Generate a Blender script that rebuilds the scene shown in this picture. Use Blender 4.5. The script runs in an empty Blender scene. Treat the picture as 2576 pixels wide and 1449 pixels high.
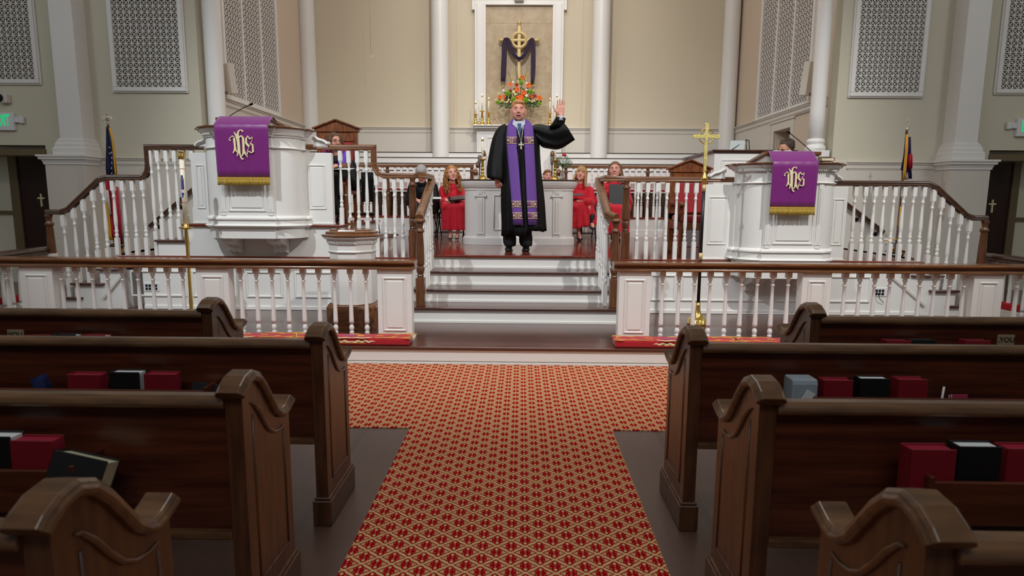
import bpy, math, random
from mathutils import Vector, Matrix, Euler
random.seed(7)
PI = math.pi
R = math.radians
C = bpy.context.scene.collection

# ---------------------------------------------------------------- camera
F, VX, HY, ROLL, CAMH, CAMX = 1550.0, 1310.0, 507.0, 0.0065, 1.40, 0.06
PITCH = math.atan((724.5 - HY) / F)
YAW = math.atan((VX - 1288) / F * math.cos(PITCH))
_fw = Vector((-math.sin(YAW) * math.cos(PITCH), math.cos(YAW) * math.cos(PITCH), -math.sin(PITCH)))
_r0 = Vector((math.cos(YAW), math.sin(YAW), 0))
_u0 = _r0.cross(_fw)
_rt = _r0 * math.cos(ROLL) + _u0 * math.sin(ROLL)
_up = _u0 * math.cos(ROLL) - _r0 * math.sin(ROLL)
CAM = Vector((CAMX, 0, CAMH))

def at(px, py, X=None, Y=None, Z=None):
    """point of the place seen at a pixel of the 2576x1449 photograph, on a known plane"""
    d = _fw + _rt * ((px - 1288) / F) - _up * ((py - 724.5) / F)
    t = (Y - CAM.y) / d.y if Y is not None else ((Z - CAM.z) / d.z if Z is not None else (X - CAM.x) / d.x)
    return CAM + d * t

def make_camera():
    cd = bpy.data.cameras.new('camera')
    cd.sensor_width = 36
    cd.lens = F * 36 / 2576
    cd.clip_start = 0.05
    cd.clip_end = 100
    cd.dof.use_dof = True
    cd.dof.focus_distance = 8.2
    cd.dof.aperture_fstop = 4.5
    o = bpy.data.objects.new('camera', cd)
    C.objects.link(o)
    m = Matrix((( _rt.x, _up.x, -_fw.x, CAM.x), (_rt.y, _up.y, -_fw.y, CAM.y), (_rt.z, _up.z, -_fw.z, CAM.z), (0, 0, 0, 1)))
    o.matrix_world = m
    bpy.context.scene.camera = o

# ---------------------------------------------------------------- mesh builder
def rotm(rx=0, ry=0, rz=0):
    return Euler((rx, ry, rz)).to_matrix()

class MB:
    def __init__(s):
        s.v = []; s.f = []; s.sm = []; s.mi = []
    def add(s, vs, fs, smooth=False, mi=0):
        n = len(s.v)
        s.v += [Vector(p) for p in vs]
        for f in fs:
            s.f.append([i + n for i in f]); s.sm.append(smooth); s.mi.append(mi)
        return s
    def box(s, x0, x1, y0, y1, z0, z1, mi=0):
        if x0 > x1: x0, x1 = x1, x0
        if y0 > y1: y0, y1 = y1, y0
        if z0 > z1: z0, z1 = z1, z0
        vs = [(x0,y0,z0),(x1,y0,z0),(x1,y1,z0),(x0,y1,z0),(x0,y0,z1),(x1,y0,z1),(x1,y1,z1),(x0,y1,z1)]
        return s.add(vs, [(0,3,2,1),(4,5,6,7),(0,1,5,4),(1,2,6,5),(2,3,7,6),(3,0,4,7)], mi=mi)
    def obox(s, c, sz, rot=None, mi=0):
        rot = rot or Matrix.Identity(3); c = Vector(c)
        x, y, z = [k / 2 for k in sz]
        vs = [c + rot @ Vector(p) for p in [(-x,-y,-z),(x,-y,-z),(x,y,-z),(-x,y,-z),(-x,-y,z),(x,-y,z),(x,y,z),(-x,y,z)]]
        return s.add(vs, [(0,3,2,1),(4,5,6,7),(0,1,5,4),(1,2,6,5),(2,3,7,6),(3,0,4,7)], mi=mi)
    def bar(s, a, b, w, h, mi=0, up=(0,0,1)):
        """rectangular bar from a to b, w across, h along up"""
        a = Vector(a); b = Vector(b); d = (b - a)
        L = d.length
        if L < 1e-6: return s
        d.normalize(); u = Vector(up)
        sx = d.cross(u)
        if sx.length < 1e-4: sx = d.cross(Vector((1, 0, 0)))
        sx.normalize(); uu = sx.cross(d)
        m = Matrix((sx, d, uu)).transposed()
        return s.obox((a + b) / 2, (w, L, h), m, mi)
    def prism(s, poly, plane, a, b, smooth=False, mi=0):
        n = len(poly)
        def P(p, k):
            return {'xy': (p[0], p[1], k), 'xz': (p[0], k, p[1]), 'yz': (k, p[0], p[1])}[plane]
        vs = [P(p, a) for p in poly] + [P(p, b) for p in poly]
        base = len(s.v)
        s.add(vs, [list(range(n)), list(range(2 * n - 1, n - 1, -1))], mi=mi)
        for i in range(n):
            j = (i + 1) % n
            s.f.append([base + i, base + n + i, base + n + j, base + j]); s.sm.append(smooth); s.mi.append(mi)
        return s
    def loft(s, rings, cap=True, smooth=True, closed=True, mi=0):
        n = len(rings[0]); base = len(s.v)
        for r in rings: s.v += [Vector(p) for p in r]
        for k in range(len(rings) - 1):
            for i in range(n if closed else n - 1):
                j = (i + 1) % n
                s.f.append([base + k*n + i, base + k*n + j, base + (k+1)*n + j, base + (k+1)*n + i]); s.sm.append(smooth); s.mi.append(mi)
        if cap:
            s.f.append([base + i for i in range(n - 1, -1, -1)]); s.sm.append(False); s.mi.append(mi)
            s.f.append([base + (len(rings) - 1)*n + i for i in range(n)]); s.sm.append(False); s.mi.append(mi)
        return s
    def lathe(s, prof, c=(0, 0, 0), seg=16, rot=None, smooth=True, mi=0, sx=1, sy=1):
        rot = rot or Matrix.Identity(3); c = Vector(c)
        rings = [[c + rot @ Vector((r * sx * math.cos(2*PI*i/seg), r * sy * math.sin(2*PI*i/seg), z)) for i in range(seg)] for r, z in prof]
        return s.loft(rings, smooth=smooth, mi=mi)
    def sqr(s, h, z0, z1, c=(0, 0), mi=0):
        return s.box(c[0]-h, c[0]+h, c[1]-h, c[1]+h, z0, z1, mi)
    def tube(s, pts, r, seg=8, mi=0, cap=True, flat=1.0):
        pts = [Vector(p) for p in pts]; n = len(pts)
        rs = r if isinstance(r, (list, tuple)) else [r] * n
        rings = []; nrm = None
        for i, p in enumerate(pts):
            t = (pts[min(i+1, n-1)] - pts[max(i-1, 0)])
            t = t.normalized() if t.length > 1e-9 else Vector((0, 0, 1))
            if nrm is None:
                nrm = t.cross(Vector((0, 0, 1)))
                if nrm.length < 1e-3: nrm = t.cross(Vector((0, 1, 0)))
                nrm.normalize()
            else:
                nrm = (nrm - t * nrm.dot(t))
                nrm = nrm.normalized() if nrm.length > 1e-6 else t.orthogonal().normalized()
            bn = t.cross(nrm)
            rings.append([p + (nrm * math.cos(2*PI*k/seg) + bn * flat * math.sin(2*PI*k/seg)) * rs[i] for k in range(seg)])
        return s.loft(rings, cap=cap, mi=mi)
    def ball(s, c, r, seg=12, rings=8, rot=None, mi=0):
        c = Vector(c); rot = rot or Matrix.Identity(3)
        if not isinstance(r, (list, tuple)): r = (r, r, r)
        vs = [c + rot @ Vector((0, 0, -r[2]))]; fs = []
        for k in range(1, rings):
            a = -PI/2 + PI*k/rings
            for i in range(seg):
                vs.append(c + rot @ Vector((r[0]*math.cos(a)*math.cos(2*PI*i/seg), r[1]*math.cos(a)*math.sin(2*PI*i/seg), r[2]*math.sin(a))))
        vs.append(c + rot @ Vector((0, 0, r[2])))
        for i in range(seg): fs.append((0, 1 + (i+1) % seg, 1 + i))
        for k in range(rings - 2):
            for i in range(seg):
                a = 1 + k*seg + i; b = 1 + k*seg + (i+1) % seg
                fs.append((a, b, b + seg, a + seg))
        top = len(vs) - 1
        for i in range(seg): fs.append((top, 1 + (rings-2)*seg + i, 1 + (rings-2)*seg + (i+1) % seg))
        return s.add(vs, fs, smooth=True, mi=mi)
    def cap(s, a, b, ra, rb, seg=12):
        """tapered capsule"""
        a = Vector(a); b = Vector(b); d = b - a; L = d.length
        if L < 1e-5: return s.ball(a, ra)
        q = d.to_track_quat('Z', 'Y').to_matrix()
        prof = [(0.02*ra, -ra)] + [(ra*math.cos(t), ra*math.sin(t)) for t in (-1.2, -.8, -.4, 0)]
        prof += [(rb*math.cos(t), L + rb*math.sin(t)) for t in (0, .4, .8, 1.2)] + [(0.02*rb, L + rb)]
        return s.lathe(prof, a, seg, q)
    def chain(s, pts, rs, seg=12):
        for i in range(len(pts) - 1): s.cap(pts[i], pts[i+1], rs[i], rs[i+1], seg)
        return s
    def stack(s, outline, levels, smooth=False, mi=0, closed=True):
        """outline (list of xy, counter-clockwise) swept up through (offset, z) levels"""
        n = len(outline); pts = [Vector(p) for p in outline]; nr = []
        for i in range(n):
            a = pts[i] - pts[i-1]; b = pts[(i+1) % n] - pts[i]
            na = Vector((a.y, -a.x)).normalized(); nb = Vector((b.y, -b.x)).normalized()
            m = (na + nb)
            k = m.length
            m = m.normalized() / max(0.35, k / 2) if k > 1e-5 else na
            nr.append(m)
        rings = [[(p.x + q.x*o, p.y + q.y*o, z) for p, q in zip(pts, nr)] for o, z in levels]
        return s.loft(rings, smooth=smooth, mi=mi)
    def xform(s, m):
        s.v = [m @ v for v in s.v]; return s

ORI = {}
def build(mb, name, mat, parent=None, bevel=0, bseg=1, voxel=0, smooth=0, subsurf=0, disp=None):
    me = bpy.data.meshes.new(name)
    o3 = ORI.get(parent.name, Vector((0, 0, 0))) if parent else Vector((0, 0, 0))
    me.from_pydata([tuple(v - o3) for v in mb.v], [], mb.f)
    me.polygons.foreach_set('use_smooth', mb.sm)
    mats = mat if isinstance(mat, (list, tuple)) else [mat]
    for m in mats: me.materials.append(m)
    if len(mats) > 1: me.polygons.foreach_set('material_index', mb.mi)
    me.update()
    o = bpy.data.objects.new(name, me); C.objects.link(o)
    if parent: o.parent = parent; ORI[o.name] = o3
    if bevel:
        b = o.modifiers.new('b', 'BEVEL'); b.width = bevel; b.segments = bseg; b.limit_method = 'ANGLE'; b.angle_limit = R(35)
    if voxel:
        r = o.modifiers.new('r', 'REMESH'); r.mode = 'VOXEL'; r.voxel_size = voxel; r.use_smooth_shade = True
    if smooth:
        k = o.modifiers.new('s', 'SMOOTH'); k.factor = 0.5; k.iterations = smooth
    if disp:
        tx = bpy.data.textures.new('t', 'CLOUDS'); tx.noise_scale = disp[1]
        d = o.modifiers.new('d', 'DISPLACE'); d.texture = tx; d.strength = disp[0]; d.mid_level = .5
    if subsurf:
        k = o.modifiers.new('u', 'SUBSURF'); k.levels = subsurf; k.render_levels = subsurf
    return o

def thing(name, label, cat, loc=(0, 0, 0), rz=0, group=None, kind=None):
    o = bpy.data.objects.new(name, None); C.objects.link(o)
    o.empty_display_size = .05
    o.location = loc; o.rotation_euler = (0, 0, rz)
    ORI[o.name] = Vector(loc) if rz == 0 else Vector((0, 0, 0))
    return tag(o, label, cat, group, kind)

def local(t):
    """build this thing's parts in its own coordinates"""
    ORI[t.name] = Vector((0, 0, 0)); return t

def tag(o, label=None, cat=None, group=None, kind=None):
    if label: o['label'] = label
    if cat: o['category'] = cat
    if group: o['group'] = group
    if kind: o['kind'] = kind
    return o

def struct(mb, name, mat, **k):
    return tag(build(mb, name, mat, **k), kind='structure')

def dup(root, loc, rz=0, label=None, group=None):
    r = root.copy(); C.objects.link(r); r.location = loc; r.rotation_euler = (0, 0, rz)
    if label: r['label'] = label
    if group: r['group'] = group
    for ch in list(root.children):
        c = ch.copy(); C.objects.link(c); c.parent = r
        for g in list(ch.children):
            d = g.copy(); C.objects.link(d); d.parent = c
    return r

# ---------------------------------------------------------------- materials
class E:
    """small arithmetic over shader math nodes"""
    def __init__(s, nt, sock): s.nt = nt; s.k = sock
    def _op(s, op, *a):
        n = s.nt.nodes.new('ShaderNodeMath'); n.operation = op
        for i, x in enumerate((s,) + a):
            if isinstance(x, E): s.nt.links.new(x.k, n.inputs[i])
            else: n.inputs[i].default_value = float(x)
        return E(s.nt, n.outputs[0])
    def __add__(s, o): return s._op('ADD', o)
    def __radd__(s, o): return s._op('ADD', o)
    def __sub__(s, o): return s._op('SUBTRACT', o)
    def __rsub__(s, o): return (s * -1) + o
    def __mul__(s, o): return s._op('MULTIPLY', o)
    def __rmul__(s, o): return s._op('MULTIPLY', o)
    def __truediv__(s, o): return s._op('DIVIDE', o)
    def abs(s): return s._op('ABSOLUTE')
    def fract(s): return s._op('FRACT')
    def sqrt(s): return s._op('SQRT')
    def floor(s): return s._op('FLOOR')
    def lt(s, o): return s._op('LESS_THAN', o)
    def gt(s, o): return s._op('GREATER_THAN', o)
    def max(s, o): return s._op('MAXIMUM', o)
    def min(s, o): return s._op('MINIMUM', o)
    def sin(s): return s._op('SINE')

def srgb(c):
    f = lambda x: x / 12.92 if x <= .04045 else ((x + .055) / 1.055) ** 2.4
    return tuple(f(x / 255) for x in c) + (1,)

def mat(name, col, rough=.5, metal=0, spec=.5, bump=None, noise=None, coat=0, sheen=0, trans=0, sub=0, emit=None, estr=1, alpha=None, colin=None):
    """noise=(scale, other colour, detail, stretch xyz) mixes two colours; bump=(scale, strength)"""
    m = bpy.data.materials.new(name); m.use_nodes = True
    nt = m.node_tree; b = nt.nodes['Principled BSDF']
    b.inputs['Base Color'].default_value = srgb(col)
    b.inputs['Roughness'].default_value = rough
    b.inputs['Metallic'].default_value = metal
    b.inputs['Specular IOR Level'].default_value = spec
    b.inputs['Coat Weight'].default_value = coat
    b.inputs['Coat Roughness'].default_value = .12
    b.inputs['Sheen Weight'].default_value = sheen
    b.inputs['Transmission Weight'].default_value = trans
    if sub: b.inputs['Subsurface Weight'].default_value = sub; b.inputs['Subsurface Radius'].default_value = (.01, .004, .002)
    if emit: b.inputs['Emission Color'].default_value = srgb(emit); b.inputs['Emission Strength'].default_value = estr
    tc = nt.nodes.new('ShaderNodeTexCoord')
    if noise:
        mp = nt.nodes.new('ShaderNodeMapping'); nt.links.new(tc.outputs['Object'], mp.inputs[0])
        mp.inputs['Scale'].default_value = noise[3] if len(noise) > 3 else (1, 1, 1)
        n = nt.nodes.new('ShaderNodeTexNoise'); n.inputs['Scale'].default_value = noise[0]; n.inputs['Detail'].default_value = noise[2] if len(noise) > 2 else 3
        nt.links.new(mp.outputs[0], n.inputs['Vector'])
        cr = nt.nodes.new('ShaderNodeValToRGB')
        cr.color_ramp.elements[0].position = .35; cr.color_ramp.elements[0].color = srgb(col)
        cr.color_ramp.elements[1].position = .68; cr.color_ramp.elements[1].color = srgb(noise[1])
        nt.links.new(n.outputs[0], cr.inputs[0]); nt.links.new(cr.outputs[0], b.inputs['Base Color'])
    if bump:
        n2 = nt.nodes.new('ShaderNodeTexNoise'); n2.inputs['Scale'].default_value = bump[0]; n2.inputs['Detail'].default_value = 4
        mp2 = nt.nodes.new('ShaderNodeMapping'); nt.links.new(tc.outputs['Object'], mp2.inputs[0])
        mp2.inputs['Scale'].default_value = bump[2] if len(bump) > 2 else (1, 1, 1)
        nt.links.new(mp2.outputs[0], n2.inputs['Vector'])
        bp = nt.nodes.new('ShaderNodeBump'); bp.inputs['Strength'].default_value = bump[1]; bp.inputs['Distance'].default_value = .01
        nt.links.new(n2.outputs[0], bp.inputs['Height']); nt.links.new(bp.outputs[0], b.inputs['Normal'])
    return m

M = {}
M['white'] = mat('white_paint', (232, 230, 226), .38, bump=(60, .03))
M['whitedim'] = mat('white_wall_paint', (214, 207, 196), .55, bump=(80, .04))
M['cream'] = mat('cream_wall_paint', (212, 200, 176), .7, bump=(120, .05))
M['creamside'] = mat('cream_side_wall_paint', (208, 202, 182), .75, bump=(120, .05))
M['pinkwall'] = mat('warm_beige_wall_paint', (212, 194, 174), .7, bump=(120, .05))
M['wood_end'] = mat('pew_walnut_vertical', (66, 40, 26), .34, noise=(6, (96, 62, 38), 5, (6, 6, .7)), bump=(30, .05, (6, 6, .6)), coat=.15)
M['wood_long'] = mat('pew_walnut_horizontal', (64, 28, 17), .34, noise=(5, (96, 48, 28), 5, (.5, 5, 9)), bump=(25, .05, (.4, 4, 8)), coat=.12)
M['wood_cap'] = mat('pew_cap_walnut', (74, 50, 32), .32, noise=(6, (106, 76, 48), 5, (1, 5, 5)), coat=.2)
M['rail'] = mat('stained_oak_rail', (92, 56, 32), .26, noise=(7, (130, 86, 52), 5, (.6, 6, 6)), coat=.35)
M['raildark'] = mat('dark_stained_oak', (56, 34, 22), .27, noise=(8, (80, 50, 32), 4, (.7, 5, 5)), coat=.3)
M['newel'] = mat('turned_oak_newel', (84, 50, 30), .3, noise=(9, (116, 74, 46), 5, (5, 5, .6)), coat=.3)
M['throne'] = mat('carved_walnut_chair', (92, 46, 20), .35, noise=(12, (134, 76, 36), 5, (3, 3, .8)), bump=(60, .2), coat=.1)
M['gold'] = mat('polished_brass', (232, 196, 106), .22, metal=.92)
M['goldmatte'] = mat('gilded_wood', (204, 180, 126), .45, metal=.3, bump=(90, .1))
M['brassold'] = mat('hammered_brass', (206, 192, 120), .38, metal=.75, bump=(160, .5))
M['black'] = mat('black_metal', (16, 16, 18), .35)
M['blackplastic'] = mat('black_plastic', (11, 11, 12), .55, spec=.3)
M['bookred'] = mat('red_book_cloth', (122, 14, 30), .5, bump=(300, .1))
M['bookblack'] = mat('black_book_cloth', (10, 11, 14), .5)
M['page'] = mat('white_page_edges', (214, 222, 222), .7)
M['pagecream'] = mat('cream_page_edges', (210, 208, 176), .7)
M['redvel'] = mat('red_upholstery', (150, 22, 34), .75, bump=(200, .15), sheen=.3)
M['kneel'] = mat('red_needlepoint', (172, 8, 26), .85, bump=(240, .35), sheen=.2)
M['threadgold'] = mat('gold_thread', (226, 172, 78), .55, bump=(400, .3))
M['threadcream'] = mat('cream_thread', (236, 224, 176), .6, bump=(400, .3))
M['threadwhite'] = mat('white_thread', (226, 222, 214), .7)
M['threadviolet'] = mat('violet_thread', (120, 92, 170), .7)
M['fringe'] = mat('gold_fringe', (218, 184, 78), .6, noise=(60, (180, 144, 50), 2, (8, 8, .3)), bump=(120, .6, (6, 6, .3)))
M['plate'] = mat('white_plastic_plate', (224, 226, 228), .4)
M['slot'] = mat('black_socket', (8, 8, 9), .5)
M['glass'] = mat('clear_glass', (235, 240, 240), .04, trans=1, spec=.5)
M['glass'].node_tree.nodes['Principled BSDF'].inputs['IOR'].default_value = 1.12
M['candle'] = mat('candle_wax', (240, 232, 208), .4, sub=.1)
M['flame'] = mat('candle_flame', (255, 240, 210), .5, emit=(255, 226, 170), estr=6)
M['screen'] = mat('grey_metal', (120, 122, 124), .35, metal=.6)
M['doorwood'] = mat('dark_door_wood', (34, 10, 8), .4, noise=(5, (46, 14, 10), 4, (3, 3, .5)))
M['doorframe'] = mat('olive_brown_door_frame', (104, 88, 62), .5)

def carpet_mat():
    m = bpy.data.materials.new('red_gold_trellis_carpet'); m.use_nodes = True
    nt = m.node_tree; b = nt.nodes['Principled BSDF']; b.inputs['Roughness'].default_value = .95
    b.inputs['Specular IOR Level'].default_value = .1
    tc = nt.nodes.new('ShaderNodeTexCoord'); sp = nt.nodes.new('ShaderNodeSeparateXYZ'); nt.links.new(tc.outputs['Object'], sp.inputs[0])
    x = E(nt, sp.outputs[0]); y = E(nt, sp.outputs[1])
    # stepped like woven loops
    st = .0022
    x = ((x / st).floor()) * st; y = ((y / st).floor()) * st
    p = x / .1155 + 20.25; q = y / .0905 + 20.1
    s_ = (p + q).fract() - .5; t_ = (p - q).fract() - .5
    lp = (s_ + t_) * .5; lq = (s_ - t_) * .5
    ap = lp.abs(); aq = lq.abs()
    def disc(cx, cy, rx, ry):
        dx = (ap - cx) / rx; dy = (aq - cy) / ry
        return (dx * dx + dy * dy)
    fl = disc(0, 0, .175, .43).lt(1) * ap.lt(.15)
    hole = disc(0, .25, .055, .085).lt(1).max(disc(0, .075, .022, .028).lt(1)).max(disc(.155, .13, .03, .03).lt(1))
    fl = fl * (1 - hole)
    o_ = (ap / .43 + aq / .40).lt(1) * ap.gt(.15)
    i_ = (ap / .35 + aq / .27).lt(1) * ap.gt(.19)
    dash = disc(.235, 0, .03, .02).lt(1)
    red = fl.max(o_ * (1 - i_)).max(dash)
    # the trellis line breaks where four diamonds meet
    mx = nt.nodes.new('ShaderNodeMix'); mx.data_type = 'RGBA'
    nt.links.new(red.k, mx.inputs[0]); mx.inputs[6].default_value = srgb((204, 178, 128)); mx.inputs[7].default_value = srgb((156, 0, 10))
    ns = nt.nodes.new('ShaderNodeTexNoise'); ns.inputs['Scale'].default_value = 420; nt.links.new(tc.outputs['Object'], ns.inputs['Vector'])
    hs = nt.nodes.new('ShaderNodeHueSaturation'); nt.links.new(mx.outputs[2], hs.inputs['Color'])
    v = E(nt, ns.outputs[0]) * .5 + .72
    nt.links.new(v.k, hs.inputs['Value']); nt.links.new(hs.outputs[0], b.inputs['Base Color'])
    bp = nt.nodes.new('ShaderNodeBump'); bp.inputs['Strength'].default_value = .5; bp.inputs['Distance'].default_value = .004
    nt.links.new(ns.outputs[0], bp.inputs['Height']); nt.links.new(bp.outputs[0], b.inputs['Normal'])
    return m
M['carpet'] = carpet_mat()

def plank_mat(name, c1, c2, rough, width=.08, axis=1, seam=.8, coat=0):
    """boards running along x, with board-to-board tone"""
    m = bpy.data.materials.new(name); m.use_nodes = True
    nt = m.node_tree; b = nt.nodes['Principled BSDF']; b.inputs['Roughness'].default_value = rough
    b.inputs['Coat Weight'].default_value = coat; b.inputs['Coat Roughness'].default_value = .08
    tc = nt.nodes.new('ShaderNodeTexCoord'); sp = nt.nodes.new('ShaderNodeSeparateXYZ'); nt.links.new(tc.outputs['Object'], sp.inputs[0])
    u = E(nt, sp.outputs[axis]) / width
    row = u.floor(); fr = u.fract()
    wn = nt.nodes.new('ShaderNodeTexWhiteNoise'); wn.noise_dimensions = '1D'; nt.links.new(row.k, wn.inputs['W'])
    mp = nt.nodes.new('ShaderNodeMapping'); nt.links.new(tc.outputs['Object'], mp.inputs[0])
    mp.inputs['Scale'].default_value = (1.2, 14, 14) if axis == 1 else (14, 1.2, 14)
    n = nt.nodes.new('ShaderNodeTexNoise'); n.inputs['Scale'].default_value = 3; n.inputs['Detail'].default_value = 5; nt.links.new(mp.outputs[0], n.inputs['Vector'])
    f = E(nt, wn.outputs[0]) * .45 + E(nt, n.outputs[0]) * .6
    mx = nt.nodes.new('ShaderNodeMix'); mx.data_type = 'RGBA'
    mx.inputs[6].default_value = srgb(c1); mx.inputs[7].default_value = srgb(c2); nt.links.new(f.k, mx.inputs[0])
    sm = fr.lt(.03).max(fr.gt(.985)) * (1 - seam) + (1 - fr.lt(.03).max(fr.gt(.985)))
    hs = nt.nodes.new('ShaderNodeHueSaturation'); nt.links.new(mx.outputs[2], hs.inputs['Color']); nt.links.new(sm.k, hs.inputs['Value'])
    nt.links.new(hs.outputs[0], b.inputs['Base Color'])
    return m
M['stagefloor'] = plank_mat('polished_cherry_boards', (96, 34, 20), (136, 58, 36), .16, .075, 1, .3, .4)
M['navefloor'] = plank_mat('dark_vinyl_boards', (72, 52, 45), (98, 76, 66), .34, .9, 0, .25)
M['stepfloor'] = plank_mat('dark_chancel_boards', (66, 34, 26), (92, 52, 40), .24, .3, 1, .15, .2)
L1, ST, UP = .156, .77, 1.13
KY, WY, SY = 5.20, 6.90, 7.28     # kerb, side stage wall, stage edge at the steps
TY, BY = 9.1, 14.0                # transept wall, rear wall
SX = 4.72                         # chancel side walls
CH = 8.6
make_camera()

# ---- floors
mb = MB().box(-8.6, 8.6, -7, KY + .05, -.1, 0); struct(mb, 'floor', M['navefloor'])
mb = MB().box(-8.6, 8.6, KY, TY, -.05, L1 - .028); struct(mb, 'floor_base', M['whitedim'])
mb = MB().box(-8.6, 8.6, KY - .03, TY, L1 - .028, L1); struct(mb, 'chancel_floor', M['stepfloor'], bevel=.01, bseg=2)
mb = MB().box(-8.6, 8.6, KY - .012, KY + .02, .03, .125).box(-8.6, 8.6, KY - .02, KY + .02, 0, .018)
struct(mb, 'baseboard_front', M['white'])
# ---- stage
xl0, xl1 = at(300, 645, Y=WY).x, at(862, 567, Y=WY).x        # left landing start, end of the raised bay
xupL = at(459, 568, Y=WY).x
xr1 = at(2322, 661, Y=WY).x
sxl, sxr = -1.085, 1.06
mb = MB()
mb.box(-SX + .02, SX - .02, SY + .01, BY, L1, ST - .028)
mb.box(xl0 + .25, sxl, WY, SY + .02, L1, ST - .028)
mb.box(sxr, xr1 - .03, WY, SY + .02, L1, ST - .028)
struct(mb, 'wall_stage_front', M['white'])
mb = MB()
mb.box(-SX + .02, SX - .02, SY - .03, 11.35, ST - .028, ST)
mb.box(xl0, sxl, WY - .03, SY - .03, ST - .028, ST)
mb.box(sxr, xr1, WY - .03, SY - .03, ST - .028, ST)
mb.box(xl0, -SX + .02, SY - .03, TY, ST - .028, ST); mb.box(SX - .02, xr1, SY - .03, TY, ST - .028, ST)
struct(mb, 'stage_floor', M['stagefloor'], bevel=.008, bseg=2)
# raised left bay for the pulpit, with a step either side
mb = MB().box(xupL + .03, xl1 - .03, WY + .01, 8.7, ST, UP - .028); struct(mb, 'wall_pulpit_platform', M['white'])
mb = MB().box(xupL, xl1, WY - .02, 8.73, UP - .028, UP); struct(mb, 'pulpit_platform_floor', M['stagefloor'], bevel=.008, bseg=2)

def stairs(name, label, steps, risers, sides=()):
    t = thing(name, label, 'stairs', (0, 0, 0), kind='structure')
    for b in risers: build(MB().box(*b), 'riser', M['white'], t)
    for b in steps: build(MB().box(*b), 'tread', M['stepfloor'], t, bevel=.01, bseg=2)
    for b in sides: build(MB().box(*b), 'side_panel', M['white'], t)
    return t
zs = [L1, .315, .455, .613, ST]
RIS = [6.26, 6.62, 6.95, SY]
st, ri = [], []
for i in range(1, 5):
    y = RIS[i - 1]
    if i < 4: st.append((-1.125, 1.105, y - .03, RIS[i] - .01, zs[i] - .026, zs[i]))
    ri.append((-1.11, 1.09, y, y + .25, zs[i-1], zs[i] - .026))
t = stairs('chancel_steps', 'central flight of four wide white steps with dark wooden treads', st, ri)
for i in range(4):
    y = RIS[i]
    build(MB().box(-1.105, 1.085, y - .012, y + .01, zs[i], zs[i] + .02), 'riser_bead', M['white'], t)
# side flights: tread nosing ends read from the photograph, on the stage-front plane
def side_stairs(name, label, tr, sgn, top):
    st, ri = [], []
    prev = L1
    for k, (pa, pb, z) in enumerate(tr):
        xa, xb = at(pa, 700, Y=WY).x, at(pb, 700, Y=WY).x
        if sgn < 0: xa, xb = min(xa, xb), max(xa, xb)
        st.append((xa, xb, WY - .03, 8.5, z - .026, z))
        ri.append(((xa + .03 if sgn < 0 else xa), (xb if sgn < 0 else xb - .03), WY + .003 * (k + 1), 8.47, (L1 if top == ST and z < ST else ST), z - .026))
    t = stairs(name, label, st, ri)
    return t
side_stairs('side_steps', 'white steps with dark treads climbing from the far left to the stage, flag behind them',
            [(143, 205, .285), (178, 262, .45), (244, 312, .62)], -1, ST)
side_stairs('side_steps', 'white steps with dark treads climbing from the far right to the stage',
            [(2385, 2444, .277), (2340, 2416, .45), (2290, 2373, .62)], 1, ST)
side_stairs('pulpit_steps', 'small white step with dark tread left of the tall pulpit, behind the candle', [(397, 481, .95)], -1, UP)
side_stairs('pulpit_steps', 'small white step with dark tread right of the tall pulpit, behind the font', [(850, 935, .95)], 1, UP)

# ---- panel mouldings on the stage front
def frame_mould(mb, x0, x1, z0, z1, y, w=.022, d=.014, fill=False):
    mb.box(x0, x1, y - d, y + .004, z1 - w, z1).box(x0, x1, y - d, y + .004, z0, z0 + w)
    mb.box(x0, x0 + w, y - d, y + .004, z0 + w, z1 - w).box(x1 - w, x1, y - d, y + .004, z0 + w, z1 - w)
    if fill: mb.box(x0 + w*2.2, x1 - w*2.2, y - d*.8, y + .004, z0 + w*2.2, z1 - w*2.2)
mb = MB()
for pa, pb in ((484, 505), (620, 712), (742, 940), (1636, 1700), (1712, 1930), (1950, 2190)):
    frame_mould(mb, at(pa, 720, Y=WY).x, at(pb, 720, Y=WY).x, .30, .60, WY)
frame_mould(mb, at(330, 720, Y=WY).x, at(470, 720, Y=WY).x, .30, .60, WY)
struct(mb, 'trim_1', M['white'], bevel=.005)
mb = MB().box(xl0 + .25, sxl, WY - .014, WY + .01, L1, .20).box(sxr, xr1, WY - .014, WY + .01, L1, .20)
mb.box(xl0 + .25, sxl, WY - .02, WY, L1, .125).box(sxr, xr1, WY - .02, WY, L1, .125)
struct(mb, 'baseboard_stage', M['white'], bevel=.004)
mb = MB()
for pa, pb, za, zb in ((258, 322, .27, .60), (2238, 2330, .60, .27)):
    mb.bar(at(pa, 720, Y=WY - .006).xyz * Vector((1, 1, 0)) + Vector((0, 0, za)) if hasattr(Vector, 'xyz') else (at(pa, 720, Y=WY).x, WY, za), (at(pb, 720, Y=WY).x, WY - .006, zb), .02, .022) if False else mb.bar((at(pa, 720, Y=WY).x, WY - .006, za), (at(pb, 720, Y=WY).x, WY - .006, zb), .02, .022)
struct(mb, 'trim_2', M['whitedim'])

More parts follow.
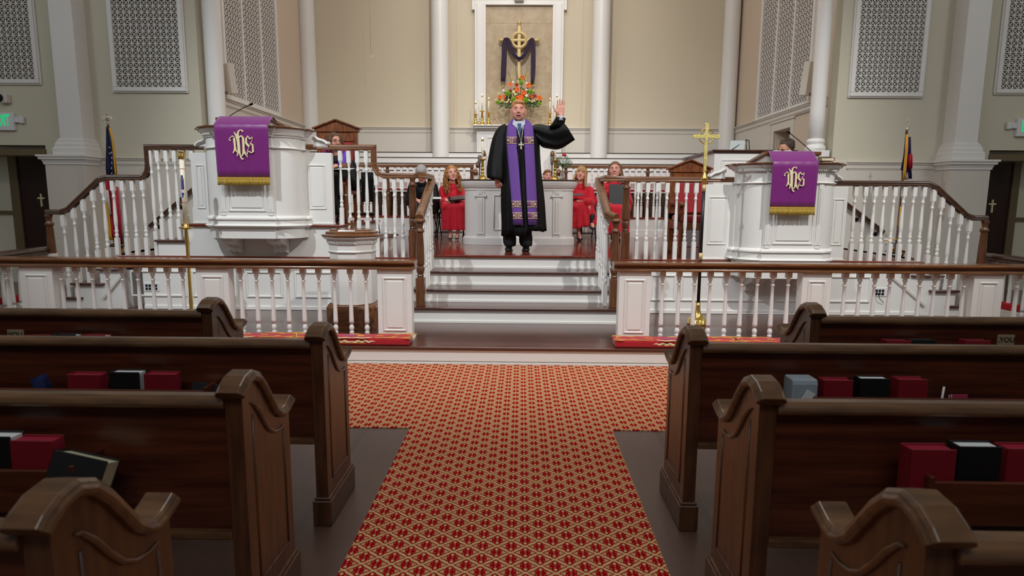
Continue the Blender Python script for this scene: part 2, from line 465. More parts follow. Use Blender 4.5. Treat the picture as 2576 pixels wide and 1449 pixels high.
# ---- walls
def wall(name, boxes, m):
    mb = MB()
    for b in boxes: mb.box(*b)
    return struct(mb, name, m)
ZR = 3.02    # top of the chair rail in the chancel
ZW = 2.00    # top of the wainscot cap in the transepts
wall('wall_back', [(-5.2, 5.2, BY, BY + .3, 0, CH)], M['cream'])
wall('wall_back_dado', [(-4.9, 4.9, BY - .02, BY, ST, ZR - .05)], M['whitedim'])
for s, nm in ((-1, 'left'), (1, 'right')):
    a, b = (-SX - .3, -SX) if s < 0 else (SX, SX + .3)
    f = (a, b)
    if s < 0:
        wall('wall_chancel_left', [(a, b, TY + .26, BY, 0, CH)], M["pinkwall"])
    else:
        dy0, dy1 = at(1990, 330, X=SX).y, at(1948, 330, X=SX).y
        dz = at(1966, 327, X=SX).z
        wall('wall_chancel_right', [(a, b, TY + .26, dy0, 0, CH), (a, b, dy1, BY, 0, CH), (a, b, dy0, dy1, dz, CH)], M['pinkwall'])
        d = tag(bpy.data.objects.new('door_3', None), kind='structure'); C.objects.link(d)
        build(MB().box(SX + .26, SX + .3, dy0, dy1, ST, dz), 'door_panel', M['whitedim'], d)
        mb = MB().box(SX - .02, SX + .01, dy0 - .12, dy0, ST, dz + .14).box(SX - .02, SX + .01, dy1, dy1 + .12, ST, dz + .14).box(SX - .02, SX + .01, dy0, dy1, dz, dz + .14)
        mb.box(SX - .035, SX + .01, dy0 - .15, dy1 + .15, dz + .14, dz + .17)
        build(mb, 'door_casing', M['whitedim'], d, bevel=.005)
    wall('wall_chancel_dado_' + nm, [((-SX, -SX + .015) if s < 0 else (SX - .015, SX)) + (dy1 + .16 if s > 0 else TY + .27, BY, ST, ZR - .06)], M['whitedim'])
    wall('wall_transept_' + nm, [((-8.6, -4.575) if s < 0 else (4.52, 8.6)) + (TY, TY + .25, 2.17, CH), ((-6.9, -4.575) if s < 0 else (4.52, 6.75)) + (TY, TY + .25, 0, 2.17)], M['creamside'])
    wall('wall_transept_dado_' + nm, [((-6.85, -SX - .02) if s < 0 else (SX + .02, 6.7)) + (TY - .015, TY, 0, ZW - .04)], M['whitedim'])
    wall('wall_side_' + nm, [((-8.9, -8.6) if s < 0 else (8.6, 8.9)) + (-7, TY + 1.2, 0, CH)], M['creamside'])
    wall('wall_vestibule_' + nm, [((-8.6, -6.2) if s < 0 else (6.2, 8.6)) + (TY + .75, TY + .9, 0, 2.6)], M['creamside'])
    wall('ceiling_vestibule_' + nm, [((-8.6, -6.5) if s < 0 else (6.5, 8.6)) + (TY + .25, TY + .75, 2.17, 2.25)], M['whitedim'])
wall('ceiling', [(-9, 9, -7, BY + .3, CH, CH + .2)], M['white'])

# ---- chair rails and caps
def rail_prof(mb, axis, a, b, p, z, s, scale=1.0):
    """moulded horizontal band; p is the wall plane, s the side it stands out to"""
    for d, z0, z1 in ((.055, -.02, 0), (.04, -.045, -.02), (.028, -.105, -.045), (.02, -.125, -.105)):
        q0, q1 = p, p + s * d * scale
        if axis == 'x': mb.box(a, b, q0, q1, z + z0 * scale, z + z1 * scale)
        else: mb.box(q0, q1, a, b, z + z0 * scale, z + z1 * scale)
mb = MB(); rail_prof(mb, 'x', -4.7, 4.7, BY, ZR, -1, 1.15)
struct(mb, 'trim_3', M['whitedim'], bevel=.006)
mb = MB(); rail_prof(mb, 'y', TY + .65, BY, -SX, ZR, 1, 1.15); struct(mb, 'trim_4', M['whitedim'], bevel=.006)
mb = MB(); rail_prof(mb, 'y', TY + .65, BY, SX, ZR, -1, 1.15); struct(mb, 'trim_5', M['whitedim'], bevel=.006)
mb = MB(); rail_prof(mb, 'x', -6.2, -SX, TY, ZW, -1); struct(mb, 'trim_6', M['whitedim'], bevel=.006)
mb = MB(); rail_prof(mb, 'x', SX, 6.2, TY, ZW, -1); struct(mb, 'trim_7', M['whitedim'], bevel=.006)
mb = MB()
for px in (1150, 1463):
    x = at(px, 200, Y=BY).x; mb.box(x - .008, x + .008, BY - .012, BY, ZR, CH)
struct(mb, 'trim_8', M['cream'])

# ---- round columns
def column(label, x, y, r, z0, taper=.88, base=True):
    t = thing('column', label, 'column', (x, y, z0)); t['kind'] = 'structure'
    local(t)
    H = CH - z0
    pr = [(r * (1 if k < .3 else 1 - (1 - taper) * ((k - .3) / .7) ** 1.4), .1 + (H - .1) * k) for k in [i / 12 for i in range(13)]]
    build(MB().lathe(pr, seg=40), 'shaft', M['white'], t)
    if base:
        build(MB().lathe([(r*1.32, .09), (r*1.38, .12), (r*1.32, .155), (r*1.12, .165), (r*1.12, .19), (r*1.2, .2), (r*1.22, .22), (r*1.16, .245), (r, .26)], seg=40).sqr(r*1.42, 0, .09), 'base', M['white'], t)
    return t
for px in (1109, 1506):
    x = at(px, 350, Y=BY - .35).x
    column('slender white column %s of the gold cross' % ('left' if px < 1300 else 'right'), x, BY - .35, .188, ST)
column('white corner column at the left end of the rear wall', -4.60, BY - .12, .17, ST)
column('white corner column at the right end of the rear wall', 4.53, BY - .12, .17, ST)
column('white column beside the left chancel grille, behind the tall pulpit', at(541, 200, Y=9.25).x, 9.25, .122, ZW - .3)
column('white column beside the right chancel grille, behind the lower pulpit', at(2063, 200, Y=9.25).x, 9.25, .102, ZW + .07)
mb = MB().box(-SX - .04, -SX + .35, TY - .02, TY + .4, 0, ZW).box(SX - .35, SX + .04, TY - .02, TY + .4, 0, ZW)
struct(mb, 'trim_9', M['whitedim'])

# ---- square pilasters on pedestals
def pilaster(label, x0, x1, px0, px1, yf):
    t = thing('pilaster', label, 'pilaster', ((x0 + x1) / 2, yf, 0)); t['kind'] = 'structure'
    mb = MB().box(px0, px1, yf, TY, 0, ZW - .1)
    build(mb, 'pedestal', M['whitedim'], t)
    o = [(px0, yf), (px1, yf), (px1, TY), (px0, TY)]
    build(MB().stack(o, [(0, ZW - .12), (.015, ZW - .12), (.015, ZW - .1), (.03, ZW - .06), (.055, ZW - .05), (.055, ZW - .02), (.075, ZW - .015), (.075, ZW + .012), (0, ZW + .012)]), 'pedestal_cap', M['white'], t)
    yb = yf + .05
    o = [(x0, yb), (x1, yb), (x1, TY), (x0, TY)]
    build(MB().stack(o, [(.07, ZW + .012), (.07, ZW + .10), (.05, ZW + .13), (.05, ZW + .16), (.03, ZW + .20), (.03, ZW + .22), (0, ZW + .25)]), 'base', M['white'], t)
    build(MB().box(x0, x1, yb, TY, ZW + .2, CH), 'shaft', M['white'], t, bevel=.004)
pilaster('square white pilaster on a tall pedestal, left of the flag with stars', at(150, 380, Y=8.8).x, at(207, 380, Y=8.8).x, at(117, 450, Y=8.78).x, at(216, 450, Y=8.78).x, 8.78)
pilaster('square white pilaster on a tall pedestal, right of the purple and red flag', at(2404, 380, Y=8.8).x, at(2461, 380, Y=8.8).x, at(2388, 450, Y=8.78).x, at(2489, 450, Y=8.78).x, 8.78)

# ---- openings at the far sides
def opening(n, s, hx0, hx1, lx0, lx1, cross, casx):
    d = tag(bpy.data.objects.new('door_%d' % n, None), kind='structure'); C.objects.link(d)
    a, b = at(hx0, 392, Y=TY).x, at(hx1, 392, Y=TY).x
    build(MB().box(a, b, TY - .03, TY + .26, at(60, 392, Y=TY).z, at(60, 375, Y=TY).z), 'door_header', M['doorframe'], d, bevel=.006)
    yv = TY + .73
    build(MB().box(at(lx0, 450, Y=yv).x, at(lx1, 450, Y=yv).x, yv - .03, yv + .02, 0, 2.165), 'door_leaf', M['doorwood'], d)
    c = at(cross[0], cross[1], Y=yv - .05)
    build(MB().box(c.x - .012, c.x + .012, yv - .05, yv - .03, c.z - .11, c.z + .09).box(c.x - .055, c.x - .0125, yv - .05, yv - .03, c.z + .01, c.z + .035).box(c.x + .0125, c.x + .055, yv - .05, yv - .03, c.z + .01, c.z + .035), 'door_cross', tag_gold, d)
    mb = MB()
    for pa, pb in casx:
        mb.box(at(pa, 450, Y=yv).x, at(pb, 450, Y=yv).x, yv - .06, yv + .02, 0, 2.165)
    build(mb, 'door_casing', M['doorframe'], d, bevel=.006)
    xw = at(0, 450, Y=yv).x if s < 0 else at(2576, 450, Y=yv).x
    z = at(10, 530, Y=yv).z
    e = at(casx[0][0], 450, Y=yv).x
    build(MB().box(min(xw - s * -.6 if 0 else (xw - .6 if s < 0 else e), e), max((xw + .6 if s > 0 else e), e), yv - .03, yv + .02, z - .05, z), 'door_side_rail', M['doorframe'], d)
tag_gold = M['threadcream']
opening(1, -1, -60, 118, 52, 135, (103, 502), [(30, 52)])
opening(2, 1, 2487, 2640, 2470, 2541, (2497, 517), [(2541, 2560)])

# ---- lattice grilles
def star_bars(mb, u0, u1, v0, v1, n, m, w, P, d, circles=False):
    """square cells with plus and cross bars; P(u,v) -> point; n across, m up; d thickness direction handled by P"""
    du, dv = (u1 - u0) / n, (v1 - v0) / m
    segs = []
    for i in range(1, n): segs.append(((u0 + i*du, v0), (u0 + i*du, v1), .030))
    for j in range(1, m): segs.append(((u0, v0 + j*dv), (u1, v0 + j*dv), .027))
    for k in range(-m, n + 1):
        for sg in (1, -1):
            a0 = max(0, k); a1 = min(n, k + m)
            if a1 <= a0: continue
            b0, b1 = a0 - k, a1 - k
            if sg > 0: segs.append(((u0 + a0*du, v0 + b0*dv), (u0 + a1*du, v0 + b1*dv), .024))
            else: segs.append(((u0 + a0*du, v1 - b0*dv), (u0 + a1*du, v1 - b1*dv), .021))
    for a, b, o in segs:
        mb.bar(P(*a, o), P(*b, o), w, w * .9, up=d)
def grille(label, u0, u1, v0, v1, n, m, plane, axis, s, w, frame_w, mulls=(), backm='whitedim'):
    """axis 'x': on a wall of constant y=plane facing s; axis 'y': wall of constant x"""
    P = (lambda u, v, o=.03: (u, plane + s*o, v)) if axis == 'x' else (lambda u, v, o=.03: (plane + s*o, u, v))
    dr = (0, 1, 0) if axis == 'x' else (1, 0, 0)
    c = P((u0 + u1) / 2, v0, 0)
    t = thing('lattice_grille', label, 'grille', c)
    def bx(mb, a, b, c0, c1, o0, o1):
        p, q = P(a, c0, o0), P(b, c1, o1)
        mb.box(p[0], q[0], p[1], q[1], p[2], q[2])
    mb = MB(); bx(mb, u0, u1, v0, v1, .004, .012); build(mb, 'backing', M[backm], t)
    cuts = [u0] + list(mulls) + [u1]
    for a, b in zip(cuts[:-1], cuts[1:]):
        mb = MB(); star_bars(mb, a, b, v0, v1, n, m, w, P, dr); build(mb, 'lattice', M['white'], t)
    mb = MB(); f = frame_w
    bx(mb, u0 - f, u0, v0, v1, .001, .05); bx(mb, u1, u1 + f, v0, v1, .001, .05); bx(mb, u0 - f, u1 + f, v0 - f, v0, .001, .05)
    g = f*.3
    bx(mb, u0 - f - g, u1 + f + g, v0 - f - g, v0 - f, .001, .032); bx(mb, u0 - f - g, u0 - f, v0 - f, v1, .001, .032); bx(mb, u1 + f, u1 + f + g, v0 - f, v1, .001, .032)
    for q in mulls: bx(mb, q - f*.35, q + f*.35, v0, v1, .002, .048)
    bx(mb, u0 - f, u1 + f, v1, v1 + f, .001, .05)
    build(mb, 'frame', M['white'], t, bevel=.006)
    return t
M['grilleback'] = mat('grey_brown_speaker_cloth', (112, 104, 88), .9)
def tgrille(label, pa, pb, pz, n, m, back='grilleback'):
    a, b = at(pa, pz, Y=TY).x, at(pb, pz, Y=TY).x
    z = at((pa + pb) / 2, pz, Y=TY).z
    cell = (b - a) / n
    grille(label, a, b, z, z + cell * m, n, m, TY, 'x', -1, .0088, .06, backm=back)
tgrille('tall white star lattice grille left of the chancel, above the flag with stars', 299, 461, 220, 11, 20)
tgrille('tall white star lattice grille right of the chancel, above the purple and red flag', 2146, 2306, 233, 12, 22)
tgrille('white star lattice grille at the far left above the exit sign', -70, 93, 200, 11, 20)
tgrille('white star lattice grille at the far right above the exit sign', 2512, 2675, 225, 11, 20)
def sgrille(label, X, s, pA, pB, mm, cell):
    ya, yb = at(*pA, X=X).y, at(*pB, X=X).y
    z = (at(*pA, X=X).z + at(*pB, X=X).z) / 2
    ms = [at(p, q, X=X).y for p, q in mm]
    n = max(1, round(abs(yb - ya) / 3 / cell))
    lo, hi = min(ya, yb), max(ya, yb)
    grille(label, lo, hi, z, z + 3.6, n, round(3.6 / cell), X, 'y', s, .0085, .07, mulls=sorted(ms), backm='grilleback2')
M['grilleback2'] = mat('warm_brown_speaker_cloth', (128, 108, 92), .9)
sgrille('long white three-bay lattice grille on the left chancel wall', -SX, 1, (568, 238), (698, 283), [(614, 254), (660, 270)], .098)
sgrille('long white three-bay lattice grille on the right chancel wall', SX, -1, (2036, 256), (1909, 296), [(1990, 270), (1947, 283)], .098)

# ---- carpet: a cross strip in front of the kerb and the aisle runner, one piece
mb = MB()
mb.v += [Vector(p) for p in [(-.62, -2, .006), (.634, -2, .006), (.634, 3.66, .006), (6, 3.66, .006), (6, KY - .03, .006), (-6, KY - .03, .006), (-6, 3.66, .006), (-.62, 3.66, .006)]]
mb.f.append(list(range(8))); mb.sm.append(False); mb.mi.append(0)
o = build(mb, 'carpet', M['carpet']); tag(o, 'red and gold trellis-patterned carpet down the aisle and across the front', 'carpet')
sol = o.modifiers.new('s', 'SOLIDIFY'); sol.thickness = .006; sol.offset = -1
# ---------------------------------------------------------------- pews
def s_curve(p0, p1, n=8):
    out = []
    for i in range(n + 1):
        k = i / n; out.append((p0[0] + (p1[0] - p0[0]) * k, p0[1] + (p1[1] - p0[1]) * (3*k*k - 2*k*k*k)))
    return out
END_TOP = [(-.015, .838), (.0, .852), (.03, .868), (.065, .873), (.10, .858), (.14, .818), (.18, .765), (.215, .718), (.25, .690), (.285, .677), (.32, .681), (.35, .692), (.375, .703)]
def pew(side, xin, y0, label, xout=5.6, books=True):
    """side -1 left, 1 right; the pew faces the chancel; its tall back edge is nearest the camera"""
    t = thing('pew', label, 'pew', (side * xin, y0, 0), group=None)
    local(t)
    X = lambda a: side * a       # distance outward from the aisle face
    # end panel
    poly = [(0, 0), (0, .835)] + [(y, z - .02) for y, z in END_TOP] + [(.36, .1), (.36, 0)]
    mb = MB().prism([(y, z) for y, z in [(.0, 0), (0, .845)] + [(y, z - .015) for y, z in END_TOP[2:-1]] + [(.352, .685), (.352, 0)]], 'yz', X(0), X(.052))
    end = build(mb, 'pew_end', M['wood_end'], t, bevel=.003)
    # moulded cap following the curve
    mb = MB(); rings = []
    prof = [(-.010, -.004), (-.017, .003), (-.019, .012), (-.012, .019), (-.012, .023), (-.004, .030), (.056, .030), (.064, .023), (.064, .019), (.071, .012), (.069, .003), (.062, -.004)]
    n = len(END_TOP)
    for i, (y, z) in enumerate(END_TOP):
        a = END_TOP[max(0, i-1)]; b = END_TOP[min(n-1, i+1)]
        ty, tz = b[0] - a[0], b[1] - a[1]; L = math.hypot(ty, tz); ny, nz = -tz / L, ty / L
        rings.append([(X(u), y + ny * h, z - .016 + nz * h) for u, h in prof])
    if side > 0: rings = [r[::-1] for r in rings]
    mb.loft(rings, smooth=False)
    build(mb, 'cap_moulding', M['wood_cap'], end, bevel=.0015)
    # S-topped recessed panel: dark groove made of a raised bead and a shallow step
    path = [(.045, .13), (.045, .62)]
    bead = [(.052, .785), (.07, .778), (.10, .748), (.135, .70), (.175, .655), (.215, .632), (.26, .622), (.298, .628)]
    mb = MB().tube([(X(-.002), y, z) for y, z in bead], [.003, .006, .009, .009, .008, .006, .004, .002], 6)
    build(mb, 'carved_bead', M['wood_cap'], end)
    mb = MB()
    for a, b in (((.065, .19), (.065, .745)), ((.065, .19), (.298, .19)), ((.298, .19), (.298, .61))):
        mb.tube([(X(.0), a[0], a[1]), (X(.0), b[0], b[1])], .004, 6)
    build(mb, 'panel_bead', M['wood_end'], end)
    # plinth
    build(MB().box(X(-.014), X(.066), -.012, .372, 0, .115).box(X(-.008), X(.06), -.006, .366, .115, .128), 'plinth', M['wood_end'], end, bevel=.004)
    # back, rail, seat
    xo = xout - xin
    build(MB().box(X(.052), X(xo), .02, .042, .385, .79), 'back_panel', M['wood_long'], t)
    build(MB().box(X(.052), X(xo), -.004, .05, .366, .392), 'bottom_strip', M['wood_cap'], t, bevel=.006, bseg=2)
    mb = MB().prism([(-.010, .786), (-.015, .80), (-.008, .815), (.01, .822), (.045, .822), (.055, .812), (.05, .786)], 'yz', X(.052), X(xo), smooth=False)
    build(mb, 'top_rail', M['wood_cap'], t, bevel=.005, bseg=2)
    build(MB().box(X(.052), X(xo), .05, .345, .36, .395), 'seat', M['wood_cap'], t, bevel=.008, bseg=2)
    # rack for books on the back
    mb = MB().box(X(.45), X(xo), -.105, .018, .505, .517).box(X(.45), X(xo), -.112, -.098, .505, .635).box(X(.44), X(.455), -.112, .02, .50, .65)
    build(mb, 'book_rack', M['wood_long'], t, bevel=.003)
    return t
ROWS = {4: 1.0, 3: 1.75, 2: 2.50, 1: 3.15}
names = {4: 'nearest', 3: 'second nearest', 2: 'third nearest', 1: 'farthest, set back from the aisle'}
for s, nm in ((-1, 'left'), (1, 'right')):
    for r in (1, 2, 3, 4):
        pew(s, (1.56 if s > 0 else 1.555) if r == 1 else .763, ROWS[r],
            {1: 'dark pew in the front row on the %s of the aisle, shorter than the others', 2: 'dark pew on the %s of the aisle, second row from the altar steps',
             3: 'dark pew on the %s of the aisle, third row from the altar steps', 4: 'dark pew at the bottom %s corner, nearest the camera, its curved top end cropped'}[r] % nm)
for c in [o for o in bpy.data.objects if o.name.startswith('pew') and 'category' in o.keys()]: c['group'] = 'pews either side of the aisle'

# ---------------------------------------------------------------- books
def closed_book(name, label, cat, c, w, h, d, tilt, cov, pages, yaw=0, roll=0, top=True, group='books in the pew racks'):
    """stands on its edge in the rack; pages show on the upper edge; c is the middle of its foot"""
    t = thing(name, label, cat, c, group=group); local(t)
    m = Euler((tilt, roll, yaw)).to_matrix()
    cb = MB().box(-w/2, w/2, -d/2, -d/2 + .004, 0, h).box(-w/2, w/2, d/2 - .004, d/2, 0, h).box(-w/2, -w/2 + .005, -d/2, d/2, 0, h)
    if not top: cb.box(-w/2, w/2, -d/2, d/2, h - .004, h)
    build(cb.xform(m), 'cover', cov, t, bevel=.002)
    build(MB().box(-w/2 + .004, w/2 - .004, -d/2 + .004, d/2 - .004, .004, h - .006).xform(m), 'pages', pages, t)
    return t
def book_at(row, px, py, label, kind='hymnal', w=.13, h=.215, d=.052, tilt=-.02, roll=0, yaw=0):
    """px,py is the pixel of the middle of the book's top edge"""
    y = ROWS[row] - .06
    p = at(px, py, Y=y - math.sin(-tilt) * 0)
    cov, pg = {'hymnal': (M['bookred'], M['bookred2']), 'bible': (M['bookblack'], M['page']), 'hymnal2': (M['bookred'], M['page'])}[kind]
    z = .518
    hh = max(.12, (p.z - z) / math.cos(tilt))
    return closed_book('hymn_book' if 'hymnal' in kind else 'bible', label, 'book', (p.x, y - .004, z), w, hh, d, tilt, cov, pg, yaw=yaw, roll=roll)
M['bookred2'] = mat('red_top_edge', (150, 30, 56), .5)
book_at(2, 219, 938, 'red hymn book in the rack behind the open blue brochure, left second row', 'hymnal', w=.135)
book_at(2, 322, 932, 'black bible with white page edges between two red hymn books, left rack', 'bible', w=.125)
book_at(2, 408, 937, 'red hymn book touching the black bible on its right, left rack', 'hymnal', w=.125)
book_at(2, 2102, 952, 'red hymn book between the clear plastic box and the black bible, right rack', 'hymnal', w=.12)
book_at(2, 2193, 948, 'black bible with white page edges between two red hymn books, right rack', 'bible', w=.12)
book_at(2, 2288, 950, 'red hymn book right of the black bible, beside the pencil, right rack', 'hymnal', w=.12)
book_at(3, 87, 1100, 'large red hymn book at the lower left, under the open cream book', 'hymnal', w=.135)
book_at(3, -12, 1090, 'black bible with white page edges cut off by the left edge of the picture', 'bible', w=.13)
book_at(3, 2335, 1122, 'large red hymn book in the nearest right rack, first from the aisle', 'hymnal', w=.13)
book_at(3, 2452, 1115, 'large black bible with white page edges in the nearest right rack', 'bible', w=.12)
book_at(3, 2570, 1120, 'large red hymn book cut off by the right edge of the picture', 'hymnal', w=.12)
for px, py, lb, k in ((95, 844, 'red hymn book just showing over the left front pews, next to the YOU card', 'hymnal'), (163, 841, 'black bible with white page edges just showing over the left front pews', 'bible'), (237, 843, 'red hymn book just showing over the left front pews, farthest from the YOU card', 'hymnal2'),
                      (2259, 856, 'red hymn book just showing over the right front pews, nearest the aisle', 'hymnal'), (2322, 855, 'black bible with white page edges just showing over the right front pews', 'bible'), (2457, 856, 'red hymn book just showing over the right front pews, next to the YOU card', 'hymnal')):
    book_at(1, px, py, lb, k, w=.13, tilt=-.1)
p = at(515, 968, Y=ROWS[2] - .07); closed_book('open_book', 'thin black book with curling cream pages near the pew end, left rack', 'book', (p.x - .01, ROWS[2] - .065, .53), .125, p.z - .53, .05, -.3, M['bookblack'], M['pagecream'], roll=.1)
p = at(205, 1150, Y=ROWS[3] - .10); closed_book('bible', 'thick black book with cream pages leaning over the large red hymn book at lower left', 'book', (p.x - .03, ROWS[3] - .10, .56), .155, p.z - .56, .07, -.35, M['bookblack'], M['pagecream'], roll=.22)
# brochure, plastic box, pencil, cards
p = at(130, 948, Y=ROWS[2] - .06)
t = thing('brochure', 'glossy blue and white brochure leaning in the left rack', 'brochure', (p.x, ROWS[2] - .07, .518)); local(t)
M['blueprint'] = mat('blue_printed_card', (16, 24, 60), .4, noise=(14, (50, 66, 120), 2)); M['pinkprint'] = mat('pink_printed_card', (170, 60, 90), .4)
mm = Euler((-.05, -.35, 0)).to_matrix(); hh = p.z - .518 + .012
build(MB().box(-.038, .038, 0, .003, 0, hh).xform(mm), 'cover', M['blueprint'], t)
build(MB().box(-.035, .04, -.02, -.016, 0, hh * .55).xform(mm), 'leaflet', M['page'], t)
p = at(2015, 948, Y=ROWS[2] - .06)
t = thing('plastic_box', 'clear plastic box of cards with a white slip, beside the right pew end', 'box', (p.x, ROWS[2] - .06, .518)); local(t)
M['frost'] = mat('frosted_plastic', (150, 166, 176), .3); hh = p.z - .518
build(MB().prism([(-.045, 0), (.045, 0), (.045, hh - .02), (.038, hh), (-.038, hh), (-.045, hh - .02)], 'yz', -.05, .05), 'box_body', M['frost'], t, bevel=.004)
build(MB().obox((.005, -.056, hh * .62), (.035, .003, .06), rotm(0, .5, 0)), 'paper_slip', M['page'], t)
p = at(2370, 985, Y=ROWS[2] - .07)
t = build(MB().tube([(p.x - .005, p.y, .52), (p.x + .006, p.y, p.z + .02)], .004, 8), 'pencil', M['page']); tag(t, 'white pencil standing in the right rack', 'pencil')
p = at(2408, 993, Y=ROWS[2] - .07)
t = thing('card_stack', 'small stack of white cards right of the pencil in the right rack', 'cards', (p.x, p.y, .518)); local(t)
for k in range(4): build(MB().box(-.03, .028, -.02 + k*.007, -.015 + k*.007, 0, p.z - .518 + .006 - k*.003), 'card', M['page'] if k % 2 else M['pinkprint'], t)
M['cardtan'] = mat('tan_card', (150, 138, 108), .6); M['ink'] = mat('dark_ink', (40, 38, 34), .6)
def text_on(name, s, c, size, m, parent, ext=.001, rx=R(90), align='CENTER', bold=0):
    cu = bpy.data.curves.new(name + '_text', 'FONT'); cu.body = s; cu.size = size; cu.extrude = ext; cu.align_x = align; cu.align_y = 'CENTER'
    if bold: cu.offset = bold
    q = bpy.data.objects.new('text_source', cu); C.objects.link(q); dg = bpy.context.evaluated_depsgraph_get()
    me = bpy.data.meshes.new_from_object(q.evaluated_get(dg)); bpy.data.objects.remove(q); me.materials.clear(); me.materials.append(m)
    o = bpy.data.objects.new(name, me); C.objects.link(o); o.location = c; o.rotation_euler = (rx, 0, 0)
    o.parent = parent; return o
for px, py, lb, s_ in ((39, 843, 'tan card reading YOU in the left front rack', 'YOU'), (2531, 856, 'tan card reading YOU in the right front rack', ',YOU')):
    y = ROWS[1] - .07; p = at(px, py, Y=y)
    t = thing('you_card', lb, 'card', (p.x, y, .518)); local(t)
    build(MB().box(-.042, .042, 0, .004, 0, p.z - .518 + .028), 'card_face', M['cardtan'], t)
    text_on('lettering', s_, (0, -.002, p.z - .518 + .002), .036, M['ink'], t)

# ---------------------------------------------------------------- balusters
def baluster_mesh(h, kind):
    """meshes 'lower' at z=0, shared by every copy"""
    mb = MB()
    if kind == 'stair':
        b = .021
        mb.box(-b, b, -b, b, 0, h*.23).box(-b, b, -b, b, h*.86, h)
        mb.lathe([(.020, h*.23), (.016, h*.245), (.021, h*.255), (.021, h*.275), (.013, h*.285), (.016, h*.30), (.020, h*.315), (.018, h*.335), (.012, h*.35), (.018, h*.365), (.012, h*.375),
                  (.0185, h*.40), (.0205, h*.45), (.0195, h*.52), (.016, h*.62), (.0125, h*.72), (.0115, h*.765), (.018, h*.775), (.018, h*.79), (.012, h*.80), (.013, h*.825), (.018, h*.845), (.02, h*.86)], seg=10)
    else:
        b = .023
        mb.box(-b, b, -b, b, h*.92, h).box(-b*1.12, b*1.12, -b*1.12, b*1.12, 0, h*.045)
        mb.lathe([(.024, h*.045), (.016, h*.055), (.023, h*.065), (.023, h*.075), (.014, h*.085), (.022, h*.095), (.022, h*.105), (.013, h*.115), (.019, h*.135), (.023, h*.165), (.019, h*.19), (.011, h*.215), (.010, h*.225),
                  (.0215, h*.228), (.021, h*.27), (.018, h*.45), (.0145, h*.65), (.0125, h*.80), (.019, h*.812), (.019, h*.822), (.011, h*.835), (.012, h*.86), (.019, h*.885), (.021, h*.90), (.016, h*.91), (.021, h*.92)], seg=10)
    return mb
_bal = {}
def baluster(kind, h, x, y, z, parent):
    k = (kind, round(h, 2))
    if k not in _bal:
        mb = baluster_mesh(h, kind)
        me = bpy.data.meshes.new('baluster'); me.from_pydata([tuple(v) for v in mb.v], [], mb.f); me.polygons.foreach_set('use_smooth', mb.sm); me.materials.append(M['white']); _bal[k] = me
    o = bpy.data.objects.new('baluster', _bal[k]); C.objects.link(o)
    o.location = Vector((x, y, z)) - Vector(parent.location); o.parent = parent
    return o
def hrail(mb, pts, w=.062, h=.06):
    """moulded handrail swept along points (centre of its underside)"""
    prof = [(-.5, 0), (-.5, .25), (-.42, .42), (-.5, .6), (-.44, .85), (-.2, 1), (.2, 1), (.44, .85), (.5, .6), (.42, .42), (.5, .25), (.5, 0)]
    P = [Vector(p) for p in pts]; n = len(P); rings = []
    for i, p in enumerate(P):
        a = (P[i] - P[i-1]).normalized() if i else None; b = (P[i+1] - P[i]).normalized() if i < n-1 else None
        t = ((a or b) + (b or a)).normalized()
        side = Vector((0, 1, 0)) if abs(t.y) < .5 else Vector((1, 0, 0))
        side = (side - t * side.dot(t)).normalized()
        up = side.cross(t)
        ref = a or b
        c = max(.45, abs((a or b).dot(t)))
        if up.z < 0 or (abs(up.z) < .3 and i and up.dot(lastup) < 0): up = -up
        lastup = up
        sgn = 1
        rings.append([p + side * (u * w) + up * (v * h / c) for u, v in prof])
    mb.loft(rings, smooth=False)
def newel(parent, x, y, z0, z1, name='newel_post', r=.045):
    h = z1 - z0
    mb = MB().box(x-r, x+r, y-r, y+r, z0, z0 + h*.34)
    mb.lathe([(r*.9, h*.34), (r*.6, h*.355), (r*.95, h*.365), (r*.6, h*.38), (r*.8, h*.40), (r*1.0, h*.44), (r*.96, h*.475), (r*.55, h*.485), (r*.9, h*.495), (r*.97, h*.55), (r*.9, h*.72), (r*.72, h*.88), (r*.98, h*.89), (r*.98, h*.91), (r*.62, h*.93), (r*.66, h*.96), (r*.85, h*.985), (r*.9, h)], (x, y, z0), 20)
    return build(mb, name, M['newel'], parent, bevel=.003)

# ---------------------------------------------------------------- communion rails
RY = 5.45
def communion_rail(side, label, xend, posts, bals, joint):
    t = thing('communion_rail', label, 'railing', (side * 2.5, RY, L1))
    x0 = at(xend, 660, Y=RY - .08).x
    xo = side * 7.2
    xj = at(joint, 660, Y=RY - .08).x
    zt = .878
    prof = [(-.095, 0), (-.10, .012), (-.082, .022), (-.07, .04), (-.085, .055), (-.105, .062), (-.11, .08), (-.095, .092), (.095, .092), (.11, .08), (.105, .062), (.085, .055), (.07, .04), (.082, .022), (.10, .012), (.095, 0)]
    for a, b in ((x0, xj - .003 * -side), (xj, xo)):
        build(MB().prism([(RY + y * .85, zt - .079 + z * .86) for y, z in prof][::-1], 'yz', min(a, b), max(a, b)), 'handrail', M['rail'], t, bevel=.003)
    hz = zt - .079
    for pa, pb in posts:
        a, b = at(pa, 760, Y=RY - .055).x, at(pb, 760, Y=RY - .055).x
        if a > b: a, b = b, a
        p = build(MB().box(a, b, RY - .055, RY + .055, L1, hz).box(a - .012, b + .012, RY - .07, RY + .07, L1, L1 + .03), 'panelled_post', M['white'], t, bevel=.003)
        mb = MB(); frame_mould(mb, a + .05, b - .05, L1 + .09, hz - .07, RY - .055, .014, .010, True)
        build(mb, 'raised_panel', M['white'], p, bevel=.004)
    for px in bals:
        baluster('rail', hz - L1, at(px, 760, Y=RY).x, RY, L1, t)
    return t
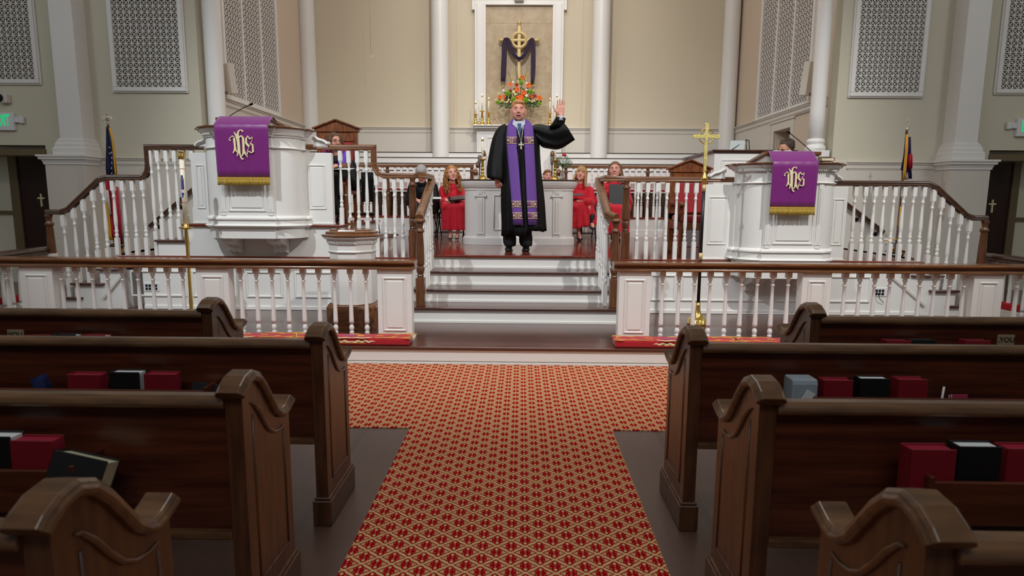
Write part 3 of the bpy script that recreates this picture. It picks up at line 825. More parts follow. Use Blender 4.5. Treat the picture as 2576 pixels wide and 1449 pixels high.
lb = [21, 158, 196, 235, 273, 311, 349, 386, 424, 461] + [606, 645, 684, 723, 762, 801, 840, 880, 919]
lb2 = [px + (0) for px in lb]
def mid(px, side):   # photographed at mid height
    return px
communion_rail(-1, 'left communion rail of white balusters under a broad brown handrail', 1042, [(950, 1036), (497, 578), (55, 138)], [p + 3 for p in lb] + [-20, -58], 345)
rb = [1664.5, 1706, 1745, 1784, 1824.5, 1863, 1902.5, 1941, 1979.5] + [2121, 2158.5, 2196, 2234, 2271.5, 2309, 2346, 2384, 2420]
communion_rail(1, 'right communion rail of white balusters under a broad brown handrail', 1546, [(1556, 1636), (2015, 2088), (2445, 2520)], rb + [2553, 2590], 2235)

# communion rails running back at the far sides
def side_rail(s, label, pA, pB):
    A = at(*pA, Z=.86); B = at(*pB, Z=.86)
    t = thing('communion_rail', label, 'railing', ((A.x + B.x) / 2, (A.y + B.y) / 2, L1))
    mb = MB(); hrail(mb, [(A.x, A.y, .78), (B.x, B.y, .78)], .17, .08); build(mb, 'handrail', M['raildark'], t)
    n = 8
    d = (B - A)
    for i in range(n):
        p = A + d * (i + .5) / n
        baluster('rail', .78 - L1, p.x, p.y, L1, t)
    q = B
    build(MB().box(q.x - .13, q.x + .13, q.y - .05, q.y + .05, L1, .78), 'panelled_post', M['white'], t, bevel=.004)
side_rail(-1, 'short communion rail turning back at the far left edge', (-60, 640), (108, 620))
side_rail(1, 'short communion rail turning back at the far right edge', (2640, 655), (2490, 636))

# ---------------------------------------------------------------- kneelers
def stroke(mb, pts, w, h=.0035, T=None):
    """flat raised embroidery stroke; pts (u,v[,w]); T maps (u,v,height) to a point"""
    n = len(pts); L = []; Rr = []
    for i, p in enumerate(pts):
        a = pts[max(0, i-1)]; b = pts[min(n-1, i+1)]
        tx, ty = b[0] - a[0], b[1] - a[1]; l = math.hypot(tx, ty) or 1
        ww = (p[2] if len(p) > 2 else w) / 2
        L.append((p[0] - ty/l*ww, p[1] + tx/l*ww)); Rr.append((p[0] + ty/l*ww, p[1] - tx/l*ww))
    h += .0004 * (len(mb.v) // 30 % 7)
    rings = [[T(l[0], l[1], 0), T(l[0], l[1], h), T(r[0], r[1], h), T(r[0], r[1], 0)] for l, r in zip(L, Rr)]
    mb.loft(rings, smooth=False)
def arc(cx, cy, r, a0, a1, n=10, ry=None):
    ry = ry or r
    return [(cx + r * math.cos(R(a0 + (a1-a0)*i/n)), cy + ry * math.sin(R(a0 + (a1-a0)*i/n))) for i in range(n + 1)]
def kneeler(x0, x1, label, motif):
    y0, y1, z0, z1 = 5.195, RY - .072, L1, L1 + .068
    t = thing('kneeler_cushion', label, 'cushion', ((x0+x1)/2, (y0+y1)/2, L1), group='red kneelers along the communion rails'); local(t)
    w = (x1 - x0) / 2; d = (y1 - y0) / 2; h = z1 - z0
    mb = MB().box(-w, w, -d, d, .001, h); build(mb, 'cushion_body', M['kneel'], t, bevel=.016, bseg=3)
    T = lambda u, v, k: (u, v, h + k - .0008)
    mb = MB()
    for sx in (-1, 1):
        for sy in (1, -1):
            stroke(mb, [(sx*.20, sy*.075, .004), (sx*.28, sy*.09, .007), (sx*.36, sy*.075, .009), (sx*.385, sy*.05, .008), (sx*.36, sy*.04, .006), (sx*.34, sy*.052, .005)], .006, T=T)
            stroke(mb, [(sx*.38, sy*.065, .006), (sx*.44, sy*.075, .009), (sx*.49, sy*.05, .012), (sx*.515, 0, .004)] , .006, T=T)
            stroke(mb, [(sx*.45, sy*.09, .004), (sx*.48, sy*.1, .008), (sx*.52, sy*.09, .012), (sx*.545, sy*.06, .003)], .006, T=T)
        stroke(mb, [(sx*.19, .0, .002), (sx*.205, .012, .012), (sx*.22, -.012, .012), (sx*.235, .014, .012), (sx*.25, -.01, .01), (sx*.265, .004, .002)], .006, T=T)
    if w < .5:
        mb.v = [Vector((v.x * w / .57, v.y, v.z)) for v in mb.v]
    build(mb, 'gold_scrollwork', M['threadgold'], t)
    mb = MB()
    for sx in (-1, 1):
        stroke(mb, [(0, -.10, .006), (sx*.05, -.088, .022), (sx*.10, -.105, .018), (sx*.15, -.08, .016), (sx*.175, -.07, .003)], .01, T=T)
    build(mb, 'cream_scroll', M['threadcream'], t)
    mb = MB()
    if motif == 'grapes':
        for i in range(6): mb.ball((-.09 + i*.018, .0 + .018 * math.sin(i*2), h), (.012, .012, .003), 8, 4)
        build(mb, 'grape_motif', M['threadviolet'], t); mb = MB()
        stroke(mb, [(-.05, .05, .01), (0, .07, .02), (.05, .05, .01)], .01, T=T); stroke(mb, [(.03, .0, .03), (.09, -.01, .03)], .01, T=T)
        build(mb, 'gold_chalice', M['threadgold'], t)
    else:
        stroke(mb, [(-.05, .04, .008), (.02, .045, .012), (.08, .05, .004)], .01, T=T); stroke(mb, [(-.02, .05, .01), (.02, -.03, .016), (.0, -.06, .01)], .01, T=T)
        stroke(mb, [(-.06, -.02, .006), (.03, .01, .01)], .01, T=T)
        build(mb, 'white_emblem', M['threadwhite'], t)
        mb = MB(); stroke(mb, arc(0, 0, .10, 20, 340, 16, .055), .006, T=T); build(mb, 'gold_ring', M['threadgold'], t)
    # gold scroll on the front face
    Tf = lambda u, v, k: (u, -d - k + .0008, .036 + v)
    mb = MB()
    for sx in (-1, 1):
        stroke(mb, [(0, .0, .006), (sx*.03, -.006, .016), (sx*.06, .008, .018), (sx*.09, -.004, .016), (sx*.12, .010, .016), (sx*.15, -.004, .014), (sx*.18, .006, .01), (sx*.205, .0, .002)], .01, T=Tf)
    build(mb, 'front_scrollwork', M['threadcream'], t)
    mb = MB(); stroke(mb, [(-.12, -.012, .004), (.12, -.012, .004)], .004, T=Tf); build(mb, 'front_gold_line', M['threadgold'], t)
kx = at(1025, 872, Z=.17).x
kneeler(kx - 1.0, kx, 'red needlepoint kneeler with grapes, left of the steps, nearest them', 'grapes')
kneeler(kx - 2.02, kx - 1.02, 'red needlepoint kneeler with a white emblem between two left pew ends', 'emblem')
kx = at(1548, 872, Z=.17).x
kneeler(kx, kx + 1.06, 'red needlepoint kneeler with grapes, right of the steps, nearest them', 'grapes')
kneeler(kx + 1.08, kx + 2.1, 'red needlepoint kneeler with a white emblem between two right pew ends', 'emblem')
M['redsmall'] = mat('plain_red_cushion', (176, 16, 30), .8)
def small_kneeler(t, p, w):
    build(MB().box(p.x - w, p.x + w, p.y - .12, p.y + .2, p.z - .05, p.z + .02), 'cushion_body', M['redsmall'], t, bevel=.01)
    build(MB().box(p.x - w - .01, p.x + w + .01, p.y - .13, p.y + .21, L1 + .001, p.z - .051), 'white_base', M['whitedim'], t)
for i, (px, py) in enumerate([(12, 752), (46, 748)]):
    p = at(px, py, Y=6.6)
    t = thing('kneeler_cushion', 'x', 'cushion', (p.x, p.y, L1)); small_kneeler(t, p, .03); tag(t, ['small red kneeler at the far left edge behind the rail', 'small red kneeler left of the first panelled post'][i], 'cushion')
p = at(2540, 768, Y=6.6)
t = thing('kneeler_cushion', 'x', 'cushion', (p.x, p.y, L1)); small_kneeler(t, p, .045); tag(t, 'small red kneeler at the far right edge behind the rail', 'cushion')

# ---------------------------------------------------------------- stair railings and balustrades of the stage
BYL = WY + .045          # plane of the stage balustrades
def stair_railing(s, label, lowpx, lowtop, railx):
    x = railx
    ylo, yhi = 6.34, SY + .02
    t = thing('stair_railing', label, 'railing', (x, ylo, zs[1]))
    nx = at(lowpx, 700, Y=ylo).x
    ztop = at(lowpx, lowtop, Y=ylo).z
    newel(t, nx, ylo, zs[1], ztop - .05)
    # round knob where the rail lands on the newel
    build(MB().lathe([(.028, 0), (.05, .006), (.058, .02), (.056, .036), (.04, .05), (.01, .054)], (nx, ylo, ztop - .055), 24), 'newel_cap', M['rail'], t)
    zt = at(1084 if s < 0 else 1538, 447, Y=yhi).z
    mb = MB(); hrail(mb, [(nx, ylo - .02, ztop - .03), (x, ylo + .07, ztop - .0), (x, yhi - .06, zt - .075), (x, yhi, zt - .062)], .085, .07)
    build(mb, 'handrail', M['rail'], t)
    for i in range(6):
        yb = 6.46 + i * .15
        step = max(k_ + 1 for k_ in range(3) if yb > RIS[k_])
        z0 = zs[step] if yb < SY - .03 else ST
        k = (yb - ylo) / (yhi - ylo)
        ztb = ztop + (zt - .07 - ztop) * k + .01
        baluster('stair', ztb - z0, x + s * .0, yb, z0, t)
    return t
stair_railing(-1, 'brown sloping handrail on white balusters at the left of the central steps', 1058, 548, -.985)
stair_railing(1, 'brown sloping handrail on white balusters at the right of the central steps', 1545, 548, .955)

def balustrade(label, pts, bals, cat='railing', newels=(), loc=None, railw=.062, jog=None, mat_='rail', rh=.058):
    """pts: centre line of the rail's underside; bals: (x, ztop, zbottom)"""
    t = thing('stage_balustrade', label, cat, loc or (pts[0][0], pts[0][1], ST))
    mb = MB(); hrail(mb, pts, railw, rh); build(mb, 'handrail', M[mat_], t)
    if jog: mb = MB(); hrail(mb, jog, railw, rh); build(mb, 'return_rail', M[mat_], t)
    for x, y, z0, z1 in bals: baluster('stair', round(z1 - z0, 2), x, y, z0, t)
    for n in newels: newel(t, *n)
    return t
Y = BYL
def px(p, q, yy=None): 
    v = at(p, q, Y=yy or Y); return v
zu = px(800, 377).z; zl = px(1000, 449).z
xa = px(764, 377).x; xb = px(943, 377).x; xe = px(1038, 449).x
xcor = px(934, 377).x
pts = [(xa, Y, zu), (xcor, Y, zu), (xcor + .001, Y, zu - .02)]
# level, mitred drop, gooseneck sweep, level
pts = [(xa, Y, zu), (xcor, Y, zu), (xcor, Y, zl + .17), (xcor + .015, Y, zl + .10), (xcor + .05, Y, zl + .04), (xcor + .11, Y, zl + .008), (xcor + .2, Y, zl), (xe + .02, Y, zl)]
bl = []
for q in (856, 877, 899, 921): bl.append((px(q, 400).x + .0, Y, UP if q < 860 else .95, zu))
for q in (946.5, 968, 991, 1011): bl.append((px(q, 460).x, Y, ST, zl + (.05 if q < 950 else 0)))
xn = px(1040, 600).x
balustrade('white balustrade with a stepped brown rail between the tall pulpit and the steps', pts, bl, newels=[(xn, Y, ST, zl + .02)], loc=(xcor, Y, ST),
           jog=[(xe, Y, zl + .002), (-1.03, Y + .04, zl + .002), (-.985, SY, zl - .0)])
zr = px(1700, 458).z
xa = px(1845, 458).x; xe = px(1575, 452).x
xn = px(1572, 600).x
bl = [(px(q, 470).x, Y, ST, zr) for q in (1606, 1630, 1654.6, 1679, 1703.7, 1727.7, 1751.7)]
balustrade('white balustrade with a straight brown rail between the steps and the lower pulpit', [(xe - .02, Y, zr), (xa, Y, zr)], bl, newels=[(xn, Y, ST, zr + .02)],
           jog=[(xe, Y, zr + .002), (1.0, Y + .04, zr + .002), (.955, SY, zr)])
# left side stair balustrade
zu = px(450, 377).z; zm = px(330, 453).z
x0 = px(520, 377).x; xc = px(376, 377).x; xk = px(272, 453).x; xlo = px(165, 540).x; xend = px(122, 540).x
zlo = px(150, 540).z
pts = [(x0, Y, zu), (xc, Y, zu), (xc, Y, zm + .17), (xc - .012, Y, zm + .09), (xc - .05, Y, zm + .03), (xc - .11, Y, zm), (xk, Y, zm), (xk - .09, Y, zm - .025), (xlo + .05, Y, zlo + .035), (xlo - .05, Y, zlo), (xend - .02, Y, zlo)]
bl = []
def rz(x, P):
    for a, b in zip(P[:-1], P[1:]):
        if min(a[0], b[0]) - 1e-6 <= x <= max(a[0], b[0]) + 1e-6 and abs(a[0] - b[0]) > 1e-3: return a[2] + (b[2] - a[2]) * (x - a[0]) / (b[0] - a[0])
    return P[-1][2]
for q, qz, z0 in ((397, 400, .95), (419, 400, .95), (440, 400, .95), (461, 400, .95), (483, 400, UP), (384, 470, ST), (359, 470, ST), (334, 470, ST), (309, 470, ST), (284, 470, ST), (259, 480, .62), (234, 495, .62), (209, 510, .45), (184, 525, .45), (158, 540, .277)):
    x = px(q, qz).x
    bl.append((x, Y, z0, (zu if qz == 400 else rz(x, pts)) + .004))
balustrade('white balustrade with a brown rail sweeping down the steps at the far left', pts, bl, newels=[(px(128, 600).x, Y, L1, zlo)], loc=(xc, Y, ST), mat_='raildark')
# right side
zm = px(2200, 468).z; x0 = px(2085, 468).x; xk = px(2332, 468).x; xlo = px(2435, 555).x; xend = px(2482, 555).x; zlo = px(2460, 555).z
pts = [(x0, Y, zm), (xk, Y, zm), (xk + .08, Y, zm - .03), (xlo - .04, Y, zlo + .03), (xlo + .05, Y, zlo), (xend, Y, zlo)]
bl = []
for q, z0 in ((2151.5, ST), (2176, ST), (2201, ST), (2225, ST), (2250, ST), (2274, ST), (2299, ST), (2323.5, ST), (2348.5, .62), (2371.6, .62), (2398, .45), (2422, .45), (2447, .277)):
    x = px(q, 490).x; bl.append((x, Y, z0, rz(x, pts) + .004))
balustrade('white balustrade with a brown rail sweeping down the steps at the far right', pts, bl, newels=[(px(2474, 600).x, Y, L1, zlo)], loc=(xk, Y, ST), mat_='raildark')
# handrails fixed to the transept walls
def wall_rail(label, pA, pB):
    yw = TY - .07
    A, B = at(*pA, Y=yw), at(*pB, Y=yw)
    t = thing('wall_handrail', label, 'handrail', ((A.x + B.x)/2, yw, (A.z + B.z)/2))
    mb = MB(); hrail(mb, [A, B], .05, .055); build(mb, 'handrail', M['raildark'], t)
    for k in (.12, .6):
        p = A + (B - A) * k
        build(MB().tube([p, p + Vector((0, -.0, -.05)), (p.x, TY - .01, p.z - .06)], .008, 8).lathe([(.03, 0), (.03, .012)], (p.x, TY - .022, p.z - .06), 12, rotm(R(-90), 0, 0)), 'bracket', M['black'], t)
wall_rail('dark handrail on the wall behind the far left steps', (380, 573), (500, 470))
wall_rail('dark handrail on the wall behind the far right steps', (2220, 588), (2120, 512))
# outlet plates
for pxx, pyy, lb_ in ((381, 722, 'white socket plate with black outlets on the stage front, left'), (2217, 735, 'white socket plate with black outlets and a cable on the stage front, right')):
    p = at(pxx, pyy, Y=WY - .008)
    t = thing('socket_plate', lb_, 'socket', p); local(t)
    build(MB().box(-.088, .088, 0, .008, -.05, .05), 'plate', M['plate'], t, bevel=.003)
    for i in range(4):
        for j in range(2):
            if pxx > 1000 and i == 3: continue
            build(MB().box(-.068 + i*.036, -.042 + i*.036, -.003, .003, -.034 + j*.036, -.006 + j*.036), 'socket', M['slot'], t)
    if pxx > 1000:
        o = build(MB().tube([(-.06, -.004, .02), (-.05, -.03, -.02), (-.03, -.03, -.07), (.01, -.02, -.10), (.03, -.008, -.12)], .0035, 6), 'cable', M['black'], t)
# ---------------------------------------------------------------- pulpits
def damask(name, c1, c2):
    m = bpy.data.materials.new(name); m.use_nodes = True
    nt = m.node_tree; b = nt.nodes['Principled BSDF']; b.inputs['Roughness'].default_value = .5; b.inputs['Sheen Weight'].default_value = .4
    tc = nt.nodes.new('ShaderNodeTexCoord')
    n = nt.nodes.new('ShaderNodeTexNoise'); n.inputs['Scale'].default_value = 26; n.inputs['Detail'].default_value = 1; n.inputs['Distortion'].default_value = 2.6
    nt.links.new(tc.outputs['Object'], n.inputs['Vector'])
    f = ((E(nt, n.outputs[0]) * 9).fract() - .5).abs().gt(.27)
    mx = nt.nodes.new('ShaderNodeMix'); mx.data_type = 'RGBA'; nt.links.new(f.k, mx.inputs[0])
    mx.inputs[6].default_value = srgb(c1); mx.inputs[7].default_value = srgb(c2); nt.links.new(mx.outputs[2], b.inputs['Base Color'])
    r = f * .25 + .32; nt.links.new(r.k, b.inputs['Roughness'])
    return m
M['damask'] = damask('purple_damask', (128, 18, 122), (100, 8, 100))
IHS = [
 [(318,506,20),(298,514,16),(288,490,12),(312,462,12),(352,425,14),(385,462,34)],
 [(384,448,36),(388,550,36),(392,640,32),(378,700,26),(348,752,12)],
 [(398,630,22),(410,700,22),(436,745,8)],
 [(385,352,8),(410,390,24),(440,440,40),(455,520,42),(460,640,38),(455,720,30),(425,805,14)],
 [(552,352,34),(548,322,18),(505,318,18),(470,350,28),(458,410,36),(465,500,38),(475,640,32),(480,760,26),(497,832,24),(525,868,18),(540,848,26)],
 [(470,472,10),(500,440,24),(520,420,16),(555,462,36),(560,560,38),(556,680,36),(545,760,28),(515,812,10)],
 [(562,680,26),(585,760,26),(628,824,8)],
 [(735,462,26),(728,448,10),(705,478,16),(680,478,22),(650,428,16),(615,485,30),(612,560,36),(640,595,36),(665,628,24)],
 [(688,560,14),(735,590,28),(738,720,30),(700,742,18),(650,712,16),(618,742,14),(628,768,20)],
 [(742,470,6),(690,580,8),(620,712,6)],
]
def antependium(label, cx, yrim, zrim, yhi, zhi, wt, wb, zbot, emb):
    """cloth over the desk and down the pulpit front"""
    t = thing('pulpit_cloth', label, 'cloth', (cx, yrim, zbot), group='purple pulpit cloths with gold monograms'); local(t)
    dz = lambda z: z - zbot
    fr = .075
    prof = [(yhi + .10 - yrim, dz(zhi) - .035), (yhi + .0 - yrim, dz(zhi) + .004), (yhi - .02 - yrim, dz(zhi) - .002), (-.0, dz(zrim) + .012), (-.012, dz(zrim) - .0), (-.014, dz(zrim) - .05)]
    for k in range(1, 7): prof.append((-.014 + .012 * k / 6, (dz(zrim) - .05) * (1 - k / 6) + fr * (k / 6)))
    n = 24; rings = []
    for j, (y, z) in enumerate(prof):
        k = min(1, max(0, (dz(zhi) - z) / (dz(zhi) - fr))); w = (wt + (wb - wt) * k) / 2
        rings.append([(-w + 2*w*i/n, y + .003 * math.sin(i * 1.1 + j * .4) * k, z) for i in range(n + 1)])
    top = MB(); top.loft(rings, cap=False, closed=False)
    o = build(top, 'cloth_panel', M['damask'], t)
    so = o.modifiers.new('s', 'SOLIDIFY'); so.thickness = .006; so.offset = 1
    # fringe
    mb = MB(); w = wb / 2
    mb.box(-w, w, -.012, .004, fr - .012, fr + .008)
    k = int(wb / .008)
    for i in range(k):
        x = -w + .004 + i * (wb - .008) / (k - 1); L = fr + random.uniform(-.004, .006)
        mb.tube([(x, -.006, fr), (x + random.uniform(-.003, .003), -.007, fr - L)], .0042, 5)
    build(mb, 'fringe', M['fringe'], t)
    mb = MB(); s, ox, oz, off = emb
    def T(u, v, h): return (ox + u, off - h, oz + v)
    for st_ in IHS: stroke(mb, [((x - 515) * s, (590 - y) * s, w_ * s * 1.12) for x, y, w_ in st_], .01, .004, T)
    build(mb, 'gold_monogram', M['threadcream'], t)
    return t
def pulpit(label, cx, yf, ys, W, Fh, py, lo, desk, ztop_pxy):
    """py: pixel rows of the mouldings at the front face"""
    Z = lambda y_, yy=yf: at(1288 + (cx - .06) * 1550 / yf, y_, Y=yy).z
    t = thing('pulpit', label, 'pulpit', (cx, yf, lo)); 
    r = ys - yf
    def arcpts(s):
        out = []
        for i in range(17):
            a = PI/2 * i / 16
            out.append((cx + s * (Fh + (W - Fh) * math.sin(a)), yf + .03 + (r - .03) * (1 - math.cos(a))))
        return out
    Rr = [(cx + Fh, yf)] + arcpts(1) + [(cx + W, ys + .03), (cx + W + .03, ys + .03), (cx + W + .03, WY + .0)]
    Ll = [(cx - Fh, yf)] + arcpts(-1) + [(cx - W, ys + .03), (cx - W - .03, ys + .03), (cx - W - .03, WY + .0)]
    outline = Ll[::-1] + Rr
    zt = Z(py['rim']); zc = Z(py['cornice']); zs_ = Z(py['string']); zb = Z(py['base']); zl = Z(py['lip'])
    lev = [(-.02, lo), (.0, lo + .004), (0, zl - .025), (.02, zl - .02), (.045, zl - .005), (.05, zl), (.045, zl + .008), (.018, zl + .02), (.018, zb - .035), (.035, zb - .03), (.035, zb - .015), (.02, zb), (0, zb + .01),
           (0, zs_ - .012), (.016, zs_ - .008), (.024, zs_), (.016, zs_ + .008), (0, zs_ + .012), (0, zc - .012), (.016, zc - .008), (.016, zc + .004), (.05, zt - .045), (.065, zt - .03), (.065, zt - .02), (0.0, zt - .02)]
    build(MB().stack(outline, lev), 'pulpit_body', M['white'], t, bevel=.002)
    build(MB().stack(outline, [(.05, zt - .021), (.082, zt - .018), (.088, zt - .008), (.08, zt), (0, zt)]), 'rim', M['rail'], t)
    # dentils under the cornice
    mb = MB()
    for i in range(26):
        x = cx - Fh + .012 + i * (2*Fh - .024) / 25; mb.box(x - .004, x + .004, yf - .034, yf - .01, zt - .085, zt - .05)
    for s in (-1, 1):
        P = arcpts(s)
        for i in range(len(P) - 1):
            for k in (0, .5):
                x = P[i][0] + (P[i+1][0] - P[i][0]) * k; y = P[i][1] + (P[i+1][1] - P[i][1]) * k
                nx, ny = (x - cx) * .6, (y - ys) ; L = math.hypot(nx, ny) or 1
                mb.obox((x + nx / L * .026, y + ny / L * .026, zt - .068), (.008, .022, .034), rotm(0, 0, math.atan2(ny, nx) + PI/2))
    build(mb, 'dentil_band', M['white'], t)
    # front panel, pilaster strips
    mb = MB()
    frame_mould(mb, cx - Fh + .085, cx + Fh - .085, zb + .055, zs_ - .04, yf, .018, .012, True)
    frame_mould(mb, cx - Fh + .085, cx + Fh - .085, zs_ + .035, zc - .03, yf, .012, .01, False)
    build(mb, 'raised_panel', M['white'], t, bevel=.003)
    mb = MB()
    for s in (-1, 1):
        x = cx + s * (Fh - .035)
        mb.box(x - .026, x + .026, yf - .012, yf, zb + .012, zs_ - .015)
        mb.box(x - .03, x + .03, yf - .018, yf, zb + .05, zb + .065).box(x - .012, x + .012, yf - .018, yf, zb + .07, zs_ - .05)
    build(mb, 'pilaster_strip', M['white'], t, bevel=.003)
    # brackets below
    for s in (-.28, .24):
        x = cx + s
        pr = [(0, 0), (0, -.16), (-.03, -.165), (-.055, -.15), (-.06, -.125), (-.05, -.10), (-.07, -.08), (-.11, -.065), (-.15, -.05), (-.19, -.035), (-.2, -.01), (-.2, 0)]
        mb = MB()
        for k in range(5):
            q = 1 - .05 * (k % 2)
            mb.prism([(WY + 0.002 + a * 1.3 * q, lo + b * 1.05 * q) for a, b in pr][::-1], 'yz', x - .075 + k*.03, x - .047 + k*.03)
        build(mb, 'bracket', M['white'], t)
    # slanted reading desk
    xa, xb, yh, zh, yl = desk
    build(MB().prism([(yh, zt - .01), (yh, zh - .03), (yl, zt + .01), (yl, zt - .01)][::-1], 'yz', xa + .03, xb - .03), 'desk_side', M['white'], t)
    dy, dzz = yl - yh, zt + .02 - zh; L = math.hypot(dy, dzz)
    build(MB().prism([(yh - .02, zh - .035), (yh - .02, zh), (yl, zt + .025), (yl, zt - .005)][::-1], 'yz', xa, xb), 'desk_top', M['rail'], t, bevel=.004)
    return t, zt
LO_L = at(610, 601, Y=6.58).z
pl, ztL = pulpit('tall white pulpit on the left with carved mouldings, above the candle stand', -2.86, 6.58, 6.85, .51, .29,
      dict(rim=317, cornice=341, string=371, base=545, lip=568), LO_L,
      (at(541, 297, Y=6.62).x, at(685, 297, Y=6.62).x, 6.64, at(620, 295, Y=6.62).z, 7.22), None)
cl = at(611, 400, Y=6.48); zhL = at(620, 293.5, Y=6.62).z; zbL = at(614, 466, Y=6.47).z
antependium('purple damask cloth with a gold monogram and fringe on the tall left pulpit', cl.x, 6.48, ztL, 6.62, zhL, at(680, 300, Y=6.6).x - at(545, 300, Y=6.6).x, at(679.5, 450, Y=6.47).x - at(548, 450, Y=6.47).x, zbL,
            (.00054, .0, at(0, 362.4, Y=6.47).z - zbL + .006, -.0185))
LO_R = .60
pr_, ztR = pulpit('lower white pulpit on the right with carved mouldings, behind the brass cross', 2.92, 6.55, 6.80, .49, .30,
      dict(rim=409, cornice=427, string=460, base=628, lip=655), LO_R,
      (at(1922, 384, Y=6.6).x, at(2067, 384, Y=6.6).x, 6.62, at(2000, 381, Y=6.6).z, 7.2), None)
cr = at(1996, 480, Y=6.46); zhR = at(2000, 381, Y=6.6).z; zbR = at(1992, 541, Y=6.45).z
antependium('purple damask cloth with a gold monogram and fringe on the lower right pulpit', cr.x, 6.46, ztR, 6.6, zhR, at(2053, 390, Y=6.6).x - at(1940, 390, Y=6.6).x, at(2049, 530, Y=6.45).x - at(1936, 530, Y=6.45).x, zbR,
            (.00045, -.012, at(2000, 451, Y=6.45).z - zbR + .0, -.0185))
# panelled wings either side of each pulpit, with scroll brackets on the rail
def wing(label, pa, pb, yt, z0, sc_px, flip):
    a, b = at(pa, 500, Y=WY + .02).x, at(pb, 500, Y=WY + .02).x
    zt_ = at(pa, yt, Y=WY).z
    t = thing('pulpit_wing', label, 'panel', ((a + b)/2, WY + .03, z0))
    y0 = WY + .005
    build(MB().box(a, b, y0, y0 + .07, z0 + .001, zt_).box(a - .006, b + .006, y0 - .012, y0 + .08, z0 + .001, z0 + .02), 'panel_board', M['white'], t, bevel=.003)
    mb = MB(); frame_mould(mb, a + .05, b - .07 if b - a > .25 else b - .03, z0 + .17, zt_ - .13, y0, .014, .01, True); build(mb, 'raised_panel', M['white'], t, bevel=.003)
    # scroll
    (sx0, sy0), (sx1, sy1) = sc_px
    A = at(sx0, sy0, Y=WY - .02); B = at(sx1, sy1, Y=WY - .02)
    pts = []
    for i in range(11):
        k = i / 10; pts.append((A.x + (B.x - A.x) * k, WY + .03, A.z + (B.z - A.z) * (k + .10 * math.sin(2*PI*k))))
    s = 1 if B.x > A.x else -1
    mb = MB()
    stroke(mb, [(p[0], p[2], .022 + .012 * math.sin(PI * i / 10)) for i, p in enumerate(pts)], .03, .05, lambda u, v, h: (u, WY + .045 - h, v))
    stroke(mb, [(p[0], p[2], .010) for p in pts], .01, .062, lambda u, v, h: (u, WY + .045 - h, v))
    for cx_, cz_, rr in ((A.x - s*.002, A.z - .022, .027), (B.x, B.z + .010, .020)):
        mb.lathe([(rr, -.028), (rr, .022), (rr*.72, .026), (rr*.72, .018), (rr*.34, .018), (rr*.30, .032), (.002, .034)], (cx_, WY + .03, cz_), 20, rotm(R(90), 0, 0), smooth=False)
    zr_ = zt_ + .062
    fill = [(A.x - s*.02, zr_)] + [(p[0], max(zr_ + .002, p[2] - .01)) for p in pts] + [(B.x, zr_)]
    mb.prism(fill if s < 0 else fill[::-1], 'xz', WY + .015, WY + .055)
    build(mb, 'scroll_bracket', M['white'], t)
wing('white panelled wing right of the tall left pulpit', 768, 838, 384, UP, ((788, 342), (822, 362)), 0)
wing('white panelled wing left of the tall left pulpit', 487, 526, 384, UP, ((516, 345), (488, 366)), 0)
wing('white panelled wing left of the lower right pulpit', 1771, 1846, 464, ST, ((1824, 424), (1788, 444)), 0)
wing('white panelled wing right of the lower right pulpit', 2084, 2131, 470, ST, ((2096, 434), (2120, 452)), 0)
# microphones
def gooseneck(label, base, tip, mid, Yv):
    a = at(*base, Y=Yv); b = at(*tip, Y=Yv - .08); m = at(*mid, Y=Yv - .03)
    t = thing('gooseneck_microphone', label, 'microphone', a)
    pts = []
    for i in range(9):
        k = i/8; pts.append(a * (1-k)**2 + m * 2*k*(1-k) + b * k*k)
    build(MB().tube(pts, .0045, 8), 'gooseneck', M['black'], t)
    d = (pts[-1] - pts[-2]).normalized()
    build(MB().cap(b - d * .005, b + d * .022, .012, .013, 12), 'windscreen', M['blackplastic'], t)
gooseneck('black gooseneck microphone on the tall left pulpit', (572, 296), (630, 263), (600, 276), 6.72)
gooseneck('black gooseneck microphone on the lower right pulpit', (2046, 386), (1985, 334), (2010, 352), 6.72)
# open bible and book stack on the right pulpit
p = at(1962, 380, Y=6.75)
t = thing('open_book', 'open white-paged book on the lower right pulpit', 'book', (p.x, 6.75, at(1962, 381, Y=6.7).z - .01)); local(t)
build(MB().prism([(-.10, .0), (-.11, .014), (-.07, .022), (-.02, .016), (0, .008), (.03, .018), (.08, .022), (.11, .012), (.11, 0)], 'xz', -.07, .06), 'pages', M['page'], t)
build(MB().box(-.115, .115, -.075, .065, -.006, .0), 'cover', M['bookblack'], t)
p = at(2076, 408, Y=6.72)
for i, (w, h, cm, lb_) in enumerate([(.10, .020, 'bookblack', 'small dark book under the cream-edged book on the right pulpit'), (.13, .034, 'bookred', 'thick cream-edged dark red book topmost on the right pulpit')]):
    t = thing('book', lb_, 'book', (p.x, 6.72, ztR + .001 + (0 if i == 0 else .026)), group='books on the right pulpit'); local(t)
    build(MB().box(-w/2, w/2 - .006, -.06, .06, .003, h - .003), 'pages', M['pagecream'], t)
    build(MB().box(-w/2, w/2, -.063, .063, 0, .003).box(-w/2, w/2, -.063, .063, h - .003, h).box(w/2 - .006, w/2, -.063, .063, 0, h), 'cover', M[cm], t)

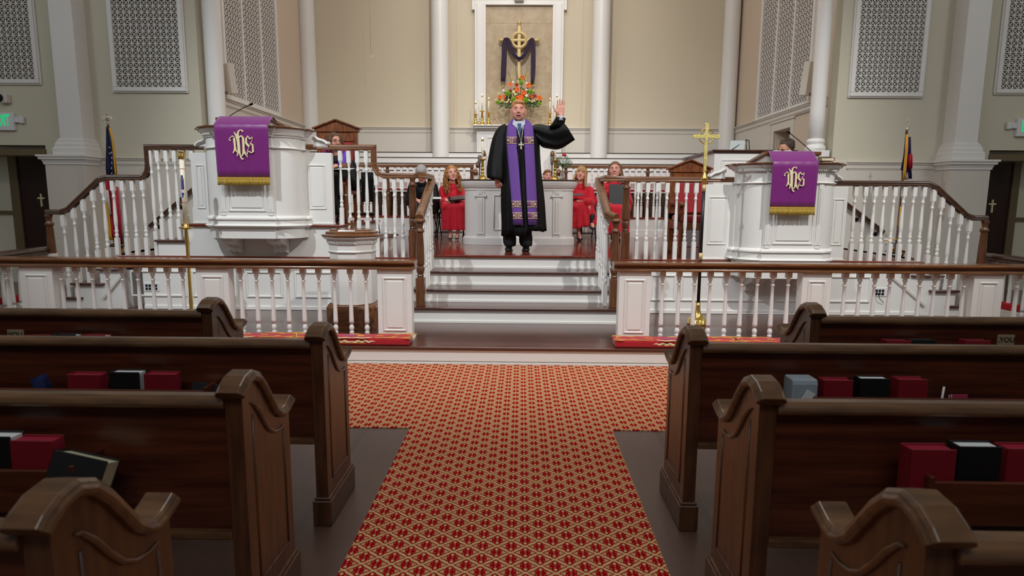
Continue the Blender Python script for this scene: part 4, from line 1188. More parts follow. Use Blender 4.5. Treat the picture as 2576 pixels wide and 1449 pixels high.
# ---------------------------------------------------------------- font
def font():
    cx, cy, r = at(889, 700, Y=6.08).x, 6.08, .220
    t = thing('baptismal_font', 'white octagonal font with a dark wooden lid and a small cross on top', 'font', (cx, cy, L1)); local(t)
    k = 8; oc = [(r * math.cos(PI/8 + PI/4*i), r * math.sin(PI/8 + PI/4*i)) for i in range(8)]
    zt = at(885, 596, Y=5.9).z - L1
    build(MB().stack(oc, [(.045, 0), (.045, .20), (.035, .21), (.03, .225), (.015, .232), (.015, .24)]), 'plinth', M['rail'], t)
    build(MB().stack(oc, [(0, .235), (0, zt - .16), (.012, zt - .155), (.018, zt - .145), (.006, zt - .135), (.006, zt - .075), (.02, zt - .07), (.02, zt - .035), (.055, zt - .015), (.06, zt - .002), (0, zt - .001)]), 'body', M['white'], t, bevel=.002)
    mb = MB()
    for e in range(8):
        a = Vector(oc[e]); b = Vector(oc[(e+1) % 8]); d = (b - a); nn = Vector((d.y, -d.x)).normalized()
        for q in range(10):
            c = a + d * ((q + .5) / 10) + nn * .022; mb.obox((c.x, c.y, zt - .048), (.010, .014, .02), rotm(0, 0, math.atan2(d.y, d.x)))
    build(mb, 'dentils', M['white'], t)
    build(MB().stack(oc, [(.055, zt), (.068, zt + .003), (.068, zt + .015), (.045, zt + .022), (.03, zt + .024), (.03, zt + .045), (.0, zt + .05), (-.01, zt + .068), (-.05, zt + .07)]), 'lid', M['rail'], t, bevel=.002)
    z0 = zt + .07; mb = MB()
    arm = [(.006, 0), (.02, .032), (-.02, .032), (-.006, 0)]
    for q in range(4):
        a = q * PI/2; cs, sn = math.cos(a), math.sin(a)
        mb.prism([(x*cs - z*sn, x*sn + z*cs + z0 + .045) for x, z in [(p_[0], p_[1] + .004) for p_ in arm]], 'xz', -.006, .006)
    mb.box(-.009, .009, -.007, .007, z0 + .034, z0 + .056).box(-.012, .012, -.01, .01, z0, z0 + .012)
    build(mb, 'cross_finial', M['rail'], t)
font()

# ---------------------------------------------------------------- paschal candle stand and processional cross
def paschal():
    Yv = 6.2
    base = at(484, 800, Z=L1); x = at(470, 640, Y=Yv).x
    x = at(474, 660, Y=Yv).x
    t = thing('candle_stand', 'tall brass candle stand on the floor before the tall pulpit', 'candle stand', (x, Yv, L1)); local(t)
    zc = at(468, 563, Y=Yv).z - L1; zt = at(462, 397, Y=Yv).z - L1
    zd = at(470, 573, Y=Yv).z - L1
    build(MB().lathe([(.14, 0), (.145, .012), (.13, .025), (.06, .045), (.03, .07), (.018, .1), (.02, .2), (.016, .3), (.0155, zd - .2), (.02, zd - .12), (.016, zd - .03), (.017, zd)], seg=24), 'pole', M['gold'], t)
    build(MB().lathe([(.02, zd - .02), (.05, zd - .012), (.072, zd + .002), (.07, zd + .006), (.03, zd - .002), (.024, zd + .01), (.026, zc), (.02, zc)], seg=28), 'drip_pan', M['gold'], t)
    t2 = thing('paschal_candle', 'thick white candle with a blue emblem and two red rings on the brass stand', 'candle', (x, Yv, L1 + zc - .004)); local(t2)
    h = zt - zc
    build(MB().lathe([(.0235, 0), (.0235, h)], seg=24), 'wax', M['candle'], t2)
    M['candlered'] = mat('red_wax_band', (200, 60, 70), .5); M['candleblue'] = mat('blue_wax_emblem', (30, 60, 150), .5); M['candlebrown'] = mat('bronze_wax_cross', (140, 108, 70), .5)
    for zz in (at(465, 424, Y=Yv).z, at(467, 508, Y=Yv).z):
        k = zz - L1 - zc; build(MB().lathe([(.0238, k - .003), (.0243, k), (.0238, k + .003)], seg=24), 'red_ring', M['candlered'], t2)
    z = lambda y_: at(466, y_, Y=Yv).z - L1 - zc
    def patch(mb, poly, rr):
        for (u0, v0), (u1, v1) in zip(poly[:-1], poly[1:]): pass
    mb = MB()
    def strip(mb, a0, a1, za, zb, rr=.0246):
        n = 8; rings = []
        for q in (za, zb): rings.append([(rr * math.sin(a0 + (a1 - a0) * i / n), -rr * math.cos(a0 + (a1 - a0) * i / n), q) for i in range(n + 1)])
        mb.loft(rings, cap=False, closed=False)
    strip(mb, -.55, .75, z(476), z(448)); strip(mb, -.35, .55, z(448), z(440)); strip(mb, -.4, .6, z(490), z(484)); strip(mb, -.2, .3, z(496), z(490))
    build(mb, 'blue_emblem', M['candleblue'], t2)
    mb = MB(); strip(mb, -.25, .1, z(475), z(440), .0252); strip(mb, -.5, .4, z(453), z(448), .0252); build(mb, 'bronze_cross', M['candlebrown'], t2)
    mb = MB(); strip(mb, -.35, .45, z(482), z(477), .0252); build(mb, 'white_lamb', M['threadwhite'], t2)
    build(MB().lathe([(.031, h - .004), (.03, h + .02), (.026, h + .045), (.024, h + .06), (.028, h + .064), (.022, h + .07), (.006, h + .072)], seg=24), 'brass_follower', M['gold'], t2)
paschal()
def proc_cross():
    Yv = 6.3
    x0 = at(1757, 800, Y=Yv).x; x1 = at(1770, 440, Y=Yv).x; xt = at(1776, 330, Y=Yv).x
    x = (x0 + x1) / 2
    Z = lambda q: at(1768, q, Y=Yv).z - L1
    t = thing('processional_cross', 'brass processional cross on a black pole standing left of the lower pulpit', 'cross', (x, Yv, L1)); local(t)
    zb, zf1, zf2, zk = Z(776), Z(636), Z(480), Z(452)
    build(MB().lathe([(.105, 0), (.108, .012), (.10, .02), (.098, .05), (.092, .055), (.06, .075), (.035, .11), (.025, .15), (.022, .19), (.022, .225)], seg=32), 'base', M['gold'], t)
    build(MB().lathe([(.0165, .2), (.016, Z(575)), (.0165, zf2)], seg=16), 'pole', M['black'], t)
    for a, b in ((Z(655) + .0, zf1), (zf2 - .01, Z(465))): build(MB().lathe([(.019, a), (.019, b)], seg=16), 'brass_ferrule', M['goldmatte'], t)
    build(MB().lathe([(.015, Z(465)), (.02, Z(462)), (.024, Z(455)), (.036, Z(451)), (.03, Z(447)), (.018, Z(440)), (.014, Z(430))], seg=20), 'knop', M['gold'], t)
    zc, zt_ = Z(343), Z(310); s = .0
    W = .018
    mb = MB()
    ww = (at(1809, 343, Y=Yv).x - at(1740, 343, Y=Yv).x) / 2
    mb.prism([(-.013, Z(436)), (.013, Z(436)), (.019, Z(372)), (.010, zc - .04), (.016, zc - .02), (.04, zc - .018), (.055, zc - .02), (ww, zc - .019), (ww, zc + .019), (.055, zc + .018), (.025, zc + .02), (.016, zc + .05), (.021, zt_), (-.021, zt_), (-.016, zc + .05), (-.025, zc + .02), (-.055, zc + .018), (-ww, zc + .019), (-ww, zc - .019), (-.055, zc - .02), (-.04, zc - .018), (-.016, zc - .02), (-.010, zc - .04), (-.019, Z(372))], 'xz', -.008, .008)
    build(mb, 'cross_arms', M['brassold'], t, bevel=.002)
    mb = MB(); mb.tube([(.072 * math.cos(2*PI*i/40), 0, zc + .072 * math.sin(2*PI*i/40)) for i in range(41)], .0055, 8); build(mb, 'ring', M['gold'], t)
proc_cross()

# ---------------------------------------------------------------- altar
AY = 9.02
def altar():
    x0, x1 = at(1170, 560, Y=AY + .2).x, at(1440, 560, Y=AY + .2).x
    cx = (x0 + x1)/2; W = (x1 - x0)/2
    t = thing('altar_table', 'white panelled altar with rounded corners and a thin dark top behind the preacher', 'altar', (cx, AY, ST)); local(t)
    Z = lambda q: at(1300, q, Y=AY).z - ST
    r = .17
    pts = [(-W + .0, .62)]
    pts += [(-W + r - r*math.cos(PI/2*i/6), r - r*math.sin(PI/2*i/6) + .0) for i in range(7)]
    pts += [(W - r + r*math.sin(PI/2*i/6), r - r*math.cos(PI/2*i/6)) for i in range(7)] + [(W, .62)]
    zt = Z(455)
    lev = [(.03, 0), (.03, Z(600)), (.02, Z(597)), (.0, Z(595)), (0, Z(482)), (0, Z(480)), (.012, Z(479)), (.012, Z(474)), (.03, Z(472)), (.05, Z(466)), (.06, Z(460)), (.06, zt), (0, zt)]
    build(MB().stack(pts, lev), 'altar_body', M['white'], t, bevel=.002)
    build(MB().stack(pts, [(.06, zt), (.07, zt + .003), (.07, zt + .018), (.06, zt + .02), (0, zt + .02)]), 'altar_top', M['raildark'], t)
    mb = MB()
    for i in range(60):
        x = -W + .2 + i * (2*W - .4) / 59; mb.box(x - .007, x + .007, -.038, -.01, Z(471), Z(465))
    build(mb, 'dentil_band', M['white'], t)
    for s in (-1, 1):
        x = s * .555
        mb = MB().box(x - .06, x + .06, -.02, 0, Z(597), Z(480)).box(x - .085, x + .085, -.035, 0, Z(496), Z(490)).box(x - .03, x + .03, -.03, 0, Z(588), Z(500)).box(x - .045, x + .045, -.035, 0, Z(590), Z(586)).box(x - .03, x + .03, -.034, 0, Z(489), Z(480))
        for k in (-1, 0, 1): mb.box(x + k*.02 - .004, x + k*.02 + .004, -.036, 0, Z(584), Z(508))
        build(mb, 'pilaster_strip', M['white'], t, bevel=.004)
    mb = MB()
    a, b, z0, z1 = -.36, .36, Z(578), Z(492)
    P = [(a, -.008, z0), (b, -.008, z0), (b, -.008, z1)] + [(.18 + .10*math.cos(q), -.008, z1 + .05*math.sin(q)) for q in [i*PI/8 for i in range(9)]][::1] + [(-.18 + .10*math.cos(q), -.008, z1 + .05*math.sin(q)) for q in [i*PI/8 for i in range(9)]] + [(a, -.008, z1), (a, -.008, z0)]
    mb.tube(P, .011, 6); build(mb, 'arched_panel_mould', M['white'], t)
    return t, cx, ST + zt + .02
_, acx, ATZ = altar()
def candlestick(label, px_, ybase, ytopflame, Yv, z0, name='candlestick', thick=1.0, group=None, pct=.45):
    """brass stick with a white candle"""
    p = at(px_, ybase, Y=Yv); zt = at(px_, ytopflame, Y=Yv).z - z0
    t = thing(name, label, 'candlestick', (p.x, Yv, z0), group=group); local(t)
    k = thick; hs = zt * pct
    build(MB().lathe([(.075*k, 0), (.078*k, .008), (.06*k, .02*k), (.045*k, .04*k), (.022*k, .07*k), (.018*k, .085*k), (.03*k, .10*k), (.016*k, .115*k), (.02*k, .14*k), (.032*k, .15*k), (.017*k, .165*k), (.02*k, .25 * hs + .1*k), (.017*k, hs*.85), (.022*k, hs*.88), (.045*k, hs*.93), (.05*k, hs*.96), (.047*k, hs*.965), (.018*k, hs*.955), (.018*k, hs)], seg=24), 'stick', M['gold'], t)
    build(MB().lathe([(.0125*k + .002, hs - .01), (.0115*k + .002, zt - .03)], seg=16), 'candle', M['candle'], t)
    build(MB().lathe([(.015*k + .003, zt - .045), (.014*k + .003, zt - .02), (.008, zt - .014)], seg=16), 'follower', M['gold'], t)
    build(MB().lathe([(.001, zt - .016), (.005*k + .002, zt - .008), (.004*k + .002, zt + .004), (.0005, zt + .018)], seg=10), 'flame', M['flame'], t)
candlestick('heavy brass candlestick with a lit white candle at the left end of the altar', 1214, 448, 347, 9.25, ATZ, thick=1.05, pct=.52)
candlestick('heavy brass candlestick at the right end of the altar, before the red rose', 1396, 450, 352, 9.25, ATZ, thick=1.05, pct=.52)
# rose in a vase
p = at(1415, 450, Y=9.3)
t = thing('glass_vase', 'clear cut-glass bud vase on the right end of the altar', 'vase', (p.x, 9.3, ATZ)); local(t)
vz = lambda q: at(1415, q, Y=9.3).z - ATZ
build(MB().lathe([(.03, 0), (.034, .01), (.036, .05), (.034, .09), (.024, .115), (.013, .125), (.014, .15), (.021, vz(412)), (.019, vz(412)), (.010, .15), (.009, .125), (.02, .11), (.028, .09), (.03, .05), (.028, .012), (.004, .01)], seg=16), 'vase_body', M['glass'], t)
M['leaf'] = mat('green_leaf', (50, 96, 34), .5, noise=(20, (84, 132, 50), 2)); M['leafdark'] = mat('dark_green_leaf', (30, 66, 24), .55, noise=(20, (60, 100, 40), 2)); M['rosered'] = mat('red_petal', (190, 8, 24), .6); M['flowerwhite'] = mat('white_petal', (238, 236, 214), .6)
t = thing('rose', 'single red rose with fern and white sprigs in the glass vase', 'rose', (p.x, 9.3, ATZ + .05)); local(t)
build(MB().tube([(0, 0, 0), (.0, 0, .12), (.008, 0, vz(398) - .05)], .0025, 6), 'stem', M['leafdark'], t)
mb = MB(); rc = Vector((.016, 0, vz(389) - .05))
mb.ball(rc, (.022, .022, .022), 10, 8)
for i in range(9):
    a = i * 2.4; rr = .012 + .0016*i
    mb.ball(rc + Vector((rr*math.cos(a), rr*math.sin(a), -.002 - .001*i)), (.014, .014, .018), 8, 6)
build(mb, 'bloom', M['rosered'], t)
def frond(mb, a, b, L=.03, n=9, w=.006, sag=.02):
    a = Vector(a); b = Vector(b); d = (b - a).normalized(); s = d.cross(Vector((0, 1, 0))).normalized()
    pts = [a + (b - a) * k / n + Vector((0, 0, -sag * (k/n)**2)) for k in range(n + 1)]
    mb.tube(pts, .0016, 5)
    for k in range(2, n + 1):
        l = L * math.sin(PI * k / (n + 1.2)) + .006
        for q in (-1, 1):
            e = pts[k] + (s * q * l + d * l * .6) + Vector((0, random.uniform(-.3, .3) * l, 0))
            m_ = (pts[k] + e) / 2; v = d * w * .5
            mb.add([pts[k], m_ + v, e, m_ - v], [(0, 1, 2, 3)])
mb = MB()
for dx, dz, dy in ((-.14, .20, -.02), (-.10, .15, .03), (.10, .19, .02), (.13, .14, -.02), (-.05, .22, 0), (.06, .22, .03), (.12, .10, 0), (-.12, .22, .03)):
    frond(mb, (0, 0, .13), (dx, dy, .10 + dz), .035, 9, .012)
build(mb, 'fern_fronds', M['leafdark'], t)
mb = MB()
for i in range(26): mb.ball((random.gauss(.0, .035), random.uniform(-.03, .03), random.uniform(.24, .33)), random.uniform(.003, .006), 6, 4)
tag(build(mb, 'white_sprigs', M['flowerwhite'], t), kind='stuff')
# microphones on stands behind the altar
for px_, yt, yb, lb_ in ((1206, 390, 410, 'grey condenser microphone on a thin stand behind the left altar candlestick'), (1389, 394, 412, 'grey condenser microphone on a thin stand behind the right altar candlestick')):
    Yv = 9.8; a = at(px_, yt, Y=Yv); b = at(px_, yb, Y=Yv)
    t = thing('microphone_stand', lb_, 'microphone', (a.x, Yv, ST)); local(t)
    build(MB().lathe([(.10, 0), (.10, .012), (.02, .02), (.009, .03), (.008, b.z - ST)], seg=20), 'stand', M['black'], t)
    build(MB().cap((0, 0, b.z - ST), (0, 0, a.z - ST - .02), .024, .024, 16), 'microphone_head', M['screen'], t)

# ---------------------------------------------------------------- choir rail and rows
CY = 11.35
mb = MB().box(-4.65, 4.65, CY, BY, ST, UP - .03); struct(mb, 'wall_choir_riser', M['white'])
mb = MB().box(-4.65, 4.65, CY - .03, BY, UP - .03, UP); struct(mb, 'choir_floor', M['stagefloor'], bevel=.008)
mb = MB().box(-4.65, 4.65, CY - .015, CY, ST, ST + .12); struct(mb, 'baseboard_choir', M['white'])
def choir_rail(label, pa, pb, posts, skip=()):
    Yv = CY + .06; Z = lambda q: at(1288, q, Y=Yv).z
    zt = (Z(414) + at(1640, 416, Y=Yv).z) / 2
    a, b = at(pa, 420, Y=Yv).x, at(pb, 420, Y=Yv).x
    t = thing('choir_rail', label, 'railing', ((a + b)/2, Yv, UP))
    mb = MB(); hrail(mb, [(a, Yv, zt - .06), (b, Yv, zt - .06)], .075, .06); build(mb, 'handrail', M['rail'], t)
    px_ = pa + (4 if pa < 1300 else 12)
    n = int(abs(b - a) / .1125)
    px0 = [at(q, 450, Y=Yv).x for q in posts]
    for i in range(n):
        x = a + .06 + i * (b - a - .12) / max(1, n - 1)
        if all(abs(x - q) > .07 for q in px0): baluster('stair', round(zt - .06 - UP, 2), x, Yv, UP, t)
    for q in px0: newel(t, q, Yv, UP, zt - .05, r=.04)
choir_rail('far choir rail of white balusters left of the altar', 640, 1192, [975, 1187, 780])
choir_rail('far choir rail of white balusters right of the altar', 1419, 1735, [1423, 1629])
def choir_pew(label, side, Yv, ytop, inner_px, zf, row):
    xi = at(inner_px, 400, Y=Yv).x; xo = side * 4.55
    zt = at(1288, ytop, Y=Yv).z
    t = thing('choir_pew', label, 'pew', ((xi + xo)/2, Yv, zf), group='white choir pews in rising rows')
    a, b = min(xi, xo), max(xi, xo)
    build(MB().box(a, b, Yv, Yv + .04, zf + .2, zt - .012), 'back_panel', M['white'], t)
    build(MB().box(a, b, Yv - .014, Yv + .05, zt - .015, zt), 'top_rail', M['raildark'], t, bevel=.004)
    if row == 1:
        zc = at(1288, 475, Y=Yv - .4).z
        build(MB().box(a, b, Yv - .42, Yv, zc - .04, zc), 'seat_cushion', M['redvel'], t, bevel=.012, bseg=2)
        build(MB().box(a, b, Yv - .43, Yv, zc - .065, zc - .041), 'seat_edge', M['white'], t)
        build(MB().box(a, b, Yv - .38, Yv - .34, zf, zc - .066), 'seat_support', M['raildark'], t)
    e = MB().box(xi - .035, xi + .035, Yv - .3, Yv + .07, zf, zt - .08); 
    en = build(e, 'pew_end', M['white'], t, bevel=.01)
    build(MB().lathe([(.045, 0), (.047, .05), (.04, .09), (.02, .115), (.004, .12)], (xi, Yv - .28, zt - .1), 12).box(xi - .045, xi + .045, Yv - .3, Yv + .08, zt - .08, zt - .05).box(xi - .045, xi + .045, Yv - .33, Yv - .25, zf + .3, zf + .36), 'end_cap', M['rail'], en)
yr = [(12.0, 429), (12.55, 411), (13.1, 396.5), (13.6, 383.5)]
for k, (Yv, q) in enumerate(yr):
    nm = ['first', 'second', 'third', 'rearmost'][k]
    choir_pew('white choir pew with a brown top edge, %s row behind the left choir rail' % nm, -1, Yv, q, [1199, 1205, 1212, 1219][k], UP, k + 1)
    choir_pew('white choir pew with a brown top edge, %s row behind the right choir rail' % nm, 1, Yv, q, [1404, 1399, 1393, 1388][k], UP, k + 1)

# ---------------------------------------------------------------- niche
xa, xb = at(1193, 380, Y=13.7).x, at(1418, 380, Y=13.7).x
t = thing('reredos', 'white panelled wall block with a marble niche in a moulded frame above it', 'reredos', ((xa + xb)/2, 13.7, UP)); t['kind'] = 'structure'
zsh = at(1300, 314, Y=13.6).z; zsb = at(1300, 326, Y=13.6).z
build(MB().box(xa + .05, xb - .05, 13.75, BY, UP, zsb), 'base_block', M['white'], t)
mb = MB(); frame_mould(mb, at(1224, 400, Y=13.7).x, at(1392, 400, Y=13.7).x, at(1300, 445, Y=13.7).z, at(1300, 344, Y=13.7).z, 13.75, .03, .02, True)
frame_mould(mb, xa + .08, xb - .08, UP + .1, zsb - .06, 13.75, .02, .012); build(mb, 'raised_panel', M['white'], t, bevel=.004)
build(MB().box(xa - .03, xb + .03, 13.55, BY, zsh - .03, zsh).box(xa, xb, 13.6, BY, zsh - .07, zsh - .03).box(xa + .03, xb - .03, 13.68, BY, zsb, zsh - .07), 'shelf', M['white'], t, bevel=.008)
YN = 13.9
def nx(q): return at(q, 150, Y=YN).x
ztn = at(1300, 12, Y=YN).z
mb = MB()
for a, b in ((1194, 1222), (1389, 1417)):
    a, b = nx(a), nx(b); mb.box(a, b, YN, BY, zsh, ztn).box(a + .05, b - .05, YN - .02, YN, zsh + .1, ztn - .0).box(a - .0, b + .0, YN - .03, YN - .001, zsh, zsh + .09)
mb.box(nx(1194), nx(1417), YN, BY, ztn, ztn + .26).box(nx(1187), nx(1194), YN + .003, BY, ztn - .10, ztn + .26).box(nx(1417), nx(1424), YN + .003, BY, ztn - .10, ztn + .26)
mb.box(nx(1200), nx(1412), YN - .05, YN, ztn + .14, ztn + .26).box(nx(1188), nx(1422), YN - .12, BY, ztn + .26, ztn + .34)
mb.prism([(nx(1294), ztn + .06), (nx(1316), ztn + .06), (nx(1320), ztn + .25), (nx(1290), ztn + .25)], 'xz', YN - .10, YN)
build(mb, 'niche_frame', M['white'], t, bevel=.006)
M['marble'] = mat('tan_travertine', (172, 148, 116), .45, noise=(7, (186, 168, 136), 9), bump=(30, .15))
def marble_fix(m):
    nt = m.node_tree; b = nt.nodes['Principled BSDF']
    tc = [n for n in nt.nodes if n.type == 'TEX_COORD'][0]
    v = nt.nodes.new('ShaderNodeTexNoise'); v.inputs['Scale'].default_value = 45; v.inputs['Detail'].default_value = 6
    nt.links.new(tc.outputs['Object'], v.inputs['Vector'])
    src = b.inputs['Base Color'].links[0].from_socket
    f = (E(nt, v.outputs[0]) * 1.0).lt(.36) * .35
    mx = nt.nodes.new('ShaderNodeMix'); mx.data_type = 'RGBA'; nt.links.new(f.k, mx.inputs[0]); nt.links.new(src, mx.inputs[6]); mx.inputs[7].default_value = srgb((110, 84, 60)); nt.links.new(mx.outputs[2], b.inputs['Base Color'])
marble_fix(M['marble'])
zj = at(1300, 56, Y=YN).z
build(MB().box(nx(1222), nx(1389), YN + .07, BY, zsh, zj - .003).box(nx(1222), nx(1389), YN + .07, BY, zj, ztn), 'marble_panel', M['marble'], t)
# gilded cross
YC = 13.86
c = at(1306, 101.5, Y=YC); ztop = at(1306, 56, Y=YC).z; zbt = at(1306, 262, Y=YC).z
t = thing('wall_cross', 'gilded cross with a ring hanging on the marble panel', 'cross', c); local(t)
wv = .034; aw = at(1346, 101, Y=YC).x - c.x
build(MB().box(-wv, wv, -.02, .07, zbt - c.z, ztop - c.z - .06).box(-wv*.45, wv*.45, -.03, -.02, zbt - c.z, ztop - c.z - .06), 'upright', M['goldmatte'], t, bevel=.004)
build(MB().box(-aw, aw, -.022, .07, -wv*.85, wv*.85).box(-aw, aw, -.034, -.021, -wv*.4, wv*.4), 'crossbar', M['goldmatte'], t, bevel=.004)
for s in (-1, 1): build(MB().lathe([(.03, 0), (.045, .01), (.03, .02), (.045, .035), (.05, .06), (.03, .09), (.004, .1)], (s*aw, 0, 0), 16, rotm(0, s*PI/2, 0)), 'finial', M['goldmatte'], t)
build(MB().lathe([(.03, 0), (.045, .01), (.03, .02), (.045, .035), (.05, .06), (.03, .09), (.004, .1)], (0, 0, ztop - c.z - .07), 16), 'finial', M['goldmatte'], t)
mb = MB()
for r0, q in ((.152, .028), (.176, .012), (.128, .012)): mb.tube([(r0 * math.cos(2*PI*i/48), -.012, r0 * math.sin(2*PI*i/48)) for i in range(49)], q, 8)
build(mb, 'ring', M['goldmatte'], t)
# purple drape
M['drape'] = mat('dark_violet_cloth', (48, 22, 56), .85, sheen=.3, bump=(90, .3))
t = thing('cross_drape', 'dark violet cloth draped over the arms of the gilded cross', 'drape', at(1306, 101, Y=YC - .05))
def folded(mb, pts, ws, th=.02, folds=3):
    """cloth band in the xz plane, pleated across"""
    n = len(pts); m_ = 20; rings = []
    for i, p in enumerate(pts):
        a = Vector(pts[max(0, i-1)]); b = Vector(pts[min(n-1, i+1)]); d = (b - a).normalized(); s = d.cross(Vector((0, 1, 0)))
        ring = []
        for k in range(m_ * 2):
            u = (k / (m_ - 1) * 2 - 1) if k < m_ else (1 - (k - m_) / (m_ - 1) * 2)
            off = (-th if k < m_ else th) * (1 - .5 * abs(u)) + th * .7 * math.sin(u * PI * folds + i * .15)
            ring.append(Vector(p) + s * (u * ws[i] / 2) + Vector((0, off, 0)))
        rings.append(ring)
    mb.loft(rings)
def cp(q): v = at(q[0], q[1], Y=YC - .06); return (v.x, v.y, v.z)
mb = MB(); folded(mb, [cp(q) for q in ((1277, 97), (1272, 99), (1269, 112), (1268.5, 140), (1267, 170), (1266.5, 190), (1265.5, 205))], [.05, .09, .115, .11, .12, .115, .09]); build(mb, 'left_tail', M['drape'], t)
mb = MB(); folded(mb, [cp(q) for q in ((1335, 98), (1339, 99), (1341, 112), (1341.5, 140), (1341, 170), (1340, 195), (1338, 214))], [.05, .085, .10, .10, .10, .09, .05]); build(mb, 'right_tail', M['drape'], t)
mb = MB(); folded(mb, [cp(q) for q in ((1272, 97), (1278, 100), (1284, 117), (1290, 132), (1297, 143), (1305, 148), (1313, 146), (1320, 137), (1327, 122), (1334, 104), (1339, 98))], [.05, .09, .10, .09, .08, .07, .075, .08, .085, .09, .05]); build(mb, 'swag', M['drape'], t)
# shelf candlesticks
for q, yb, yt, w_ in ((1196.5, 313, 256, 'leftmost, shortest of the three on the left of the niche shelf'), (1213, 313, 238, 'tallest on the left of the niche shelf'), (1229.5, 313, 247, 'nearest the flowers on the left of the niche shelf'),
                     (1383, 314, 248, 'nearest the flowers on the right of the niche shelf'), (1400, 314, 239, 'tallest on the right of the niche shelf, by the raised hand')):
    candlestick('slender brass candlestick, ' + w_, q, yb, yt, 13.68, zsh, thick=1.15, group='brass candlesticks on the niche shelf', pct=.48)
# ---- flowers
FY = 13.62
FC = at(1307, 262, Y=FY)
t = thing('flower_arrangement', 'large orange, green and cream flower arrangement on the niche shelf', 'flowers', (FC.x, FY, zsh)); local(t)
for nm, cc in (('f_orange', (238, 104, 16)), ('f_green', (134, 186, 30)), ('f_cream', (238, 226, 160)), ('f_white', (244, 238, 214)), ('f_red', (150, 20, 14)), ('f_pink', (232, 180, 188)), ('f_yellow', (222, 200, 80))): M[nm] = mat(nm[2:] + '_petals', cc, .6)
build(MB().lathe([(.12, 0), (.13, .02), (.05, .05), (.06, .1), (.16, .2), (.18, .26), (.17, .26), (.02, .12)], seg=24), 'urn', M['goldmatte'], t)
def fp(zx, zy, dy=0):     # pixel in the 6.04x detail view
    v = at(1230 + zx / 6.04, 50 + zy / 6.04, Y=FY - .12 + dy); return Vector((v.x - FC.x, v.y - FY, v.z - zsh))
mb = MB()
for i in range(190):
    a = random.uniform(0, 2*PI); rr = math.sqrt(random.random()); x = rr * math.cos(a) * .44; z = .52 + rr * math.sin(a) * .22
    if z > .5: x *= max(.15, 1 - (z - .5) * 1.5)
    y = random.uniform(-.12, .1); d = Vector((x * 1.2 + random.uniform(-.3, .3), random.uniform(-.6, .1), random.uniform(-.5, .9))).normalized()
    c0 = Vector((x, y, z)); s = d.cross(Vector((0, 1, 0))).normalized() * random.uniform(.012, .022); L = random.uniform(.05, .11)
    mb.add([c0, c0 + d*L*.5 + s, c0 + d*L, c0 + d*L*.5 - s], [(0, 1, 2, 3)])
for i in range(16):
    x = (i - 7.5) * .055; frond(mb, (x * .6, -.08, .50), (x, -.16, .36 + random.uniform(0, .05)), .05, 8, .014)
tag(build(mb, 'foliage', M['leafdark'], t), kind='stuff')
def blossom(kind, c, r, m_):
    mb = MB()
    if kind == 'mum':
        for i in range(46):
            z = 1 - 2*(i + .5)/46; a = i*2.4; q = math.sqrt(1 - z*z); d = Vector((q*math.cos(a), q*math.sin(a), z))
            if d.y > .5: continue
            mb.cap(c + d*r*.4, c + d*r*random.uniform(.9, 1.05), r*.16, r*.10, 5)
    elif kind == 'lily':
        ax = Vector((random.uniform(-.5, .5), -1, random.uniform(-.1, .5))).normalized(); u = ax.orthogonal().normalized(); v = ax.cross(u)
        for i in range(6):
            a = i*PI/3; d = u*math.cos(a) + v*math.sin(a); sd = ax.cross(d).normalized()
            p0 = c; p1 = c + d*r*.6 + ax*r*.35; p2 = c + d*r*1.25 + ax*r*.15
            w = r*.32
            mb.add([p0, p1 + sd*w, p2, p1 - sd*w, p1 + ax*.006], [(0, 1, 4), (1, 2, 4), (2, 3, 4), (3, 0, 4)])
    else:
        mb.ball(c, (r, r, r*.85), 10, 7)
        for i in range(7):
            a = i*2*PI/7; mb.ball(c + Vector((math.cos(a)*r*.55, -r*.3, math.sin(a)*r*.5)), r*.5, 7, 5)
    return build(mb, 'blossom', m_, t)
FL = [('mum','f_green',490,960,.055),('mum','f_green',465,905,.035),('mum','f_green',285,1120,.06),('mum','f_green',640,1095,.058),('mum','f_green',375,1210,.055),('mum','f_green',560,1225,.06),('mum','f_green',135,1255,.045),('mum','f_green',765,1270,.045),
 ('lily','f_orange',505,875,.05),('lily','f_orange',325,985,.055),('lily','f_orange',600,1000,.065),('lily','f_orange',430,1065,.06),('lily','f_orange',530,1110,.06),('lily','f_orange',170,1175,.05),('lily','f_orange',480,1185,.075),('lily','f_orange',650,1165,.05),('lily','f_orange',770,1190,.06),('lily','f_orange',420,1200,.05),('lily','f_orange',235,1160,.04),
 ('ball','f_cream',375,1100,.032),('ball','f_cream',400,1135,.03),('ball','f_white',570,1155,.034),('ball','f_white',572,1065,.028),('ball','f_white',222,1080,.026),('ball','f_white',575,965,.026),('ball','f_white',365,950,.026),('ball','f_white',447,925,.02),('ball','f_pink',468,1015,.026),('ball','f_pink',432,1103,.02),('ball','f_pink',468,1105,.02),('ball','f_pink',678,1075,.022),('ball','f_pink',505,1080,.018),('ball','f_cream',740,1205,.028),('ball','f_yellow',560,905,.016),('ball','f_cream',150,1120,.02),
 ('lily','f_red',425,990,.045),('lily','f_red',325,1080,.03),('lily','f_red',695,1160,.05),('lily','f_red',245,1215,.035),
 ('ball','f_cream',300,1215,.022),('ball','f_cream',330,1250,.02),('ball','f_yellow',180,1225,.022),('ball','f_yellow',205,1240,.02),('ball','f_cream',270,1255,.02),('ball','f_cream',240,1245,.018),('ball','f_yellow',160,1200,.018),('ball','f_cream',290,1240,.018),('ball','f_white',620,1225,.018),('ball','f_cream',650,1245,.02),('ball','f_cream',690,1235,.022),('ball','f_yellow',720,1220,.018),('ball','f_cream',105,1215,.018),('ball','f_yellow',795,1200,.018)]
